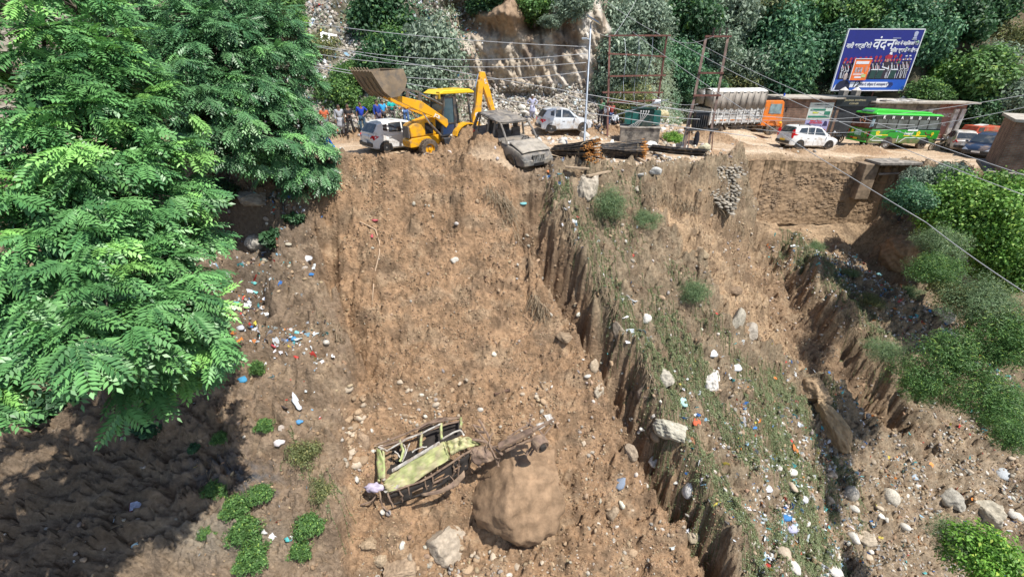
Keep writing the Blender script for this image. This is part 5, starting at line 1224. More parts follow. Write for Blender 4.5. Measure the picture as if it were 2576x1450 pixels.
    for s in (1, -1):
        n = 8; m = MB(); o_ = [(-1.3+.66*math.cos(math.pi*k/n), .50+.62*math.sin(math.pi*k/n)) for k in range(n+1)]; i_ = [(-1.3+.60*math.cos(math.pi*k/n), .50+.57*math.sin(math.pi*k/n)) for k in range(n, -1, -1)]
        m.prism(o_+i_, s*.75, s*1.12); m.build('mudguard', STEEL, root)
        m = MB(); m.bar((-.6, s*1.05, .55), (2.7, s*1.05, .55), .05, .05); m.bar((-.6, s*1.05, .78), (2.7, s*1.05, .78), .05, .05)
        for x in (-.6, .3, 1.2, 2.7): m.bar((x, s*1.05, .5), (x, s*1.05, 1.0), .05)
        m.build('side_guard', STEEL, root)
    MB().box((.4, -.7, .75), (.9, .5, .42)).build('fuel_tank', STEEL, root, bevel=.05)
lorry()
def bus():
    hd = math.radians(9); p = ground_at(2230, 371); p.z = float(gh(p.x, p.y))+.03
    root = empty('minibus', (p.x, p.y, p.z), (math.radians(0), math.radians(2.2), hd), 'bright green minibus with yellow flowers and a black window band, seen from its rear corner', 'bus')
    G = mat('bus_green', (.030, .30, .030), rough=.35, var=.08, coat=.4, dirt=(.16, .18, .09), da=.25); GL = mat('bus_light_green', (.06, .52, .05), rough=.4, var=.06, coat=.3)
    GD = mat('bus_skirt', (.11, .20, .06), rough=.5, var=.15, dirt=(.28, .2, .13), da=.5); YF = mat('flower_yellow', (.80, .62, .03), rough=.5, var=.08); WL = mat('white_line', (.72, .78, .76), rough=.5, var=.06)
    L0, L1, W = -3.05, 3.05, 2.05; w = W/2; zf, zk, zw, zt = .42, 1.10, 1.42, 2.42
    def shell(z0, z1, ins0=0, ins1=0, nose=0.0, mt=G, nm='body', bev=.04, dx0=0, dx1=0):
        m = MB(); a = [(L0, -w+ins0), (L1, -w+ins0), (L1, w-ins0), (L0, w-ins0)]; b = [(L0+dx0, -w+ins1), (L1-dx1, -w+ins1), (L1-dx1, w-ins1), (L0+dx0, w-ins1)]
        m.loft([[(x, y, z0) for x, y in a], [(x, y, z1) for x, y in b]]); return m.build(nm, mt, root, bevel=bev)
    shell(zf, .78, .03, 0, mt=GD, nm='skirt', dx0=0); shell(.78, zw, 0, 0, mt=G, nm='body'); 
    shell(zw, zt, .015, .07, mt=mat('window_band', (.02, .024, .026), rough=.15, spec=.7, var=.2), nm='window_band', bev=.02, dx0=.05, dx1=.30)
    shell(zt, zt+.13, .05, .12, mt=GL, nm='roof', bev=.06, dx0=.02, dx1=.35)
    # glazing panes and pillars on both sides
    for s in (1, -1):
        for k in range(6):
            x = L0+.25+k*.92; y0 = w-.005; y1 = w-.045
            MB().face([(x, s*y0, 1.50), (x+.80, s*y0, 1.50), (x+.80, s*(y1), 2.12), (x, s*y1, 2.12)]).build('window', mat('bus_glass', (.09, .11, .11), rough=.08, spec=.8, var=.5, vs=1.5), root, solid=.02)
        for k, ch in enumerate('KHANDAY'):
            x = -2.35+k*.78
            text(ch, .27, frame((x if s < 0 else -x, s*(w-.025), 2.26), (-s, 0, 0), (0, s*-.06, 1)), PLATE, root, bold=.010, sx=1.0, ext=.012)
        for (x, sc) in ((-2.45, 1.0), (1.15, 1.05), (2.45, .7)):
            m = MB()
            for j in range(5):
                a = 2*math.pi*j/5+.3; m.cyl((x+.10*sc*math.cos(a), s*(w+.0), 1.18+.10*sc*math.sin(a)), (x+.10*sc*math.cos(a), s*(w+.012), 1.18+.10*sc*math.sin(a)), .075*sc, n=10)
            m.bar((x, s*(w+.008), 1.1), (x-.12*sc, s*(w+.008), .93), .05, .01); m.build('painted_flower', YF, root)
        def strip(pts, wd, mt, nm='painted_line'):
            m = MB()
            for (a, b) in zip(pts[:-1], pts[1:]): m.bar((a[0], s*(w+.006), a[1]), (b[0], s*(w+.006), b[1]), .012 if False else .012, wd)
            m.build(nm, mt, root)
        strip([(-2.9, .62), (-2.55, .98), (-2.0, .98)], .035, WL); strip([(-2.75, .62), (-1.6, .62)], .05, WL); strip([(-2.45, 1.02), (-1.5, 1.02)], .06, YF)
        strip([(-.55, .56), (-.55, .98)], .04, WL); strip([(-.3, .52), (.15, .86), (2.0, .86)], .04, WL); strip([(-.1, 1.0), (2.0, 1.0)], .05, YF)
        strip([(-1.65, 1.12), (-1.4, 1.28), (-.9, 1.28)], .04, INK); strip([(-.95, 1.30), (-.5, 1.30), (-.5, 1.22)], .05, mat('cyan', (.1, .5, .55)))
        strip([(1.7, 1.30), (1.9, 1.12), (2.3, 1.1), (2.5, .95)], .05, mat('dark_red', (.16, .03, .02)))
        strip([(.1, 1.40), (1.0, 1.40)], .12, WL)
        text('Legend', .26, frame((.25 if s < 0 else -.25, s*(w+.012), 1.17), (-s, 0, 0), (0, 0, 1)), WL, root, bold=.008, shear=.3, ext=.008)
        wheel(root, -1.35, s*(w-.14), .38, .24, mat('pale_wheel', (.55, .55, .53), rough=.5, var=.15), 6, .58); wheel(root, 1.95, s*(w-.14), .38, .24, STEEL, 6, .55)
        for x in (-1.35, 1.95):
            m = MB(); n = 12; R = .48; m.prism([(x+R, .44)]+[(x+R*math.cos(math.pi*k/n), .44+R*math.sin(math.pi*k/n)) for k in range(n+1)]+[(x-R, .44)], s*(w-.3), s*(w+.004)); m.build('wheel_arch', BLACKP, root)
    # tail
    m = MB().face([(L0-.012, -w+.16, 1.50), (L0-.012, w-.16, 1.50), (L0+.035, w-.2, 2.25), (L0+.035, -w+.2, 2.25)]).build('rear_window', GLASS, root, solid=.02)
    q = MB(); q.ring((L0-.02, .02, 1.98), (1, 0, .05), .24, .022, 26, 6)
    for a in (90, 210, 330): q.bar((L0-.02, .02, 1.98), (L0-.02, .02+.23*math.cos(math.radians(a)), 1.98+.23*math.sin(math.radians(a))), .03)
    q.build('star_emblem', CHROME, root)
    q = MB()
    for y in (-.72, -.42, .42, .78): q.box((L0-.012, y, 1.0), (.03, .03, .8))
    for z in (.66, 1.38): q.box((L0-.014, 0, z), (.03, W*.86, .03))
    q.build('tail_ribs', G, root)
    MB().box((L0-.02, .05, 1.08), (.02, .55, .42)).build('tail_poster', mat('teal_poster', (.35, .60, .50), rough=.6, var=.25, vs=5), root)
    MB().box((L0-.06, .1, .60), (.03, .34, .2)).build('number_plate', PLATEY, root)
    MB().box((L0-.02, .35, .64), (.03, .5, .08)).build('red_reflector', REDL, root)
    for s in (1, -1):
        q = MB(); q.box((L0-.015, s*.88, 1.05), (.03, .13, .42)); q.build('tail_light_panel', INK, root, bevel=.03)
        for z in (.94, 1.06, 1.18): MB().cyl((L0-.03, s*.88, z), (L0-.05, s*.88, z), .045, n=12).build('tail_light', REDL, root)
        for y in (.35, -.55):
            pass
    for y in (.6, -.62):
        q = MB()
        for j in range(5): a = 2*math.pi*j/5; q.cyl((L0-.016, y+.07*math.cos(a), 1.12+.07*math.sin(a)), (L0-.028, y+.07*math.cos(a), 1.12+.07*math.sin(a)), .05, n=8)
        q.build('painted_flower', YF, root)
    MB().face([(L0-.016, -w+.03, 1.60), (L0-.016, -w+.30, 1.50), (L0+.02, -w+.25, 2.1), (L0+.02, -w+.07, 2.12)]).build('white_blue_sticker', mat('sticker', (.45, .66, .80), rough=.5, var=.4, vs=5), root, solid=.02)
    m = MB(); m.prism([(-2.95, zt+.10), (-2.7, zt+.36), (-2.0, zt+.38), (2.0, zt+.26), (2.45, zt+.12)], -.62, .62); m.build('roof_pod', GL, root, bevel=.07)
    m = MB(); m.box((-2.93, 0, zt+.22), (.04, 1.0, .16), rot=(0, .7, 0)); m.build('rear_vent', mat('vent_teal', (.12, .25, .2), rough=.5), root)
    m = MB(); m.tube([(-2.2, .7, zt+.1), (-2.25, .72, zt+.55), (-1.5, .72, zt+.58), (-1.4, .7, zt+.15)], .02, 5); m.tube([(-2.9, .5, zt+.1), (-2.95, .5, zt+.42), (-2.9, -.1, zt+.48)], .02, 5); m.build('roof_ladder_rail', INK, root)
    # passengers' seats seen through the glass
    MB().box((L0-.08, 0, .50), (.1, W*.9, .12)).build('bumper', GL, root, bevel=.03)
    # rust red ladder ramp behind
bus()
# glimpses of two more vehicles
def partial():
    p = ground_at(752, 300); T = mat('turquoise_paint', (.02, .42, .46), rough=.4, var=.06, dirt=MUD, da=.2)
    p = P(748, 278, 27.5)
    r = empty('van', (p.x-1.7, p.y+1.6, float(gh(p.x-.5, p.y+.6))), (0, 0, math.radians(15)), 'turquoise van almost hidden by the dark feathery tree', 'van')
    MB().prism([(-1.9, .35), (1.9, .35), (1.9, .95), (1.55, 1.1), (1.2, 1.85), (-1.9, 1.85)], -.8, .8).build('body', T, r, bevel=.06)
    MB().prism([(1.62, 1.12), (1.26, 1.80), (1.2, 1.80), (1.55, 1.12)], -.7, .7).build('windscreen', GLASS, r)
    for s in (1, -1):
        MB().box((-.1, s*.802, 1.45), (2.2, .02, .45)).build('side_window', mat('pale_glass', (.2, .28, .3)), r)
        for x in (-1.2, 1.2): wheel(r, x, s*.68, .3, .18)
        MB().box((1.9, s*.6, .8), (.05, .25, .2)).build('headlight', CLEARL, r)
    p = P(2452, 348, 38); R_ = mat('red_lorry_paint', (.45, .07, .03), rough=.5, var=.15, dirt=(.3, .2, .12), da=.4)
    g0 = float(gh(p.x, p.y)); r = empty('pickup', (p.x, p.y, g0), (0, 0, math.radians(188)), 'red loaded pickup whose top shows behind the dark blue car', 'pickup', None, .72)
    MB().prism([(-2.2, .5), (2.2, .5), (2.2, 1.0), (1.5, 1.15), (1.2, 1.85), (.2, 1.85), (.15, 1.3), (-2.2, 1.3)], -.85, .85).build('body', R_, r, bevel=.04)
    m = MB(); m.box((-1.0, 0, 1.55), (2.3, 1.6, .5)); m.build('load', R_, r, bevel=.05)
    m = MB(); m.box((-.3, -.3, 1.85), (1.6, .8, .06), rot=(0, .05, .2)); m.build('load_cover', mat('grey_sheet', (.5, .5, .48), rough=.6, var=.2), r)
    for s in (1, -1):
        MB().box((.75, s*.86, 1.5), (.7, .02, .45)).build('side_window', GLASS, r)
        for x in (-1.4, 1.4): wheel(r, x, s*.72, .33, .2)
    # motorcycle
    p = ground_at(2352, 378); g0 = float(gh(p.x, p.y)); r = empty('motorcycle', (p.x, p.y, g0), (math.radians(8), 0, math.radians(15)), 'black motorcycle parked behind the dusty white hatchback', 'motorcycle')
    for x in (-.62, .66):
        q = MB(); q.ring((x, 0, .3), (0, 1, 0), .25, .05, 20, 6); t = q.build('wheel', TYRE, r, smooth=True); q = MB()
        for j in range(6): a = math.pi*j/6; q.bar((x-.22*math.cos(a), 0, .3-.22*math.sin(a)), (x+.22*math.cos(a), 0, .3+.22*math.sin(a)), .015)
        q.build('rim', RIM, t)
    q = MB(); q.bar((.66, 0, .3), (.42, 0, 1.0), .05); q.bar((-.62, 0, .3), (0, 0, .35), .05); q.bar((0, 0, .35), (.42, 0, .85), .05); q.bar((-.62, 0, .3), (-.55, 0, .75), .04); q.build('frame', STEEL, r)
    MB().box((.02, 0, .42), (.42, .26, .3)).build('engine', STEEL, r, bevel=.03); MB().ell((.14, 0, .82), (.28, .14, .12)).build('fuel_tank', paint('black_paint', (.02, .02, .025)), r, smooth=True)
    MB().box((-.42, 0, .80), (.62, .24, .09)).build('seat', INK, r, bevel=.03); q = MB(); q.bar((.38, -.34, 1.05), (.38, .34, 1.05), .03); q.build('handlebar', STEEL, r); MB().ell((.5, 0, .92), (.08, .09, .09)).build('headlight', CLEARL, r, smooth=True)
    # dark motorcycle on the far side, in front of the posters
    p = P(2100, 350, 36); g0 = float(gh(p.x, p.y)); r2 = empty('motorcycle', (p.x, p.y, g0), (math.radians(-8), 0, math.radians(200)), 'dark scooter with a pale mirror parked below the posters on the brick shop', 'scooter')
    for ch in list(r.children):
        c = ch.copy(); link(c, r2)
        for g in ch.children: link(g.copy(), c)
partial()
# ------------------------------------------------------------------ people
SKIN = mat('skin', (.20, .115, .075), rough=.6, var=.08); HAIR = mat('hair', (.012, .010, .009), rough=.7, var=.2)
CL = {}
def cloth(c): 
    k = 'cloth_%d_%d_%d' % tuple(int(x*255) for x in c)
    return mat(k, c, rough=.9, var=.18, vs=9, bump=.3, bs=25)
def skinobj(name, pts, edges, radii, material, parent, root=0, sub=1):
    me = bpy.data.meshes.new(name); me.from_pydata([tuple(p) for p in pts], edges, []); me.materials.append(material)
    o = link(bpy.data.objects.new(name, me), parent); md = o.modifiers.new('skin', 'SKIN'); md.use_smooth_shade = True
    sv = me.skin_vertices[0].data
    for i, r in enumerate(radii): sv[i].radius = (r, r) if not isinstance(r, tuple) else r; sv[i].use_root = (i == root)
    s = o.modifiers.new('sub', 'SUBSURF'); s.levels = s.render_levels = sub
    return o
def person(loc, heading, label, shirt, trousers, arms=('down', 'down'), legs='straight', sleeves='short', kurta=False, cap=None, h=1.72, shoes=(.05, .04, .035), pose='stand', group=None, hide_legs=False):
    k = h/1.72
    root = empty('person', loc, (0, 0, heading), label, 'person', group); root.scale = (k, k, k)
    # local: faces -y, x to the person's left when seen from behind
    hipz = .92; lean = 0
    J = {'pel': (0, 0, .95), 'spi': (0, .01, 1.13), 'che': (0, .01, 1.32), 'nec': (0, .01, 1.47), 'hea': (0, -.005, 1.56), 'top': (0, .0, 1.64)}
    for s, n in ((1, 'L'), (-1, 'R')):
        J['hip'+n] = (s*.09, 0, .90)
        sp = {'straight': .11, 'apart': .20, 'stride': .12}[legs]
        fy = {'straight': 0, 'apart': 0, 'stride': -.18*s}[legs]
        J['kne'+n] = (s*(.09+sp)/2+s*.01, -.03+fy*.5, .50); J['ank'+n] = (s*sp, .03+fy, .09); J['toe'+n] = (s*(sp+.03), -.13+fy, .035)
        J['sho'+n] = (s*.185, .01, 1.41); a = arms[0 if s == 1 else 1]
        if a == 'down': el, wr, d = (s*.235, .03, 1.14), (s*.245, -.03, .90), Vector((0, -.1, -1))
        elif a == 'hip': el, wr, d = (s*.40, .08, 1.20), (s*.20, -.04, 1.03), Vector((-s*.6, -.5, -.4))
        elif a == 'cross': el, wr, d = (s*.24, -.06, 1.15), (-s*.02, -.22, 1.16), Vector((-s, 0, 0))
        elif a == 'forward': el, wr, d = (s*.24, -.05, 1.16), (s*.12, -.26, 1.05), Vector((-s*.3, -.8, -.3))
        J['elb'+n] = el; J['wri'+n] = wr; J['dir'+n] = d.normalized()
    if pose in ('crouch', 'sit'):
        hz = .42 if pose == 'crouch' else .45
        f = lambda p, dz, dy=0: (p[0], p[1]+dy, p[2]+dz)
        dz = hz-.92
        for q in ('pel', 'spi', 'che', 'nec', 'hea', 'top'):
            t = (J[q][2]-.92)/.75; J[q] = f(J[q], dz-.08*t*(1 if pose == 'crouch' else .2), -.28*t if pose == 'crouch' else -.05*t)
        for n, s in (('L', 1), ('R', -1)):
            J['hip'+n] = (s*.1, 0, hz-.02); J['kne'+n] = (s*.16, -.38, hz+.06); J['ank'+n] = (s*.14, -.22 if pose == 'crouch' else -.42, .09); J['toe'+n] = (s*.15, -.38 if pose == 'crouch' else -.58, .035)
            sh = J['che']; J['sho'+n] = (s*.185, sh[1], sh[2]+.09); J['elb'+n] = (s*.25, sh[1]-.10, sh[2]-.16); J['wri'+n] = (s*.14, sh[1]-.32, sh[2]-.28); J['dir'+n] = Vector((-s*.2, -.8, -.5)).normalized()
    pts = []; E = []; R = []; ix = {}
    def A(n, p, r, par=None):
        ix[n] = len(pts); pts.append(Vector(p)); R.append(r)
        if par is not None: E.append((ix[par], ix[n]))
    A('pel', J['pel'], .125); A('spi', J['spi'], .115, 'pel'); A('che', J['che'], .135, 'spi'); A('nec', J['nec'], .052, 'che'); A('hea', J['hea'], .082, 'nec'); A('top', J['top'], .075, 'hea')
    for n in 'LR':
        A('hip'+n, J['hip'+n], .085, 'pel'); A('kne'+n, J['kne'+n], .055, 'hip'+n); A('ank'+n, J['ank'+n], .036, 'kne'+n); A('toe'+n, J['toe'+n], .036, 'ank'+n)
        A('sho'+n, J['sho'+n], .058, 'che'); A('elb'+n, J['elb'+n], .040, 'sho'+n); A('wri'+n, J['wri'+n], .026, 'elb'+n)
        d = J['dir'+n]; wv = Vector(J['wri'+n]); A('pal'+n, wv+d*.07, .030, 'wri'+n)
    body = skinobj('body', pts, E, R, SKIN, root, 0)
    for n, s in (('L', 1), ('R', -1)):
        d = J['dir'+n]; wv = Vector(J['wri'+n]); sd_ = d.cross(Vector((0, 1, .2))).normalized(); pp = [wv+d*.055]; ee = []; rr = [.02]; p0 = wv+d*.10
        for j, (off, ln) in enumerate(((-.03, .07), (-.01, .08), (.01, .075), (.03, .06))):
            a = len(pp); pp += [p0+sd_*off, p0+sd_*off*1.1+d*ln*.55+Vector((0, -.008, 0)), p0+sd_*off*1.1+d*ln*.9+Vector((0, -.03, 0))]; ee += [(0, a), (a, a+1), (a+1, a+2)]; rr += [.011, .009, .008]
        a = len(pp); pp += [wv+d*.05+sd_*-.045, wv+d*.09+sd_*-.065]; ee += [(0, a), (a, a+1)]; rr += [.012, .009]
        skinobj('hand', pp, ee, rr, SKIN, root, 0, 0)
    # head details
    hx, hy, hz = J['hea']; hc = Vector((hx, hy-.005, hz+.03))
    m = MB(); m.ell(hc, (.078, .095, .115), sub=3); m.ell(hc+Vector((0, -.098, -.01)), (.014, .022, .024), sub=2)
    for s in (1, -1): m.ell(hc+Vector((s*.078, .005, 0)), (.012, .024, .032), sub=1)
    hd_ = m.build('head', SKIN, root, smooth=True)
    m = MB()
    for s in (1, -1): m.ell(hc+Vector((s*.032, -.087, .015)), (.014, .008, .008), sub=1); m.box(hc+Vector((s*.032, -.09, .036)), (.036, .008, .008))
    m.box(hc+Vector((0, -.088, -.050)), (.045, .012, .010)); m.build('eyes_and_mouth', HAIR, hd_)
    if cap is None: MB().ell(hc+Vector((0, .018, .040)), (.088, .098, .095), sub=3).build('hair', HAIR, root, smooth=True)
    else:
        MB().ell(hc+Vector((0, .022, .015)), (.084, .088, .095), sub=2).build('hair', HAIR, root, smooth=True); MB().cyl(hc+Vector((0, .005, .05)), hc+Vector((0, .01, .13)), .094, .082, n=16).build('cap', cloth(cap), root, bevel=.02)
    # shirt
    pts = []; E = []; R = []; ix = {}; g = .020
    A('pel', Vector(J['pel'])-Vector((0, 0, .05 if not kurta else 0)), .125+g); A('spi', J['spi'], .118+g, 'pel'); A('che', J['che'], .138+g, 'spi'); A('nk', Vector(J['nec'])-Vector((0, 0, .03)), .062, 'che')
    for n in 'LR':
        A('sho'+n, J['sho'+n], .066, 'che'); e = Vector(J['elb'+n]); sh = Vector(J['sho'+n])
        if sleeves == 'long': A('elb'+n, e, .052, 'sho'+n); A('wr'+n, e.lerp(Vector(J['wri'+n]), .92), .040, 'elb'+n)
        else: A('elb'+n, sh.lerp(e, .85), .056, 'sho'+n)
    so = skinobj('shirt', pts, E, R, cloth(shirt), root, 0)
    if kurta:
        m = MB(); secs = []
        for z, r in ((1.02, .155), (.85, .18), (.65, .205), (.47, .225)): secs.append([(r*math.cos(2*math.pi*i/20)*1.05, r*.72*math.sin(2*math.pi*i/20)*(1+.12*math.sin(i*3)), z) for i in range(20)])
        m.loft(secs, caps=False); m.build('shirt_skirt', cloth(shirt), root, smooth=True, solid=.012)
    # trousers
    pts = []; E = []; R = []; ix = {}
    A('pel', Vector(J['pel'])-Vector((0, 0, .02)), .132)
    for n in 'LR': A('hip'+n, J['hip'+n], .100, 'pel'); A('kne'+n, J['kne'+n], .074, 'hip'+n); A('ank'+n, Vector(J['ank'+n])+Vector((0, 0, .03)), .060, 'kne'+n)
    skinobj('trousers', pts, E, R, cloth(trousers), root, 0)
    for n, s in (('L', 1), ('R', -1)):
        a = Vector(J['ank'+n]); t = Vector(J['toe'+n]); m = MB(); m.ell((a+t)/2+Vector((0, -.01, -.015)), (.045, .125, .042), sub=2); m.build('shoe', cloth(shoes), root, smooth=True)
    return root
def stand(u, v, z=None, **kw):
    p = hit(u, v) if z is None else P(u, v, z)
    if z is not None: p.z = float(gh(p.x, p.y))
    hd = kw.pop('face', 0)
    return person((p.x, p.y, p.z-.01), math.radians(hd), **kw)
GRPO = None
# face = turn about the vertical; 0 looks at the camera
stand(862, 342, label='man in a long pale grey kurta standing first in the row of onlookers', shirt=(.36, .38, .42), trousers=(.34, .35, .38), kurta=True, sleeves='long', face=25)
stand(884, 341, label='man in black shirt and black trousers beside the man in a grey kurta', shirt=(.02, .02, .022), trousers=(.03, .028, .03), legs='apart', arms=('cross', 'down'), face=40)
stand(915, 336, label='man in a plain blue sweatshirt and jeans with one hand on his hip', shirt=(.015, .05, .42), trousers=(.04, .085, .14), arms=('hip', 'down'), face=20)
stand(955, 331, label='tall man in a dark blue shirt and purple grey trousers looking right', shirt=(.015, .045, .28), trousers=(.10, .085, .13), arms=('down', 'down'), sleeves='long', face=60, h=1.78)
stand(968, 326, label='man in a bright blue and white patterned shirt just behind the tall man', shirt=(.03, .30, .62), trousers=(.025, .025, .03), legs='stride', arms=('forward', 'forward'), face=50)
stand(990, 318, label='man in a teal shirt and grey trousers with folded arms below the bucket', shirt=(.01, .42, .38), trousers=(.17, .15, .14), arms=('cross', 'cross'), legs='apart', face=30)
stand(1024, 318, label='person in blue jeans half hidden by the digger arm', shirt=(.10, .09, .09), trousers=(.09, .17, .38), face=10)
stand(825, 344, label='person in an orange red shirt at the edge of the feathery tree', shirt=(.50, .12, .05), trousers=(.15, .17, .17), legs='stride', face=20)
stand(1338, 300, label='man in a lavender kurta and white cap standing among the stones with hands on hips', shirt=(.44, .46, .62), trousers=(.42, .44, .60), kurta=True, sleeves='long', arms=('hip', 'hip'), cap=(.75, .74, .72), face=0)
p = P(1093, 305, 26.5); q = float(gh(p.x, p.y))
person((p.x+.1, p.y, P(1093, 278, 27).z-1.05), math.radians(0), label='man in a white printed T-shirt standing high behind the digger roof, hands on hips', shirt=(.72, .70, .74), trousers=(.12, .12, .14), arms=('hip', 'hip'))
PMAN = (p.x+.1, p.y, P(1093, 278, 27).z-1.05)
stand(1523, 304, z=29.5, label='man in a white shirt behind the left leg of the steel gantry', shirt=(.70, .72, .75), trousers=(.03, .03, .035), arms=('forward', 'down'), face=-60)
stand(1509, 303, z=31.2, label='person in a green vest left of the man in the white shirt', shirt=(.10, .25, .13), trousers=(.05, .05, .06), face=-40)
stand(1545, 296, z=30.8, label='person in a pale shirt sitting on stones under the steel gantry', shirt=(.62, .66, .70), trousers=(.03, .03, .035), pose='sit', sleeves='long', face=20)
stand(1536, 298, z=31.8, label='person in a red top between the two people in white shirts', shirt=(.32, .06, .05), trousers=(.08, .12, .25), face=10)
stand(818, 405, label='person in a blue jacket crouching at the foot of the slim tree', shirt=(.01, .10, .42), trousers=(.02, .035, .10), pose='crouch', sleeves='long', face=70, h=1.75)
stand(2335, 372, z=27.8, label='man in a dark jacket bending over the motorcycle behind the bus', shirt=(.035, .02, .04), trousers=(.04, .04, .05), sleeves='long', arms=('forward', 'forward'), face=60)
# the man behind the digger stands on a mound of rubble
b_ = (PMAN[0], PMAN[1], PMAN[2])
V, F = rock_geo(91, 4, .9, .2); gz = float(gh(b_[0], b_[1])); hh = (b_[2]-gz)
o = np_mesh('boulder', V*[1.15, 1.0, hh*.56], F, STM, col=np.ones((len(V), 3))*np.array((.36, .33, .29)), nv=3); o.location = (b_[0], b_[1]+.15, gz+hh*.50)
tag(o, 'grey boulder behind the digger, under the man in the white T-shirt', 'boulder')
# ------------------------------------------------------------------ boulders and stones
def boulder(u, v, wpx, hpx, label, col, seed, ang=.6, rough=.12, sink=.55, sub=4, rz=0.0, rounded=False, name='boulder', depth=1.0, tilt=0.0, flat=1.0):
    p = hit(u, v+hpx*.25); dep = p.y*cP-p.z*sP; a = wpx/2/FD*dep; b = hpx/2/FD*dep
    V, F = rock_geo(seed, min(sub+(wpx > 60), 5), ang, rough, rounded)
    V = V/np.abs(V).max(0)
    col = np.array(col)*.86; fine = 0.05*ridg(V[:, 0]*3+seed, V[:, 1]*3+V[:, 2]*4, 3, 5); V = V*(1+fine)[:, None]
    o = np_mesh(name, V, F, STM, col=np.ones((len(V), 3))*np.array(col)*(1+.25*fbm(V[:, 0]*3, V[:, 2]*3+V[:, 1]*2, 3, 8))[:, None], smooth=False)
    c = P(u, v, dep)+Vector((0, 0, 0)); r_ = ray(u, v).normalized(); c = c+r_*(min(a, b)*(sink))
    o.scale = (a, a*depth if depth else a, b); o.rotation_euler = (PITCH*-.4, tilt, rz); o.location = c
    tag(o, label, 'boulder' if name == 'boulder' else 'stone'); return o
def big_boulder():
    V, F = ICO[5]; V = V.copy(); x, y, z = V.T
    # outline: broad flat top right, tapering to a low rounded belly
    s = 1+.10*fbm(x*1.4+3, y*1.4+z, 3, 61)+.05*ridg(x*1.8+2, z*2.6+y, 3, 68)+.03*fbm(x*4, z*4+y*2, 3, 62)+.022*fbm(x*12, z*12+y*5, 3, 63)
    for d, h in (((.85, -.2, .25), .80), ((.3, -.2, .95), .78), ((-.75, -.2, .45), .72), ((-.45, -.45, -.75), .86), ((.2, -.9, .2), .80), ((.75, -.3, -.6), .90), ((.1, -.75, .65), .80)):
        d = np.array(d); d = d/np.linalg.norm(d); k = V@d-h; V = V-np.outer(np.maximum(k, 0)*.85, d)
    V = V*s[:, None]
    # gully notch and step on its right flank
    x, y, z = V.T; cr = np.exp(-((x-.42-.25*z)/.05)**2)*sst(-.6, .2, z)*(y < 0); V = V*(1-.06*cr)[:, None]
    col = np.ones((len(V), 3))*np.array((.27, .18, .11))*(1+.16*fbm(x*2, z*2+y, 4, 66))[:, None]
    c = P(1308, 1232, 15.3)
    o = np_mesh('boulder', V, F, STM, col=np.clip(col, .02, .9), smooth=False); o.scale = (1.62, 1.55, 1.75); o.rotation_euler = (-.25, .10, .2); o.location = c
    tag(o, 'huge rounded brown boulder under the torn chassis of the wreck', 'boulder')
big_boulder()
boulder(1122, 1368, 140, 132, 'large pale split boulder at the bottom centre, in front of the wreck', (.43, .36, .28), 12, .9, .08, rz=.3)
boulder(640, 500, 76, 52, 'flat topped boulder at the foot of the feathery trees', (.40, .35, .29), 14, .7, .1)
boulder(647, 610, 55, 46, 'pale stone in the rubbish gully below the flat topped boulder', (.46, .43, .38), 15, .4, .1)
boulder(2300, 640, 0, 0, 'x', (.3, .2, .1), 16) if False else None
boulder(1478, 482, 68, 88, 'cracked pale boulder beside the shrub below the steel pipes', (.47, .41, .33), 17, .6, .16)
boulder(1665, 947, 70, 70, 'square pale block half buried in the debris bank', (.50, .46, .38), 18, 1.0, .08)
boulder(1785, 965, 66, 88, 'white pointed boulder among red litter on the debris bank', (.72, .68, .62), 19, .8, .12, tilt=.3)
boulder(1571, 860, 40, 118, 'long flat slab standing on edge in the shaded gully', (.40, .33, .25), 20, .9, .08, tilt=-.45, depth=.5)
boulder(1690, 1080, 90, 55, 'pale boulder draped with weeds at the left brink of the debris bank', (.50, .47, .38), 21, .5, .1, tilt=.35)
boulder(1620, 985, 40, 66, 'dark rounded boulder tucked under the edge of the debris bank', (.22, .165, .125), 22, .4, .08)
boulder(2265, 640, 95, 95, 'big brown boulder bulging from the right spur above the dark hollow', (.34, .235, .145), 23, .5, .15, sink=.1, sub=5)
boulder(1855, 810, 40, 75, 'upright pale slab in the middle chute, upper of two', (.50, .45, .36), 24, .9, .08, tilt=.2, depth=.6)
boulder(1885, 835, 42, 52, 'pale slab leaning below the upright slab in the middle chute', (.48, .43, .36), 25, .9, .08, tilt=.4)
boulder(2100, 1080, 60, 190, 'long smooth rib of yellow brown rock below the second ridge', (.40, .29, .175), 26, .5, .12, tilt=-.62, sink=.1, sub=5)
boulder(2040, 985, 95, 70, 'rounded outcrop of yellow brown rock above the long rib', (.37, .265, .165), 27, .4, .14, sink=.1)
boulder(1620, 800, 34, 34, 'white rounded cobble on the green debris', (.66, .63, .57), 28, .6, .10, sub=3)
boulder(1736, 1230, 34, 52, 'smooth white cobble at the brink near the bottom', (.70, .68, .64), 29, .3, .05, rounded=True, sub=3, tilt=.5)
boulder(1650, 1155, 42, 42, 'round white stone stuck in the bank above the smooth white cobble', (.60, .58, .54), 30, .6, .10, sub=3)
boulder(1560, 720, 0, 0, 'x', (.3, .2, .1), 16) if False else None
boulder(910, 1110, 44, 62, 'brown block left of the wreck roof', (.38, .27, .18), 31, .7, .12)
boulder(930, 1365, 46, 40, 'tan stone left of the pale split boulder', (.42, .31, .20), 32, .5, .12)
boulder(955, 1405, 40, 36, 'tan stone below the other tan stone near the bottom', (.44, .34, .23), 33, .5, .12)
boulder(900, 1045, 26, 28, 'cobble in the pile along the left edge of the slide', (.42, .31, .21), 34, .4, .1)
boulder(1010, 1420, 95, 40, 'low mud covered slab at the bottom left of the split boulder', (.38, .28, .19), 35, .7, .1)
boulder(1540, 1290, 34, 50, 'tan block on the mud right of the huge boulder', (.42, .32, .22), 36, .8, .1)
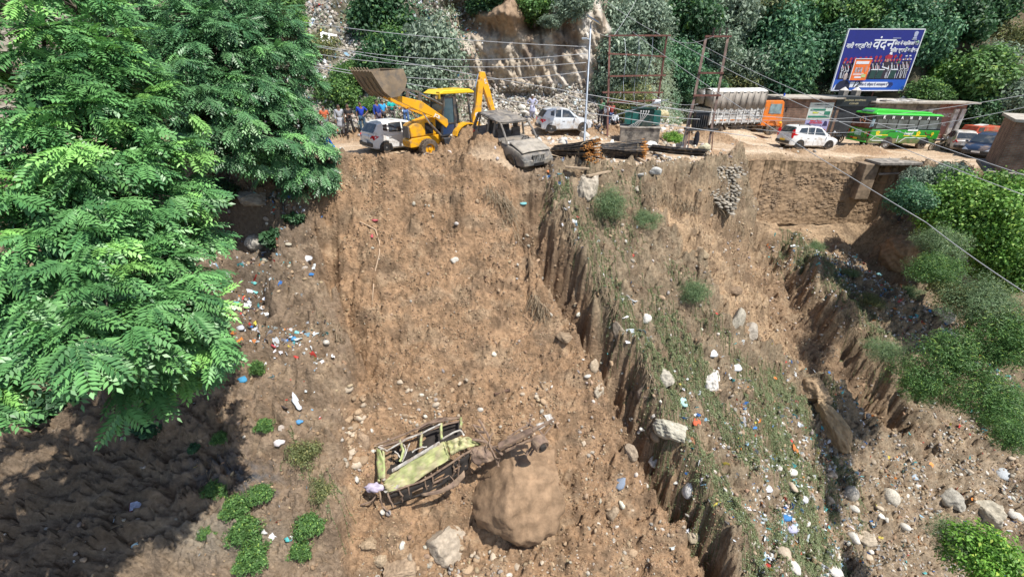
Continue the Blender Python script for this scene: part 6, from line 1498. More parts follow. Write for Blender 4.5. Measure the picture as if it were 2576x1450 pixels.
boulder(1490, 920, 30, 42, 'pale brown stone high on the right side of the slide', (.48, .38, .27), 37, .6, .1)
boulder(1505, 985, 34, 46, 'pale block below the pale brown stone on the right side of the slide', (.50, .42, .32), 38, .8, .1)
boulder(1585, 1135, 38, 52, 'pointed slab in the gully left of the round white stone', (.42, .33, .24), 39, .9, .1, tilt=-.5)
boulder(1425, 845, 52, 24, 'flat brown slab in the upper right of the slide', (.34, .25, .165), 40, .7, .1)
boulder(1142, 655, 24, 18, 'single white stone high on the main slide', (.64, .60, .53), 41, .5, .1, sub=3)
boulder(1770, 640, 26, 26, 'yellow brown cobble in the middle chute, upper', (.44, .34, .22), 42, .3, .08, sub=3)
boulder(1752, 628, 34, 30, 'dark cobble beside the yellow brown cobble', (.33, .25, .17), 43, .3, .08, sub=3)
boulder(1840, 730, 46, 22, 'dark flat rock in the middle chute', (.27, .19, .125), 44, .6, .12)
boulder(2372, 795, 46, 46, 'pale boulder at the lower end of the right rubbish strip', (.56, .51, .42), 45, .7, .12)
boulder(2010, 1110, 0, 0, 'x', (.3, .2, .1), 16) if False else None
boulder(2480, 1290, 80, 60, 'grey outcrop above the soft green shrub in the bottom right', (.42, .38, .30), 46, .7, .15)
boulder(2390, 1255, 55, 60, 'grey block left of the grey outcrop', (.44, .41, .35), 47, .7, .12)
boulder(2240, 1248, 36, 46, 'smooth pale stone on the stony flat', (.60, .55, .46), 48, .3, .08, sub=3, rounded=True, tilt=-.5)
boulder(2140, 1240, 34, 42, 'rounded grey stone left of the smooth pale stone', (.50, .46, .40), 49, .3, .08, sub=3, rounded=True)
boulder(2092, 1430, 50, 26, 'white oval stone near the bottom edge, right of the weeds', (.68, .65, .60), 50, .3, .06, sub=3, rounded=True, tilt=.4)
boulder(2175, 1350, 52, 26, 'angular tan slab near the bottom right', (.50, .42, .32), 51, .8, .1)
boulder(2150, 1290, 60, 60, 'x', (.3, .2, .1), 16) if False else None
boulder(1740, 1345, 40, 34, 'stained tan cobble in the lower gully', (.50, .42, .30), 52, .4, .08, sub=3)
boulder(1410, 300, 44, 22, 'pale slab on the stones above the silver hatchback', (.60, .56, .48), 53, .6, .1)
boulder(1352, 355, 22, 20, 'white stone in front of the silver hatchback', (.64, .62, .57), 54, .5, .1, sub=3)
boulder(1470, 340, 26, 26, 'white stone touching the bonnet of the silver hatchback', (.62, .60, .55), 55, .5, .1, sub=3)
boulder(1632, 372, 44, 34, 'white boulder in front of the concrete plinth', (.70, .67, .62), 56, .6, .1)
boulder(1660, 290, 44, 26, 'yellowish oval boulder behind the green transformer', (.52, .46, .28), 57, .3, .08, rounded=True)
boulder(1610, 440, 30, 20, 'grey stone on the rim right of the steel pipes', (.48, .47, .44), 58, .5, .1, sub=3)
boulder(1648, 432, 34, 24, 'pale stone on the rim beside the grey stone', (.58, .57, .54), 59, .5, .1, sub=3)
boulder(1770, 373, 30, 28, 'yellow white boulder at the foot of the narrow pole structure', (.58, .54, .38), 60, .5, .1, sub=3)
boulder(1748, 385, 44, 20, 'dark grey slab below the narrow pole structure', (.36, .36, .36), 61, .6, .1, sub=3)
boulder(2150, 545, 26, 20, 'white stone at the top of the dark hollow', (.62, .58, .50), 62, .5, .12, sub=3)
boulder(855, 640, 0, 0, 'x', (.3, .2, .1), 16) if False else None
# many smaller stones, each its own object
SHM = []
for s in range(9):
    V, F = rock_geo(200+s, 3 if s < 5 else 2, .4 if s % 2 else .8, .10, s in (1, 3, 6)); V = V*[1, .8, .62]
    for ci, c in enumerate(((.60, .57, .51), (.40, .33, .25), (.33, .235, .15))):
        o = np_mesh('stone', V, F, vmat('stone_varied', rough=.85, bump=.35, bs=9, var=.25, vs=6, rnd=.22), col=np.ones((len(V), 3))*c); COL.objects.unlink(o); SHM.append((o.data, ci))
def stones(n, us, vs, tones, smin, smax, label, group, seed, sink=.3):
    r = random.Random(seed); R = np.random.RandomState(seed); u = R.uniform(us[0], us[1], n); v = R.uniform(vs[0], vs[1], n); q = hits(u, v)
    for i in range(n):
        me = r.choice([m for m, c in SHM if c in tones]); o = bpy.data.objects.new('stone', me); link(o)
        s = smin+(smax-smin)*r.random()**1.8; o.location = Vector(q[i])+Vector((0, 0, s*(.5-sink)*.5)); o.rotation_euler = (r.uniform(-.5, .5), r.uniform(-.5, .5), r.uniform(0, 6.28)); o.scale = (s, s*r.uniform(.7, 1.1), s*r.uniform(.7, 1.1))
        ux = (u[i]-us[0])/(us[1]-us[0]); vx = (v[i]-vs[0])/(vs[1]-vs[0]); big = s > smin+(smax-smin)*.28
        tone = {0: 'pale', 1: 'greyish brown', 2: 'brown'}[[c for m, c in SHM if m == me][0]]
        where = ('far left', 'left', 'middle', 'right', 'far right')[min(int(ux*5), 4)]+' '+('upper', 'middle', 'lower')[min(int(vx*3), 2)]
        tag(o, '%s %s %s, %s part' % ('large' if big else 'small', tone, label, where), 'stone', group)
stones(42, (1380, 1760), (345, 400), (0, 0, 1), .12, .34, 'stone on the road shoulder near the lamp post', 'pale stones on the road shoulder', 1)
stones(30, (1240, 1480), (262, 318), (0,), .15, .42, 'stone on the rubble fan below the cliff', 'white stones on the rubble fan', 2)
stones(22, (1650, 1740), (275, 330), (0, 1), .16, .40, 'stone on the mound behind the transformer', 'stones on the mound behind the transformer', 3)
stones(34, (872, 915), (960, 1190), (1, 2), .10, .26, 'cobble lining the left edge of the slide', 'cobbles along the left edge of the slide', 4)
stones(40, (980, 1180), (950, 1070), (1, 2), .07, .17, 'cobble in the cluster above the wreck', 'cobbles clustered above the wreck', 5)
stones(26, (1310, 1385), (960, 1100), (1, 2), .06, .15, 'cobble in the cluster above the chassis', 'cobbles clustered above the chassis', 6)
stones(34, (1000, 1400), (1370, 1450), (1, 2), .07, .20, 'cobble on the bottom centre mud', 'cobbles at the bottom centre', 7)
stones(48, (1950, 2560), (1130, 1440), (0, 1, 1), .12, .36, 'stone on the bottom right stony flat', 'stones on the stony flat', 8)
stones(24, (1420, 1760), (800, 1400), (0, 1, 2), .08, .24, 'stone in the gully beside the debris bank', 'stones in the shaded gully', 9)
# bags and rags
SHB = []
for s in range(5):
    V, F = ICO[2]; r_ = np.random.RandomState(s); V = V*(1+.35*fbm(V[:, 0]*2+s, V[:, 1]*2+V[:, 2]*2, 3, s))[:, None]*[1, .65, .4]; SHB.append((V, F))
def bag(u, v, s, c, label, name='plastic_bag', cat='plastic bag', el=1.0, rz=0.0, tilt=.6):
    p = hit(u, v); V, F = SHB[int(u+v) % 5]; o = np_mesh(name, V, F, vmat('plastic', rough=.4, bump=.5, bs=25, var=.15, vs=12, spec=.5, transl=.1), col=np.ones((len(V), 3))*np.array(c)); o.scale = (s, s*el, s*.8)
    o.location = p+Vector((0, 0, s*.12)); o.rotation_euler = (tilt, 0, rz); tag(o, label, cat)
W_ = (.72, .74, .78)
bag(565, 690, .13, (.60, .55, .60), 'long pale rag hanging down the rubbish gully', 'rag', 'rag', 3.2, 1.2)
bag(628, 730, .10, W_, 'white strip of plastic at the bottom of the rubbish gully', 'rag', 'rag', 2.6, .9)
bag(770, 652, .22, (.62, .62, .64), 'silver grey sack at the right side of the rubbish gully', el=1.1)
bag(783, 690, .10, (.04, .20, .50), 'blue bag below the silver grey sack')
bag(640, 862, .26, (.52, .20, .07), 'orange brown cloth lying on the left bank', 'rag', 'rag', .8, .7)
bag(688, 870, .13, (.62, .10, .12), 'pink red rag right of the orange brown cloth', 'rag', 'rag', .6, -.6)
bag(745, 1010, .10, W_, 'long white torn sheet pointing down the left bank', 'rag', 'rag', 5.0, .75)
bag(610, 955, .17, (.06, .30, .52), 'blue and white bag below the discarded frame')
bag(752, 1060, .13, (.10, .32, .60), 'light blue bag at the foot of the white torn sheet')
bag(700, 1112, .20, (.72, .66, .66), 'whitish bag above the withered weeds')
bag(605, 825, .15, (.55, .56, .60), 'grey white bag above the orange brown cloth')
bag(820, 860, .08, (.06, .28, .55), 'small blue bag left of the slide edge')
bag(738, 852, .12, (.05, .28, .55), 'blue scrap near the top of the left bank')
bag(1717, 1010, .20, (.45, .75, .68), 'white and turquoise bag on the debris bank', el=1.6, rz=.4)
bag(1752, 1062, .16, (.70, .13, .05), 'red orange bag on the debris bank', el=1.5, rz=.2)
bag(1740, 1110, .16, (.30, .12, .06), 'rusty brown rag under the red orange bag', 'rag', 'rag', 1.6, .3)
bag(1945, 950, .16, (.72, .22, .05), 'orange cloth high on the debris bank', 'rag', 'rag', .6, -.6)
bag(2000, 1130, .12, (.66, .20, .04), 'orange strip in the middle of the debris bank', 'rag', 'rag', 3.0, .3)
bag(2062, 1010, .10, (.50, .46, .05), 'olive yellow sheet hanging near the long rock rib', 'rag', 'rag', 3.2, .25)
bag(1998, 1010, .16, (.22, .07, .06), 'dark red rag above the olive yellow sheet', 'rag', 'rag', 1.2, -.5)
bag(1452, 470, .05, (.5, .5, .5), 'grey scrap by the pale boulder')
bag(1452, 545, .07, (.60, .03, .05), 'red cord hanging on the first ridge', 'rag', 'rag', 3.5, .2)
bag(1590, 640, .09, (.48, .07, .05), 'dark red net below the feathery shrub', 'rag', 'rag', 3.2, .5)
bag(1316, 512, .14, (.20, .50, .52), 'turquoise bag in the undercut gully')
bag(1380, 432, .11, (.75, .25, .08), 'orange rag beside the burnt car bumper', 'rag', 'rag')
bag(942, 555, .14, (.50, .10, .12), 'red cloth on the slide beside the hose', 'rag', 'rag', .6)
bag(935, 592, .09, (.50, .08, .10), 'red rag tied to the hose', 'rag', 'rag', 2.0, .3)
bag(1975, 1300, .24, (.05, .22, .50), 'bright blue bag in the lower heap of rubbish')
bag(1990, 1330, .24, (.50, .50, .66), 'lilac white bag in the lower heap of rubbish')
bag(1930, 1230, .20, W_, 'white bag above the lower heap of rubbish')
bag(2020, 1250, .24, (.66, .66, .70), 'crumpled white sheet at the top of the lower rubbish heap', el=1.5, rz=.8)
bag(2395, 850-12, .24, (.78, .78, .77), 'heap of white foam at the end of the right rubbish strip')
bag(2340, 792-10, .16, (.05, .25, .60), 'bright blue bag above the white foam')
bag(2210, 690, .20, (.15, .34, .36), 'teal bag on the rubbish strip')
bag(1850, 925, .26, (.74, .75, .78), 'white broken tiles on the upper debris bank')
bag(1790, 890, .24, (.72, .75, .78), 'white sheet left of the white broken tiles')
bag(1560, 1215, .18, (.25, .30, .38), 'blue grey rag on the mud right of the huge boulder', 'rag', 'rag', 2.0, -.8)
bag(2300, 1200, .22, (.42, .50, .58), 'grey blue sheet on the stony flat')
bag(2520, 1190, .34, (.50, .53, .55), 'large grey sheet of plastic at the right edge', el=1.5, rz=-.7)
bag(1300, 700, .05, (.6, .6, .6), 'tiny grey scrap on the main slide')
bag(665, 1335, .14, (.70, .70, .70), 'white bag between the weed clumps')
bag(725, 1355, .12, (.10, .50, .50), 'turquoise bag right of the weed clumps')
# ------------------------------------------------------------------ small found things
def small_things():
    p = hit(575, 910); r = empty('frame', p, (.6, .1, .1), 'discarded rectangular grey frame on the left bank', 'frame')
    m = MB(); 
    for a, b in (((-.28, -.09, 0), (.28, -.09, 0)), ((-.28, .09, 0), (.28, .09, 0)), ((-.28, -.09, 0), (-.28, .09, 0)), ((.28, -.09, 0), (.28, .09, 0)), ((.12, -.09, 0), (.12, .09, 0))): m.bar(a, b, .035, .05)
    m.build('frame_bars', mat('grey_plastic', (.22, .22, .24), rough=.6, var=.2), r)
    p = hit(347, 1275); r = empty('box', (p.x, p.y, p.z+.06), (.35, .1, .5), 'small red box with a blue white lid on the shaded bank', 'box')
    MB().box((0, 0, 0), (.34, .28, .12)).build('box_side', mat('dark_red_card', (.25, .02, .04), rough=.6), r, bevel=.01)
    MB().box((0, 0, .068), (.31, .25, .012)).build('lid', mat('lid_paper', (.45, .48, .60), rough=.35, var=.35, vs=9), r)
    # hose
    pts = [(905, 560), (930, 572), (945, 580), (955, 610), (955, 640), (945, 680), (940, 720), (936, 770)]; q = [hit(*a)+Vector((0, -.02, .05)) for a in pts]
    m = MB(); m.tube(q, .028, 6); tag(m.build('hose', mat('hose_tan', (.42, .30, .20), rough=.6), smooth=True), 'thin tan hose hanging down the left side of the main slide', 'hose')
    # rusty bar on the slide
    a = hit(1243, 993)+Vector((0, 0, .05)); b = hit(1282, 983)+Vector((0, 0, .07)); m = MB(); m.bar(a, b, .09, .07); m.bar(a, a+(b-a)*.1, .13, .10); m.bar(a+(b-a)*.95, b, .12, .09)
    tag(m.build('iron_bar', mat('rust', (.11, .065, .045), rough=.85, var=.4, vs=9), bevel=.01), 'short rusty iron bar lying on the main slide above the wreck', 'iron bar')
    # white concrete slab on the rubbish slope
    p = P(831, 98, 36); p = hit(831, 98); r = empty('window_frame', p+Vector((0, -.25, 0)), (-.6, .2, .3), 'white broken frame with two dark openings high on the rubbish slope', 'frame')
    m = MB()
    for a, b in (((-.5, 0, -.3), (.5, 0, -.3)), ((-.5, 0, .3), (.5, 0, .3)), ((-.5, 0, -.3), (-.5, 0, .3)), ((.5, 0, -.3), (.5, 0, .3)), ((0, 0, -.3), (0, 0, .3))): m.bar(a, b, .14, .16)
    m.build('frame_bars', WHITE, r)
    # timbers on the rim
    T = mat('old_timber', (.33, .25, .17), rough=.9, var=.25, vs=8)
    for i, (a, b, lab) in enumerate((((1635, 378), (1668, 405), 'weathered plank leaning below the third pile of pipes, upper'), ((1598, 400), (1650, 428), 'weathered plank on the rim below the upper one'), ((1475, 448), (1530, 436), 'short plank sticking out under the second pile of pipes'), ((1420, 425), (1480, 430), 'long broken board under the first pile of pipes'))):
        p = hit(*a)+Vector((0, -.15, .12)); q = hit(*b)+Vector((0, -.15, .12)); m = MB(); m.bar(p, q, .16, .07); tag(m.build('plank', T, bevel=.01), lab, 'plank')
small_things()
# ------------------------------------------------------------------ piles of steel pipes with rusty ends
PIPE = mat('dark_pipe', (.035, .034, .036), rough=.5, metal=.3, var=.5, vs=3, dirt=(.22, .17, .12), da=.4, ds=4); RUST = mat('orange_rust', (.42, .19, .05), rough=.85, var=.4, vs=8)
def pile(label, a, b, rows, seed, fanl=.25, fanr=.75, n=90, rust=True, L=None):
    """a, b: (u, v) of the left and right end; pipes converge towards the left"""
    r = random.Random(seed); pa = hit(*a)+Vector((0, -.1, .38)); pb = hit(*b)+Vector((0, -.1, .38))
    mid = (pa+pb)/2; ax = (pb-pa).normalized(); Ln = (pb-pa).length; up = Vector((0, -.45, .89)); si = ax.cross(up).normalized(); up = si.cross(ax).normalized()
    if up.z < 0: up = -up
    root = empty('pipe_bundle', mid, (0, 0, 0), label, 'steel pipes', 'bundles of steel pipes on the rim'); m = MB(); e = MB()
    for i in range(n):
        y = r.uniform(-1, 1); z = r.uniform(-1, 1)
        p = -ax*Ln*.5*r.uniform(.8, 1.05)+up*z*fanl*.5+si*y*fanl*.6; q = ax*Ln*.5*r.uniform(.86, 1.03)+up*z*fanr*.5+si*y*fanr*.5
        mm = (p+q)/2+Vector((0, 0, -.04))
        m.tube([p, mm, q], .021, 5)
        if rust: d = (q-p).normalized(); e.cyl(q-d*.22*r.uniform(.3, 1.2), q+d*.004, .0235, n=6)
    m.build('pipe_shafts', PIPE, root)
    if rust: e.build('rusty_ends', RUST, root)
    t = MB(); c = ax*Ln*.28; R_ = fanr*.42
    for k in (0, .05): t.tube([c+ax*k+up*R_*1.0*math.cos(a_)+si*R_*1.0*math.sin(a_) for a_ in np.linspace(0, 6.28, 16)], .014, 4)
    t.build('binding_wire', TWIG, root)
pile('fan shaped bundle of dark steel pipes next to the burnt car', (1392, 398), (1494, 404), 8, 1, .42, .95, 130)
pile('middle bundle of dark steel pipes with orange rusty ends', (1508, 392), (1620, 400), 8, 2, .35, .90, 130)
pile('flat scattered row of dark pipes right of the two bundles', (1625, 388), (1772, 404), 6, 3, .28, .30, 34, rust=False)
# ------------------------------------------------------------------ lamp post, gantries, transformer
GALV = mat('galvanised', (.36, .40, .45), rough=.45, metal=.5, var=.12, vs=3); RSTEEL = mat('rusty_red_steel', (.13, .055, .042), rough=.8, var=.35, vs=3); INSUL = mat('brown_porcelain', (.05, .025, .02), rough=.25)
CONC = mat('weathered_concrete', (.30, .27, .23), rough=.92, var=.3, vs=2.0, bump=.5, bs=9, dirt=(.09, .085, .08), da=.55, ds=2.5)
def lamp():
    base_ = hit(1468, 380); dep = base_.y*cP-base_.z*sP; top = P(1486, 58, dep)
    root = empty('street_lamp', base_, (0, 0, 0), 'grey solar street lamp on a tall slightly leaning pole behind the pipe bundles', 'street lamp')
    t = top-base_; m = MB(); m.cyl((0, 0, -.3), t, .062, .045, n=12); m.build('pole', GALV, root, smooth=True, angle=40)
    m = MB(); R_ = Euler((math.radians(-18), math.radians(14), math.radians(-8))); c = t+Vector((.12, 0, .14)); m.box(c, (.80, .62, .05), rot=(math.radians(18), math.radians(25), math.radians(10)))
    sp = m.build('solar_panel', mat('panel_back', (.60, .50, .33), rough=.6, var=.2, vs=5), root); MB().box(c+Vector((0, 0, .03)), (.78, .60, .012), rot=(math.radians(18), math.radians(25), math.radians(10))).build('solar_cells', mat('cells', (.03, .05, .14), rough=.15, spec=.8), sp)
    MB().bar(t, c, .06).build('panel_bracket', GALV, root)
    k = t*(1-.13); q = MB(); q.bar(k, k+Vector((-.28, -.06, .05)), .04); q.box(k+Vector((-.32, -.08, .04)), (.30, .16, .09)); h = q.build('lamp_head', GALV, root, bevel=.02)
    MB().box(k+Vector((-.32, -.08, -.012)), (.22, .12, .01)).build('lamp_glass', CLEARL, h)
lamp()
def poly3(pts): return [P(*p) for p in pts]
def insul(m, p, n=3, s=1.0, up=Vector((0, 0, 1))):
    p = Vector(p)
    for k in range(n): m.cyl(p+up*(.05+.07*k)*s, p+up*(.08+.07*k)*s, .065*s, .045*s, n=8)
    m.cyl(p, p+up*.28*s, .022*s, n=6)
def gantry():
    z = 27.3; A = hit(1528, 345); z = A.y*cP-A.z*sP
    bl, tl = P(1528, 348, z), P(1533, 90, z); br, tr = P(1664, 282, z+1.5), P(1677, 90, z+1.0)
    br = Vector((tr.x-.02, tr.y, float(gh(tr.x, tr.y))-.1)); o = bl.copy()
    root = empty('transformer_gantry', o, (0, 0, 0), 'wide rusty steel H-frame with five cross beams standing over the green transformer', 'steel gantry')
    MB().bar(bl-o-Vector((0, 0, .3)), tl-o, .11, .11).build('post', RSTEEL, root); MB().bar(br-o, tr-o, .11, .11).build('post', RSTEEL, root)
    def at(t, side, ext=0):
        p = (bl.lerp(tl, t) if side == 0 else br.lerp(tr, t)); d = (tr-tl).normalized(); return p+d*ext-o
    for (t, t2, e0, e1, nm) in ((1.0, 1.0, -.12, .25, 0), (.825, .80, -.12, .12, 1), (.605, .615, .0, .28, 2), (.45, .44, -.45, .28, 3), (.35, .36, .0, .1, 4)):
        MB().bar(at(t, 0, e0)-Vector((0, .09, 0)), at(t2, 1, e1)-Vector((0, .09, 0)), .09, .10).build('cross_beam', RSTEEL, root)
    for (t, ff, dn) in ((1.0, (.12, .40, .80), 1), (.825, (.3, .96), 1), (.605, (.4, .62), -1), (.45, (.22, .47, .72), -1)):
        for f in ff:
            m = MB(); p = at(t, 0).lerp(at(t, 1), f)-Vector((0, .09, 0)); insul(m, p, 3, 1.05, Vector((0, 0, dn))); m.build('insulator', INSUL if t > .6 else mat('pale_porcelain', (.5, .5, .48), rough=.3), root)
    for f in (.25, .5, .75):
        m = MB(); a = at(1.0, 0).lerp(at(1.0, 1), f); b = at(.36, 0).lerp(at(.36, 1), f*.8+.1); m.tube([a, a.lerp(b, .3)+Vector((.1, -.1, 0)), a.lerp(b, .7)+Vector((-.05, .05, 0)), b], .012, 4); m.build('jumper_wire', GALV, root)
    m = MB(); c = at(.33, 1)+Vector((-.15, -.25, .05)); m.cyl(c+Vector((-.28, .05, 0)), c+Vector((.25, -.12, 0)), .22, n=18); m.build('white_drum', mat('drum_white', (.66, .68, .70), rough=.4, metal=.2), root, bevel=.02)
gantry()
def plinth():
    c = hit(1610, 362); z = c.y*cP-c.z*sP; a = P(1557, 335, z+.9); hgt = .95
    g = float(gh(c.x, c.y+.6)); cx, cy = c.x+.05, c.y+.75
    root = empty('concrete_plinth', (cx, cy, g), (0, 0, math.radians(-12)), 'stained concrete block carrying the green transformer', 'concrete block')
    MB().box((0, 0, .38), (2.35, 1.45, 1.05)).build('block', CONC, root, bevel=.05)
    MB().box((0, 0, .925), (2.45, 1.55, .05)).build('cap_slab', CONC, root, bevel=.015)
    t = empty('transformer', (cx+.12, cy+.1, g+.952), (0, 0, math.radians(-12)), 'dark green transformer with cooling fins and looped cables on the concrete block', 'transformer')
    GT = mat('transformer_green', (.012, .055, .048), rough=.45, var=.2, dirt=(.12, .10, .08), da=.3); GF = mat('fin_green', (.015, .14, .12), rough=.45, var=.15, dirt=(.12, .1, .08), da=.2)
    MB().box((0, 0, .50), (1.25, .62, 1.0)).build('tank', GT, t, bevel=.03); MB().box((0, 0, 1.03), (1.5, .8, .05)).build('lid', GT, t)
    for x in (-.86, .84):
        m = MB()
        for k in range(6): m.box((x, -.30+.12*k, .50), (.40, .05, .78))
        m.build('cooling_fins', GF, t)
    m = MB(); m.box((-.45, -.34, .45), (.35, .05, .75)); m.build('control_box', GF, t)
    m = MB()
    for x in (-.45, 0, .45): insul(m, (x, .1, 1.06), 4, 1.3)
    m.build('bushing', INSUL, t); m = MB(); m.cyl((-.3, -.05, 1.75), (.45, -.05, 1.75), .13, n=12); m.cyl((.0, -.05, 1.06), (0, -.05, 1.7), .04, n=8)
    for k, x in enumerate((-.15, 0, .15, .3)):
        q = MB(); q.tube([(x, -.36, .86), (x-.02, -.55, .80), (x-.1*k, -.62, .4), (x-.55, -.60, .05), (x-.7, -.7, .0)], .022, 5); q.build('cable', mat('grey_cable', (.38, .37, .36), rough=.6), t, smooth=True)
    for k, x in enumerate((-.15, 0, .15, .3)): MB().cyl((x, -.33, .88), (x, -.40, .88), .045, n=8).build('terminal', PLATE, t)
    MB().bar((-1.9, -.5, .55), (1.35, -.15, 1.55), .07, .05).build('fallen_crossarm', GALV, t)
plinth()
def hpole():
    b = hit(1722, 385); z = b.y*cP-b.z*sP; o = b.copy()
    root = empty('pole_mounted_transformer', o, (0, 0, 0), 'narrow leaning two pole structure with a small dark transformer on its platform', 'electric pole')
    p0, p1 = P(1718, 388, z), P(1776, 92, z); q0, q1 = P(1778, 388, z+.2), P(1831, 92, z+.2)
    MB().bar(p0-o-Vector((0, 0, .3)), p1-o, .13, .13).build('post', mat('grey_brown_pole', (.17, .115, .095), rough=.85, var=.35), root); MB().bar(q0-o-Vector((0, 0, .3)), q1-o, .13, .13).build('post', MATS['grey_brown_pole'], root)
    def at(t, s, e=0): return (p0.lerp(p1, t) if s == 0 else q0.lerp(q1, t))-o+(q1-p1).normalized()*e
    for t, e0, e1 in ((1.0, -.1, .15), (.69, -.05, .05), (.50, -.12, .15)): MB().bar(at(t, 0, e0)-Vector((0, .11, 0)), at(t, 1, e1)-Vector((0, .11, 0)), .09, .10).build('cross_beam', RSTEEL, root)
    MB().bar(at(.21, 0, -.1)-Vector((0, .12, 0)), at(.21, 1, .35)-Vector((0, .12, 0)), .10, .10).build('platform_beam', DKG, root); MB().bar(at(.21, 0, -.1)+Vector((0, .35, 0)), at(.21, 1, .35)+Vector((0, .35, 0)), .10, .10).build('platform_beam', DKG, root)
    for f in (.25, .55, .85): m = MB(); insul(m, at(1.0, 0).lerp(at(1.0, 1), f)-Vector((0, .11, -.03)), 4, 1.3); m.build('insulator', INSUL, root)
    for f in (.35, .7): m = MB(); insul(m, at(.5, 0).lerp(at(.5, 1), f)-Vector((0, .11, -.02)), 2, 1.1); m.build('insulator', mat('pale_porcelain', (.5, .5, .48)), root)
    c = at(.21, 0).lerp(at(.21, 1), .48); m = MB(); m.box(c+Vector((0, .1, .48)), (.75, .5, .8)); tr = m.build('small_transformer', DKG, root, bevel=.03)
    m = MB(); m.box(c+Vector((0, .1, .91)), (.85, .6, .05)); m.build('lid', DKG, tr); m = MB()
    for k in range(6): m.box(c+Vector((-.3+.12*k, -.2, .45)), (.04, .12, .6))
    m.build('cooling_fins', DKG, tr)
    for s, e in ((0, 1), (1, 1)): MB().bar(at(.02, s, .25), at(.20, s, .12), .045).build('brace', RSTEEL, root)
    m = MB(); q = c+Vector((-.12, -.15, -.55)); m.loft([[(q.x+r*math.cos(a), q.y+r*.5*math.sin(a), q.z+h) for a in np.linspace(0, 5.5, 8)] for h, r in ((.48, .05), (.35, .13), (.0, .16), (-.28, .13), (-.55, .10), (-.68, .02))]); tag(m.build('black_cloth', mat('black_cloth', (.01, .01, .018), rough=.9), smooth=True), 'black cloth hanging under the small transformer', 'cloth'); bpy.data.objects[-1:] if False else None
    cl = bpy.data.objects.get('black_cloth'); cl.location = o
    # slim pole with sleeve next to it
    b2 = hit(1712, 380); z2 = b2.y*cP-b2.z*sP; m = MB(); t2 = P(1740, 260, z2); m.cyl(b2-Vector((0, 0, .3)), t2, .05, .04, n=8); tag(m.build('short_pole', mat('pale_pole', (.45, .40, .34), rough=.8, var=.2)), 'short bare pole left of the narrow two pole structure', 'pole')
hpole()
# ------------------------------------------------------------------ overhead cables
WIRE = mat('cable_aluminium', (.42, .43, .44), rough=.5, var=.05)
def cable(a, b, sag, label, r=.016, ins=False):
    A = P(*a); B = P(*b); n = 26; m = MB(); pts = []
    for i in range(n+1): t = i/n; p = A.lerp(B, t); p.z -= 4*sag*t*(1-t); pts.append(p)
    m.tube(pts, r, 5); o = m.build('power_cable', WIRE, smooth=True); tag(o, label, 'cable', 'overhead power cables'); return o
cable((690, 45, 30), (1474, 118, 24), .25, 'uppermost cable crossing the rubbish slope to the solar lamp', .018)
cable((700, 92, 30), (1474, 135, 24), .75, 'second cable from the top crossing the cliff to the solar lamp', .018)
cable((700, 118, 29), (1474, 158, 24), .60, 'third cable from the top crossing the cliff to the solar lamp', .018)
cable((730, 148, 28), (1474, 180, 24), .75, 'fourth cable crossing the cliff to the solar lamp', .018)
cable((745, 160, 27), (1900, 345, 22), .15, 'long cable running down from the left past the digger bucket to the narrow pole structure', .018)
cable((700, 100, 29), (1745, 283, 23), .05, 'diagonal cable passing in front of the cliff down to the transformer', .018)
cable((1530, 255, 25), (2300, 315, 24), .15, 'cable passing the transformer and the orange truck cab', .014)
cable((1590, 80, 27), (2330, 560, 13), .20, 'steep diagonal cable falling from the gantry across the retaining wall', .012)
cable((2330, 560, 13), (2640, 775, 9), .05, 'thick cable end crossing the vine mound to the right edge', .012)
cable((1680, 92, 27), (2600, 500, 14), .35, 'upper of two parallel cables descending to the right edge', .012)
cable((1740, 100, 27), (2620, 455, 14), .35, 'lower of two parallel cables descending across the bus', .012)
cable((1840, 300, 26), (2700, 215, 20), .55, 'thin cable rising to the right edge across the red shop', .013)
cable((1900, 325, 26), (2700, 240, 20), .75, 'second thin cable rising to the right edge below the other', .013)
cable((1475, 60, 24), (1535, 92, 27), .15, 'short cable between the solar lamp and the gantry', .012)
cable((1600, 0, 33), (1545, 88, 27), .10, 'cable dropping from above to the left of the gantry top', .014)
cable((1520, 0, 33), (1660, 88, 28), .10, 'cable dropping from above to the right of the gantry top', .014)
cable((1680, 95, 28), (1795, 92, 22.5), .30, 'slack cable between the two steel structures', .014)
cable((1640, 235, 26), (1755, 262, 23), .25, 'slack low cable from the white drum to the pole platform', .014)
cable((1415, 235, 22), (1760, 300, 22), .25, 'low cable crossing in front of the silver hatchback', .014)
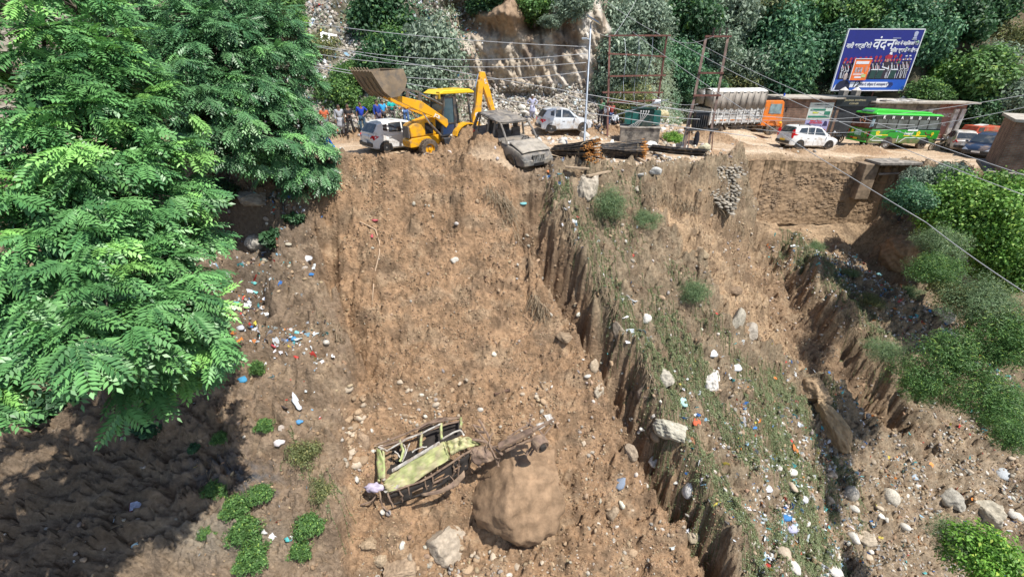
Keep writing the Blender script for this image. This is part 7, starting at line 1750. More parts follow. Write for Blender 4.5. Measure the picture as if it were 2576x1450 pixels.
# ------------------------------------------------------------------ masonry
def bricks(name, c1, c2, mortar, sx=1.0, bw=.24, bh=.085):
    if name in MATS: return MATS[name]
    m, n, l, p = NT(name); tc = n.new('ShaderNodeTexCoord'); mp = n.new('ShaderNodeMapping'); mp.inputs['Rotation'].default_value = (math.radians(90), 0, 0)
    l.new(tc.outputs['Object'], mp.inputs[0]); b = n.new('ShaderNodeTexBrick'); b.inputs['Scale'].default_value = 1.0; b.inputs['Brick Width'].default_value = bw; b.inputs['Row Height'].default_value = bh; b.inputs['Mortar Size'].default_value = .012
    b.inputs['Color1'].default_value = (*c1, 1); b.inputs['Color2'].default_value = (*c2, 1); b.inputs['Mortar'].default_value = (*mortar, 1)
    sw = n.new('ShaderNodeSeparateXYZ'); cb = n.new('ShaderNodeCombineXYZ'); ad = n.new('ShaderNodeMath'); l.new(tc.outputs['Object'], sw.inputs[0]); l.new(sw.outputs[0], ad.inputs[0]); l.new(sw.outputs[1], ad.inputs[1]); l.new(ad.outputs[0], cb.inputs[0]); l.new(sw.outputs[2], cb.inputs[1]); l.new(cb.outputs[0], b.inputs['Vector'])
    nz = n.new('ShaderNodeTexNoise'); nz.inputs['Scale'].default_value = 2.2; nz.inputs['Detail'].default_value = 8; l.new(tc.outputs['Object'], nz.inputs[0])
    mx = n.new('ShaderNodeMix'); mx.data_type = 'RGBA'; mx.blend_type = 'MULTIPLY'; mx.inputs[0].default_value = .8; r = n.new('ShaderNodeMapRange'); r.inputs[1].default_value = .3; r.inputs[2].default_value = .7; r.inputs[3].default_value = .45; r.inputs[4].default_value = 1.5
    l.new(nz.outputs[0], r.inputs[0]); l.new(b.outputs[0], mx.inputs[6]); l.new(r.outputs[0], mx.inputs[7]); l.new(mx.outputs[2], p.inputs['Base Color']); p.inputs['Roughness'].default_value = .92
    bu = n.new('ShaderNodeBump'); bu.inputs['Strength'].default_value = .8; bu.inputs['Distance'].default_value = .03; bu.invert = True; l.new(b.outputs['Fac'], bu.inputs['Height']); l.new(bu.outputs[0], p.inputs['Normal']); MATS[name] = m; return m
BRK = bricks('red_brick', (.22, .10, .07), (.30, .17, .12), (.24, .21, .17)); BRB = bricks('brown_block', (.17, .105, .075), (.23, .15, .11), (.16, .13, .105), bw=.45, bh=.2)
def retaining_wall():
    x0, x1 = 14.2, 25.0; nx, nz = 300, 115; X, Z = np.meshgrid(np.linspace(x0, x1, nx), np.linspace(0, 1, nz))
    top = -hroad(X)-.18+.07*fbm(X*1.3, X*0, 3, 7); bot = top-4.1
    z = bot+(top-bot)*Z
    f1, f2, cv = cell(X*3.6+.2*gn(X*2, z*2, 3), z*6.8, 9); mort = sst(.02, .16, f2-f1)
    pan = np.zeros(X.shape)
    for (a, b, c, d) in ((16.0, 17.8, .10, .86), (18.3, 20.2, .55, .82), (18.3, 20.2, .10, .42), (20.6, 23.3, .50, .86), (20.6, 22.9, .12, .44), (14.6, 15.6, .2, .5), (23.5, 24.7, .2, .8)):
        nn = .16*fbm(X*1.6, z*1.6, 3, 8); pan = np.maximum(pan, sst(-.05, .12, np.minimum(np.minimum(X-a, b-X), np.minimum((Z-c)*4, (d-Z)*4))+nn))
    y = np.interp(X, EX, EY)-.40-.03*(1-Z)*4-.06*fbm(X*.6, z*.6, 3, 12)-.03*fbm(X*4, z*4, 3, 13)+pan*(.065*(1-mort)*(.3+.7*sst(-.2, .3, gn(X*1.3, z*1.3, 19)))+.05*(cv-.5)*mort)-.02*pan+.10*np.exp(-((X-15.8)/.05)**2)*sst(.15, .25, Z)
    c = np.ones(X.shape+(3,))*np.array((.31, .215, .135)); c = mixc(c, (.25, .18, .12), pan*mort*sst(-.2, .4, gn(X*2, z*2, 14))); c = mixc(c, (.10, .07, .05), pan*(1-mort)*.75*sst(-.35, .3, gn(X*1.3, z*1.3, 19)))
    c = mixc(c, (.12, .085, .05), .8*sst(.35, .6, ridg(X*2.2, z*.18, 2, 15)*.6*sst(.3, .6, Z)*sst(-.1, .3, gn(X*.8, z*.3, 16)))); c = c*(1+.15*fbm(X, z, 4, 17))[..., None]
    # front sheet plus back to give it thickness
    idx = np.arange(nx*nz).reshape(nz, nx); F = np.stack([idx[:-1, :-1], idx[:-1, 1:], idx[1:, 1:], idx[1:, :-1]], -1).reshape(-1, 4); V = np.stack([X, y, z], -1).reshape(-1, 3); N = nx*nz
    e = list(idx[0])+list(idx[1:, -1])+list(idx[-1, :-1][::-1])+list(idx[1:-1, 0][::-1]); Vb = V[e]+[0, .5, 0]; k = len(e); F2 = np.array([[e[i], e[(i+1) % k], N+(i+1) % k, N+i] for i in range(k)])
    o = np_mesh('retaining_wall', np.concatenate([V, Vb]), np.concatenate([F, F2]), vmat('muddy_stone', rough=.95, bump=.5, bs=7, var=.2, vs=4, spec=.15), col=np.concatenate([c.reshape(-1, 3), c.reshape(-1, 3)[e]]))
    tag(o, 'mud coated stone retaining wall holding up the road below the minivan and the bus', 'retaining wall')
retaining_wall()
def stone_wall(label, poly, depth_of, seed, tone, name='stone_wall', s=.2):
    """dry stone masonry: real blocks laid in courses inside a px outline"""
    r = np.random.RandomState(seed); us = [p[0] for p in poly]; vs = [p[1] for p in poly]; parts = []
    v = min(vs)
    while v < max(vs):
        u = min(us)+r.uniform(-6, 0); hh = r.uniform(4.5, 7.5)
        while u < max(us):
            ww = r.uniform(8, 17)
            if sdf(np.array([u+ww/2]), np.array([v+hh/2]), poly)[0] > -2:
                c = P(u+ww/2, v+hh/2, depth_of(u, v)); z = depth_of(u, v); V, F = rock_geo(r.randint(999), 2, 1.0, .08); V = V/np.abs(V).max(0); parts.append((V*[ww/2/FD*z*1.02, .2, hh/2/FD*z*1.0]+np.array(c)+r.normal(size=3)*.02, F, np.ones((len(V), 3))*np.array(tone)*r.uniform(.7, 1.25)))
            u += ww
        v += hh
    V, F, C = merge(parts); o = np_mesh(name, V, F, STM, col=C); tag(o, label, 'stone wall')
h1 = hit(1790, 480); z1 = h1.y*cP-h1.z*sP
stone_wall('broken grey dry stone wall at the torn left end of the retaining wall', [(1770, 432), (1800, 418), (1862, 420), (1868, 440), (1850, 455), (1862, 480), (1840, 540), (1812, 520), (1780, 480)], lambda u, v: z1+.22+(v-480)*-.004+(u-1790)*.012, 5, (.29, .26, .215))
def culvert():
    a = P(2200, 404, 29.0); root = empty('culvert', a, (0, 0, 0), 'square concrete culvert opening under the road at the right end of the retaining wall', 'culvert')
    m = MB(); m.box((1.15, 0, -.07), (2.7, 1.6, .16)); m.build('lintel', CONC, root, bevel=.02)
    m = MB(); m.box((-.35, .35, -1.3), (.9, 1.6, 2.3)); m.build('side_wall', mat('muddy_concrete', (.25, .185, .125), rough=.95, var=.3, vs=3, bump=.8, bs=6), root, bevel=.04); m = MB(); m.box((2.2, .1, -1.3), (.55, 1.4, 2.3)); m.build('side_wall', mat('muddy_concrete', (.25, .185, .125), rough=.95, var=.3, vs=3, bump=.8, bs=6), root, bevel=.04)
    m = MB(); m.box((1.0, .72, -1.2), (2.0, .1, 2.2)); m.build('dark_back', mat('opening_dark', (.02, .018, .016), rough=.8), root); m = MB(); m.bar((.2, -.5, -.75), (1.5, -.45, -.70), .12, .1); m.build('fallen_beam', CONC, root)  # back panel painted near black for the shade inside the opening
culvert()
# ------------------------------------------------------------------ shops
SHUT = mat('dark_shutter', (.050, .056, .065), rough=.5, var=.15, metal=.3); REDW = mat('brown_red_paint', (.26, .10, .075), rough=.8, var=.2, vs=2, dirt=(.35, .25, .2), da=.45); CREAM = mat('faded_white_paint', (.55, .53, .50), rough=.8, var=.2, vs=3, dirt=(.3, .25, .2), da=.4)
ROOFS = mat('roof_slab', (.50, .46, .40), rough=.9, var=.25, vs=2, dirt=(.2, .17, .13), da=.5)
def shops():
    zf = 40.0
    g = lambda u: None
    A = P(1958, 320, zf); xa = A.x; yf = A.y; gz = -5.85
    xb = P(2068, 320, zf).x; xc = P(2148, 320, zf).x
    r = empty('brick_shop', (xa, yf, gz), (0, 0, math.radians(-2)), 'low brown block building with two posters on its wall, left of the grey shutter', 'shop'); w_ = xb-xa+1.3
    MB().box((w_/2-.4, 2.0, 1.25), (w_, 4.0, 3.3)).build('wall', BRB, r); MB().box((w_/2-.4, 1.95, 2.98), (w_+.3, 4.4, .12)).build('roof', ROOFS, r)
    px = P(2040, 320, zf).x-xa
    for (nm, dz, hh, c, lab) in (('poster', 1.95, 1.35, (.58, .64, .60), 'pale green and white notice board on the brown block wall, upper of two'), ('poster', .75, 1.0, (.36, .36, .62), 'blue and lilac poster under the green and white board')):
        q = empty(nm, (xa+px+.30, yf-.10, gz+dz), (0, 0, math.radians(-2)), lab, 'poster'); MB().box((0, 0, 0), (2.05, .05, hh)).build('board', mat('board_%d' % int(dz*10), c, rough=.6, var=.06), q)
        m = MB(); m2 = MB()
        if dz > 1:
            m.box((-.2, -.032, .10), (1.3, .012, .16)); m.box((0, -.032, -.48), (1.85, .012, .16)); m.box((.65, -.032, -.18), (.5, .012, .30)); m.build('green_print', mat('print_green', (.03, .20, .13)), q)
            MB().box((-.35, -.032, -.14), (.5, .012, .14)).build('yellow_panel', mat('print_lime', (.55, .62, .10)), q)
            text('COMMUNITY  SCHOOL', .13, frame((.05, -.035, .50), (1, 0, 0), (0, 0, 1)), INK, q, bold=.002)
            for k in range(5): m2.box((.35+.13*k, -.032, .28+.02*(k % 2)), (.05, .012, .10))
            m2.build('small_pictures', INK, q)
        else:
            text('MERCY HOLY\nFOUNDATION', .17, frame((-.1, -.035, .28), (1, 0, 0), (0, 0, 1)), mat('print_red', (.55, .04, .05)), q, bold=.008)
            MB().prism([(.50, -.05), (.95, -.05), (.90, .20), (.78, .42), (.66, .40), (.58, .15)], -.036, -.028).build('dark_portrait', mat('print_navy', (.03, .03, .10)), q)
            m.box((.15, -.032, -.38), (.55, .012, .14)); m.box((.72, -.032, -.38), (.4, .012, .12)); m.build('orange_print', mat('print_orange', (.60, .20, .06)), q)
            for k in range(3): m2.box((-.70+.0*k, -.032, .12-.2*k), (.35, .012, .07)); m2.box((-.2, -.032, -.05-.13*k), (.4, .012, .05))
            for k in range(3): m2.cyl((-.72, -.03, -.02-.18*k), (-.72, -.04, -.02-.18*k), .06, n=10)
            m2.build('blue_print', mat('print_blue', (.05, .07, .30)), q)
    for (u, lab) in ((2118, 'small concrete tank with a pointed lid on the shop roof, left of two'), (2149, 'small concrete tank with a pointed lid on the shop roof, right of two')):
        c = P(u, 243, zf+1.0); t = empty('water_tank', (c.x, c.y, gz+3.04), (0, 0, 0), lab, 'water tank'); MB().cyl((0, 0, 0), (0, 0, .45), .42, .42, n=6).build('tank_body', CONC, t, bevel=.02); MB().cyl((0, 0, .45), (0, 0, .72), .40, .04, n=6).build('lid', CREAM, t)
    # shutter shop
    r = empty('shuttered_shop', (xb+.45, yf-.25, gz), (0, 0, math.radians(-2)), 'narrow dark shop with a closed grey roller shutter and black signboard', 'shop'); w2 = xc-xb+.1
    MB().box((w2/2, 2.2, 1.35), (w2, 4.0, 3.4)).build('wall', mat('dark_wall', (.045, .055, .062), rough=.7, var=.2), r)
    m = MB(); 
    for k in range(26): m.box((w2/2-.05, .185, .12+.085*k), (w2-.55, .05, .070))
    m.build('roller_shutter', SHUT, r)
    sb = MB().box((w2/2+.15, .06, 2.72), (w2+.35, .12, .80)).build('signboard', mat('sign_black', (.02, .027, .032), rough=.4), r)
    text('JAI BABA SHOPPING', .20, frame((w2/2+.05, -.01, 2.82), (1, 0, 0), (0, 0, 1)), mat('gold', (.42, .38, .24)), sb, bold=.003); text('CORNER', .20, frame((w2/2, -.01, 2.56), (1, 0, 0), (0, 0, 1)), MATS['gold'], sb, bold=.003)
    for s in (0.12, w2-.12): MB().box((s, .14, 1.15), (.22, .10, 2.35)).build('door_jamb', SHUT, r)
    # long red brown shop
    xd = P(2205, 320, zf).x; xe = P(2420, 320, zf).x-1.4
    r = empty('painted_shop', (xd-1.2, yf-.6, gz-.02), (0, 0, math.radians(-6)), 'long low shop with red brown painted front, white pillars and pale roof slab', 'shop'); w3 = xe-xd+1.2
    MB().box((w3/2, 2.3, 1.15), (w3, 4.0, 3.0)).build('wall', REDW, r); MB().box((w3/2, 2.0, 2.72), (w3+.8, 5.0, .12)).build('roof', ROOFS, r)
    m = MB(); rr = random.Random(3)
    for k in range(18): m.box((rr.uniform(0, w3*.6), rr.uniform(.3, 2.5), 2.83), (rr.uniform(.4, 1.2), rr.uniform(.3, .7), .05), rot=(rr.uniform(-.1, .1), rr.uniform(-.1, .1), rr.uniform(0, 3)))
    m.build('loose_roof_sheets', CREAM, r)
    MB().box((w3*.36, .27, 2.35), (w3*.70, .06, .55)).build('grey_fascia', CONC, r)
    for x in (w3*.62, w3*.90, w3*.97): MB().box((x, .20, 1.05), (.34, .22, 2.35)).build('pillar', CREAM, r, bevel=.02)
    m = MB()
    for k in range(24): m.box((w3*.765, .275, .10+.085*k), (w3*.22, .04, .070))
    m.build('roller_shutter', mat('red_brown_shutter', (.32, .16, .13), rough=.7, var=.15, dirt=(.4, .3, .26), da=.4), r)
    text('JK PRINCE', .42, frame((w3*.765, .24, 1.70), (1, 0, 0), (0, 0, 1)), CREAM, r, bold=.012); text('DENTAL', .34, frame((w3*.765, .24, .95), (1, 0, 0), (0, 0, 1)), CREAM, r, bold=.010)
    text('CERAMIC', .34, frame((w3*.80, .27, 2.38), (1, 0, 0), (0, 0, 1)), mat('faded_red_letter', (.36, .17, .14)), r, bold=.008)
    MB().box((w3*.45, .28, 1.05), (w3*.28, .06, 2.1)).build('side_shutter', mat('dark_red_shutter', (.14, .05, .04), rough=.7), r)
shops()
def right_building():
    z = 24.5; a = P(2503, 424, z); root = empty('brick_building', (a.x, a.y, a.z), (0, 0, math.radians(-38)), 'two storey red brick building with concrete bands cut off by the right edge', 'building')
    MB().box((3.0, 2.0, 1.15), (6.0, 4.0, 2.5)).build('wall', BRK, root); MB().box((3.0, 2.0, -1.55), (5.6, 3.6, 2.5)).build('lower_wall', BRK, root)
    MB().box((3.0, 1.85, -.20), (6.7, 4.6, .20)).build('floor_slab', CONC, root, bevel=.02); MB().box((3.0, 2.0, 2.48), (6.3, 4.3, .14)).build('roof', ROOFS, root)
    for x in (1.25, 4.2): MB().box((x, -.02, 1.15), (.30, .12, 2.5)).build('concrete_column', CONC, root)
    MB().box((3.0, .16, -1.2), (5.7, .1, .25)).build('concrete_band', CONC, root)
    for x in (.4, 4.5): MB().box((x, .5, -3.0), (.5, .5, 4.5)).build('concrete_column', CONC, root)
right_building()
# ------------------------------------------------------------------ hoarding
def hoarding():
    z0 = 36.6; bl = P(2093, 229, z0); br = P(2262, 234, z0+.6); tr = P(2316, 91, z0+.6); tl = P(2140, 106, z0)
    X = (br-bl); Wd = 7.3; X.z = 0; X.normalize(); rot = math.atan2(X.y, X.x)
    c = (bl+br)/2; root = empty('billboard', (c.x*1.12, c.y*1.12, (bl.z+.02)*1.12), (0, 0, rot+math.radians(-4)), 'large dark blue hoarding with white Hindi lettering above a row of marching figures', 'billboard', None, 1.12)
    W2 = (br-bl).length; H = (tl-bl).length*1.02; W2 = max(W2, 5.6); hw = W2/2
    BL = mat('hoarding_blue', (.010, .018, .20), rough=.5, var=.06); BL2 = mat('hoarding_blue_band', (.015, .09, .45), rough=.5, var=.05); WI = mat('print_white', (.70, .72, .78), rough=.5, var=.03)
    bd = MB().box((0, 0, H/2), (W2, .10, H)).build('board', BL, root)
    fr = MB()
    for a, b in (((-hw, 0, 0), (hw, 0, 0)), ((-hw, 0, H), (hw, 0, H)), ((-hw, 0, 0), (-hw, 0, H)), ((hw, 0, 0), (hw, 0, H))): fr.bar(a, b, .13, .07)
    fr.build('border', WI, root); F_ = lambda x, z, d=.056: (x, -d, z)
    MB().box((0, -.056, .42), (W2-.08, .012, .80)).build('lower_band', BL2, bd)
    def T(s, x, z, size, m_=WI, bold=.01, al='CENTER', sx=1.0): text(s, size, frame((x, -.062, z), (1, 0, 0), (0, 0, 1)), m_, bd, bold=bold, align=al, shear=.12, sx=sx, ext=.006)
    T('वंदन', .02*hw, H*.76, 1.05, bold=.012); T('नारी शक्‍ति को'.replace('\u200d', ''), -.62*hw, H*.735, .44, bold=.014, sx=.85)
    T('सेना में महिलाओं को', .63*hw, H*.775, .34, bold=.010, sx=.78); T('मिला स्थायी कमीशन', .63*hw, H*.665, .36, bold=.012, sx=.80)
    q = MB(); q.prism([(.80*hw-.12, H-.52), (.80*hw+.12, H-.52), (.80*hw+.16, H-.22), (.80*hw+.06, H-.14), (.80*hw-.06, H-.14), (.80*hw-.16, H-.22)], -.072, -.060); q.box((.80*hw, -.066, H-.60), (.30, .012, .10)); q.box((.80*hw, -.066, H-.70), (.42, .012, .04)); q.box((.33*hw, -.066, H*.86), (.65, .012, .04)); q.build('emblem', mat('print_grey_blue', (.40, .44, .60)), bd)
    # marching figures as flat print
    DK_ = mat('print_dark', (.025, .018, .03)); RD = mat('print_crimson', (.34, .015, .04)); SKN = mat('print_skin', (.36, .20, .16)); GN = mat('print_drum', (.01, .045, .04)); WW = MATS['print_white']
    r = random.Random(5); dk, rd, sk, wh, gn_ = MB(), MB(), MB(), MB(), MB()
    for row, (zb, sc, n, yy) in enumerate(((1.45, .62, 22, -.060), (1.15, .85, 14, -.064))):
        for i in range(n):
            x = lerp(-hw*.93, hw*.93, (i+.5)/n)+r.uniform(-.06, .06); z = .86; hgt = (H*.40)*(.86+.22*(x/hw+1)/2)*sc+(zb-1.15)*.6; far = x > hw*.68
            dk.box((x, yy, z+hgt*.42), (.26*sc+.05, .006, hgt*.84)); sk.box((x, yy-.002, z+hgt*.93), (.12*sc, .006, .16*sc))
            if far: wh.box((x, yy-.003, z+hgt+.10), (.18*sc, .006, .08))
            else: rd.prism([(x-.09*sc, z+hgt), (x+.10*sc, z+hgt), (x+.16*sc, z+hgt+.2*sc), (x+.02, z+hgt+.30*sc), (x-.12*sc, z+hgt+.18*sc)], yy-.006, yy)
            wh.bar((x-.13*sc, yy-.004, z+hgt*.78), (x+.10*sc, yy-.004, z+hgt*.5), .012, .05*sc); wh.bar((x-.02, yy-.004, z+hgt*.42), (x+.06*r.choice((-1, 1)), yy-.004, z+hgt*.05), .01, .05*sc); wh.box((x, yy-.004, z+hgt*.47), (.22*sc, .006, .04))
            if r.random() < .6: rd.box((x+r.uniform(-.06, .06), yy-.004, z+hgt*.66), (.10, .006, .12))
    x = .28*hw
    dk.box((x, -.072, .86+.62), (.42, .006, 1.2)); sk.box((x, -.076, .86+1.35), (.17, .006, .22)); rd.prism([(x-.12, 2.3), (x+.14, 2.3), (x+.24, 2.55), (x+.1, 2.72), (x-.12, 2.6)], -.078, -.070); wh.prism([(x-.05, 2.66), (x+.2, 2.60), (x+.18, 2.78), (x, 2.82)], -.082, -.074); wh.bar((x-.3, -.078, 1.75), (x+.3, -.078, 1.6), .01, .08)
    for xx in (-.02*hw, .16*hw, .52*hw): MB().prism([(xx-.22, .9), (xx+.24, .9), (xx+.3, 1.5), (xx-.16, 1.5)], -.084, -.076).build('drum', GN, bd)
    for xx in (.0, .18*hw, .54*hw): wh.box((xx+.06, -.086, 1.55), (.5, .006, .07))
    dk.build('uniform_print', DK_, bd); rd.build('plume_print', RD, bd); sk.build('face_print', SKN, bd); wh.build('sash_print', WW, bd)
    # speaker portrait and slogan bar
    MB().prism([(-hw+.25, .06), (-hw+1.45, .06), (-hw+1.40, .45), (-hw+1.15, .72), (-hw+.85, .80), (-hw+.50, .70), (-hw+.28, .45)], -.072, -.064).build('suit', mat('print_suit', (.008, .012, .04)), bd)
    MB().ell((-hw+.86, -.07, 1.02), (.20, .012, .27)).build('portrait_head', mat('print_grey_hair', (.42, .34, .32)), bd, smooth=True); MB().prism([(-hw+.05, .05), (-hw+.22, .05), (-hw+.26, .5)], -.072, -.064).build('white_corner', WI, bd)
    MB().prism([(-.30*hw-.72, .24), (.48*hw, .24), (.56*hw, .44), (.48*hw, .64), (-.30*hw-.72, .64)], -.074, -.062).build('slogan_bar', WI, bd)
    text('12', .58, frame((-.30*hw-.25, -.078, .46), (1, 0, 0), (0, 0, 1)), INK, bd, bold=.02, shear=.3); text('विकास के, विश्वास के, जनकल्याण के', .24, frame((.10*hw, -.078, .44), (1, 0, 0), (0, 0, 1)), mat('print_ink_blue', (.02, .03, .12)), bd, bold=.006, sx=.72)
    for k in range(3): MB().prism([(.49*hw+.14*k, .26), (.52*hw+.14*k, .26), (.56*hw+.14*k, .44), (.52*hw+.14*k, .62), (.49*hw+.14*k, .62), (.53*hw+.14*k, .44)], -.082, -.075).build('chevron', MATS['print_ink_blue'], bd)
    # orange notice fixed on the board
    e = empty('orange_notice', root.matrix_world@Vector((0, 0, 0)), (0, 0, 0)); bpy.data.objects.remove(e)
    M_ = Matrix.Translation(root.location)@Matrix.Rotation(root.rotation_euler.z, 4, 'Z')@Matrix.Scale(1.12, 4)
    q = empty('orange_notice', M_@Vector((-.40*hw, -.16, 1.55)), (0, 0, root.rotation_euler.z), 'orange notice with small pictures hung on the left part of the blue hoarding', 'notice', None, 1.12)
    nb = MB().box((0, 0, 0), (1.35, .05, 1.55)).build('notice_board', mat('print_orange_board', (.78, .17, .03), rough=.5, var=.15, vs=2), q)
    m = MB(); m.box((0, -.03, .50), (1.05, .01, .20)); m.box((-.08, -.03, -.38), (.85, .01, .05)); m.box((-.08, -.03, -.28), (.85, .01, .04)); m.box((-.05, -.03, -.56), (.55, .01, .12)); m.bar((-.68, -.03, -.78), (-.68, -.03, .78), .05, .05); m.bar((-.68, -.03, .78), (.68, -.03, .78), .05, .05); m.build('white_print', WI, nb)
    m = MB()
    for k in range(3): m.box((-.36+.21*k, -.034, -.02), (.15, .01, .36))
    m.build('small_pictures', mat('print_mix', (.35, .33, .36), var=.6, vs=6), nb); MB().ell((.42, -.032, .05), (.12, .012, .26)).build('orange_figure', mat('print_figure', (.50, .22, .15)), nb); MB().box((.38, -.034, -.45), (.35, .01, .22)).build('green_patch', mat('print_lime2', (.45, .55, .22)), nb)
    # posts
    for x in (-hw*.86, -hw*.3, hw*.3, hw*.93):
        m = MB(); m.bar((x, .15, H*.9 if x > 0 else .5), (x-.05, .5, -2.6), .07); m.build('post', RSTEEL, root)
    m = MB(); m.box((hw+.25, -.2, -.55), (.5, .04, .62), rot=(.3, .2, .2)); e = empty('small_sign', M_@Vector((hw*.98, -.4, -.75)), (.4, .3, .2), 'small tilted white sign with a red edge below the right corner of the hoarding', 'sign')
    MB().box((0, 0, 0), (.62, .05, .72)).build('sign_plate', WI, e); MB().bar((.33, 0, -.36), (.33, 0, .36), .05).build('red_edge', REDL, e); MB().bar((0, .1, 0), (0, .5, -1.1), .05).build('sign_post', RSTEEL, e)
hoarding()
# ------------------------------------------------------------------ the wreck
def wreck():
    RB = mat('wreck_rust', (.17, .115, .085), rough=.85, var=.4, vs=5, dirt=(.30, .21, .14), da=.5, ds=4, bump=.3, bs=15); GP = mat('wreck_lime_paint', (.33, .35, .15), rough=.6, var=.25, vs=4, dirt=(.42, .36, .22), da=.55, ds=3); WP = mat('wreck_pale_metal', (.52, .50, .46), rough=.5, var=.25, vs=8, dirt=(.25, .19, .14), da=.5, ds=6); DKI = mat('wreck_dark', (.03, .025, .022), rough=.9, var=.4); LIME = mat('wreck_post_lime', (.34, .40, .16), rough=.6, var=.25, dirt=(.3, .22, .15), da=.5, ds=7)
    r = random.Random(8); WZ = -.75; q = lambda x, y, z: P(836.9+x*.3116, 997.8+y*.3116, z+WZ)
    o = q(700, 550, 15.4)
    root = empty('wrecked_minibus', o, (0, 0, 0), 'crushed pale green minibus body with torn chassis lying near the foot of the slide', 'wreck')
    def L(p): return tuple(Vector(p)-o)
    zA, zB, zC, zD = 15.9, 15.15, 14.85, 15.1       # far rail, middle rail, sill, underside
    A = [q(345, 400, zA), q(520, 330, zA), q(700, 270, zA), q(870, 205, zA), q(1040, 170, zA)]
    B = [q(430, 640, zB), q(500, 590, zB), q(640, 500, zB), q(860, 362, zB), q(1060, 300, zB)]
    def patch(name, e0, e1, mt, amp=.05, n=18, m_=12, seed=1, thick=.015, hole=None):
        V = []
        def cur(e, t):
            k = min(int(t*(len(e)-1)), len(e)-2); f = t*(len(e)-1)-k; return e[k].lerp(e[k+1], f)
        for i in range(n+1):
            for j in range(m_+1):
                p = cur(e0, i/n).lerp(cur(e1, i/n), j/m_); d = amp*float(fbm(np.array([i*.35+seed*7]), np.array([j*.45]), 3, seed)[0]); V.append(L(p+Vector((0, -d*.7, d))))
        F = [(i*(m_+1)+j, i*(m_+1)+j+1, (i+1)*(m_+1)+j+1, (i+1)*(m_+1)+j) for i in range(n) for j in range(m_) if not (hole and hole(i/n, j/m_))]
        return MB().add(V, F).build(name, mt, root, smooth=True, solid=thick)
    C = [q(420, 765, zC), q(470, 745, zC), q(630, 700, zC), q(800, 600, zC), q(945, 520, zC), q(1000, 500, zC)]
    patch('side_panel', [q(405, 690, zB), q(500, 600, zB), q(700, 475, zB), q(880, 362, zB), q(910, 355, zB)], [q(440, 770, zC), q(625, 715, zC), q(760, 615, zC), q(940, 505, zC), q(945, 495, zC)], GP, .10, 26, 14, 3)
    patch('side_panel', [q(915, 360, zB), q(1020, 322, zB), q(1095, 322, zB-.15), q(1195, 378, zB)], [q(955, 470, zC+.1), q(1010, 440, zC+.1), q(1100, 405, zC+.1), q(1190, 385, zB)], GP, .14, 16, 10, 5)
    patch('torn_skin', [q(400, 745, zB), q(450, 720, zB), q(500, 650, zB)], [q(420, 770, zC), q(470, 770, zC), q(560, 730, zC)], WP, .08, 10, 8, 6)
    m = MB(); m.bar(L(q(480, 592, zB-.05)), L(q(862, 368, zB-.05)), .10, .05); m.build('silver_rail', WP, root)
    # window frame, posts, roof skin
    def tubes(name, segs, rad, mt, wob=.015):
        m = MB()
        for s in segs:
            pts = []
            for a, b in zip(s[:-1], s[1:]):
                for k in range(3): p = Vector(a).lerp(Vector(b), k/3); pts.append(p+Vector([r.uniform(-wob, wob) for _ in range(3)]))
            pts.append(Vector(s[-1])); m.tube([L(p) for p in pts], rad, 6)
        return m.build(name, mt, root, smooth=True, angle=50)
    tubes('upper_rail', [[q(345, 385, zA), q(600, 290, zA), q(760, 215, zA), q(1035, 165, zA)], [q(350, 420, zA-.1), q(620, 320, zA-.1), q(870, 235, zA-.1), q(1040, 190, zA-.1)]], .035, RB)
    tubes('pale_trim', [[q(370, 400, zA-.15), q(440, 430, zA-.2), q(600, 335, zA-.15), q(720, 290, zA-.15), q(870, 215, zA-.15)], [q(890, 330, zB), q(1030, 262, zB), q(1060, 310, zB)]], .03, WP)
    for (a, b, c) in (((372, 430, zA-.1), (385, 560, 15.6), (370, 680, zB)), ((405, 420, zA-.1), (415, 540, 15.5), (410, 640, zB)), ((545, 350, zA-.1), (570, 430, 15.6), (540, 520, 15.4)), ((715, 285, zA-.1), (712, 350, 15.6), (712, 405, 15.4)), ((872, 215, zA-.1), (875, 270, 15.6), (880, 335, 15.3)), ((1035, 170, zA), (1035, 210, 15.6), (1030, 250, 15.4))):
        tubes('window_post', [[q(*a), q(*b), q(*c)]], .045, LIME)
    tubes('seat_frame', [[q(500, 440, 15.6), q(560, 500, 15.5), q(590, 430, 15.6), q(570, 380, 15.6)], [q(620, 370, 15.5), q(590, 460, 15.4), q(560, 520, 15.4)], [q(640, 440, 15.4), q(700, 410, 15.4), q(760, 400, 15.4)]], .022, WP)
    patch('inner_floor', [q(360, 430, 16.3), q(700, 300, 16.3), q(1030, 190, 16.3)], [q(420, 650, 15.8), q(700, 470, 15.7), q(1050, 300, 15.7)], DKI, .06, 14, 8, 9)
    patch('roof_skin', [q(700, 260, zA), q(860, 190, zA), q(1040, 160, zA)], [q(715, 225, zA+.2), q(850, 165, zA+.25), q(1010, 155, zA+.2)], RB, .08, 12, 4, 11)
    patch('end_panel', [q(345, 400, zA), q(355, 520, 15.6), q(360, 660, zB)], [q(385, 430, zA-.3), q(420, 540, 15.4), q(425, 650, zB-.1)], LIME, .05, 8, 4, 12)
    # underside: rails, bow, cross members
    D0, D1 = q(470, 830, zD), q(1080, 590, zD)
    tubes('sill_rail', [[q(440, 770, zC), q(700, 690, zC), q(950, 530, zC), q(1115, 430, zC)], [q(480, 800, zD), q(750, 720, zD), q(1000, 600, zD), q(1100, 520, zD)]], .035, RB, .03)
    patch('underside', [q(450, 790, zC+.1), q(700, 700, zC+.1), q(950, 540, zC+.1), q(1110, 450, zC+.1)], [q(470, 880, zD), q(700, 800, zD), q(900, 700, zD), q(1090, 580, zD)], DKI, .06, 16, 6, 14, hole=lambda a, b: (int(a*8) % 2 == 0 and .3 < b < .7))
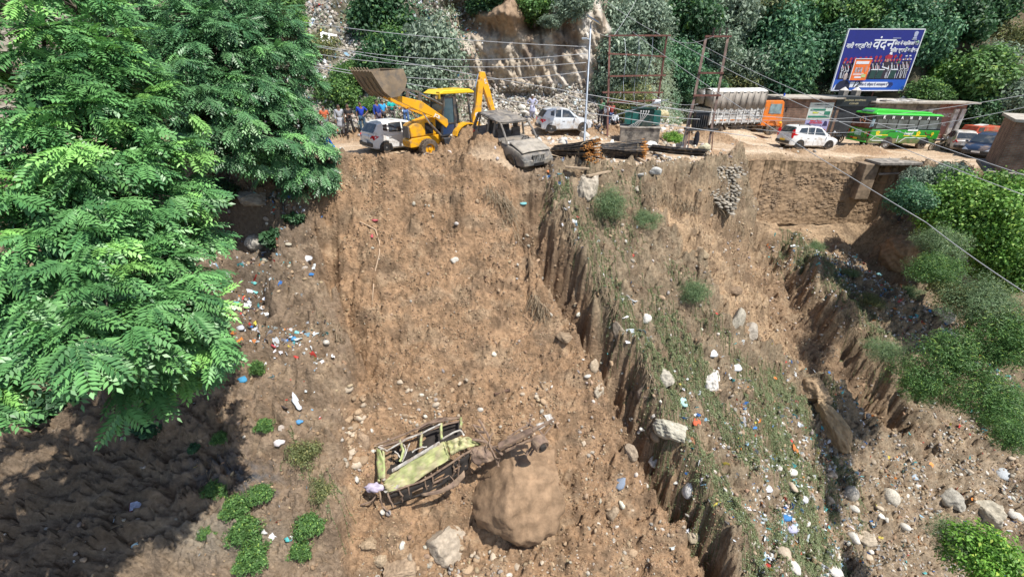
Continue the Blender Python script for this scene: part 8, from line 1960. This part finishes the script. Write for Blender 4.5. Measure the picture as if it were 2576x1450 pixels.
    patch('curved_plate', [q(705, 780, zC-.1), q(860, 745, zC-.1), q(960, 690, zC-.1), q(1060, 590, zC-.1)], [q(720, 800, zC-.1), q(880, 775, zC-.1), q(1000, 720, zC-.1), q(1068, 640, zC-.1)], RB, .04, 14, 4, 15)
    for i in range(6):
        f = (i+.5)/6+r.uniform(-.06, .06); a = q(470, 780, zC).lerp(q(1090, 470, zC), f); b = q(500, 870, zD).lerp(q(1080, 600, zD), f); tubes('cross_member', [[a, a.lerp(b, .5)+Vector((r.uniform(-.06, .06), 0, 0)), b]], .028, RB, .02)
    tubes('hanging_strip', [[q(375, 760, zC-.1), q(385, 820, zC-.1), q(400, 880, zC), q(448, 918, zC)], [q(440, 775, zC-.1), q(460, 830, zC-.1), q(490, 890, zC)], [q(350, 790, zD), q(310, 840, zD), q(225, 868, zD)]], .028, RB)
    m = MB(); V, F = ICO[3]; V = V*(1+.3*fbm(V[:, 0]*3, V[:, 1]*3+V[:, 2]*3, 3, 4))[:, None]; c = Vector(L(q(335, 730, 14.9))); m.add(V*[.30, .14, .16]+np.array(c), F); m.build('lilac_cloth', mat('lilac_cloth', (.42, .37, .46), rough=.8, var=.3, vs=8), root, smooth=True)
    # mangled front: levers and bars
    mg = [[q(1130, 225, 15.2), q(1180, 290, 15.1), q(1240, 360, 14.9)], [q(1180, 185, 15.2), q(1230, 270, 15.1), q(1265, 340, 14.9)], [q(1140, 230, 15.2), q(1200, 245, 15.1)], [q(1160, 270, 15.2), q(1225, 285, 15.0)], [q(1100, 430, 15), q(1200, 400, 14.9), q(1330, 400, 14.8)], [q(1130, 340, 15.0), q(1240, 360, 14.9), q(1370, 465, 14.8)], [q(1290, 290, 14.9), q(1260, 380, 14.8), q(1310, 480, 14.8), q(1340, 560, 14.9)], [q(1120, 450, 14.9), q(1150, 530, 14.9), q(1190, 560, 15)]]
    for k, s in enumerate(mg): tubes('bent_bar', [s], .03+.012*(k % 2), RB, .02)
    m = MB(); m.add(rock_geo(5, 3, .9, .2)[0]*[.36, .26, .28]+np.array(L(q(1215, 480, 14.9))), ICO[3][1]); m.add(rock_geo(6, 3, .9, .25)[0]*[.22, .16, .15]+np.array(L(q(1150, 440, 14.9))), ICO[3][1]); m.build('engine_block', RB, root)
    tubes('hanging_wire', [[q(1250, 370, 14.8), q(1235, 430, 14.75), q(1240, 470, 14.75)], [q(1300, 470, 14.8), q(1345, 500, 14.75), q(1330, 560, 14.75)], [q(1000, 540, 14.8), q(1020, 570, 14.8), q(990, 580, 14.8)], [q(950, 640, 14.8), q(990, 690, 14.8), q(970, 740, 14.8)]], .014, RB, .02)
    # chassis ladder with a wheel hub
    zr = 14.5
    m = MB(); m.bar(L(q(1340, 400, 14.7)), L(q(1610, 270, 14.6)), .22, .12); m.bar(L(q(1390, 430, 14.8)), L(q(1660, 310, 14.7)), .10, .08); m.bar(L(q(1610, 270, 14.6)), L(q(1790, 170, 14.7)), .12, .10)
    for f in (.1, .35, .6, .85): a = q(1350, 395, 14.7).lerp(q(1610, 270, 14.6), f); b = q(1400, 430, 14.8).lerp(q(1660, 310, 14.7), f); m.bar(L(a), L(b), .05)
    m.build('chassis_rail', RB, root, bevel=.01)
    m = MB(); c = q(1675, 378, 14.35); d = Vector((.45, -.8, -.1)).normalized(); m.cyl(L(c-d*.16), L(c+d*.12), .26, .24, n=20); h = m.build('brake_drum', RB, root, bevel=.02); m = MB(); m.cyl(L(c+d*.12), L(c+d*.20), .12, .10, n=12); m.build('hub', DKI, h); m = MB(); m.ring(L(c+d*.12), d, .2, .03, 20, 6); m.build('hub_flange', RB, h)
    tubes('axle', [[q(1500, 375, 14.6), q(1600, 350, 14.5), q(1660, 360, 14.45)], [q(1610, 400, 14.6), q(1560, 470, 14.5)], [q(1610, 330, 14.6), q(1620, 420, 14.6), q(1590, 470, 14.6)]], .04, RB)
    tubes('twisted_strap', [[q(1560, 200, 14.8), q(1640, 250, 14.7), q(1700, 300, 14.6), q(1770, 230, 14.6)], [q(1600, 230, 14.7), q(1590, 180, 14.8), q(1610, 140, 14.8)], [q(1400, 330, 14.7), q(1500, 260, 14.8), q(1600, 215, 14.8)], [q(1690, 130, 14.8), q(1740, 190, 14.7), q(1790, 215, 14.7)]], .03, RB, .03)
    m = MB(); m.face([L(q(1640, 215, 14.65)), L(q(1700, 200, 14.65)), L(q(1715, 240, 14.6)), L(q(1660, 265, 14.6))]); m.face([L(q(1705, 145, 14.7)), L(q(1760, 135, 14.7)), L(q(1785, 200, 14.65)), L(q(1730, 190, 14.65))]); m.build('bent_plate', WP, root, solid=.03)
wreck()
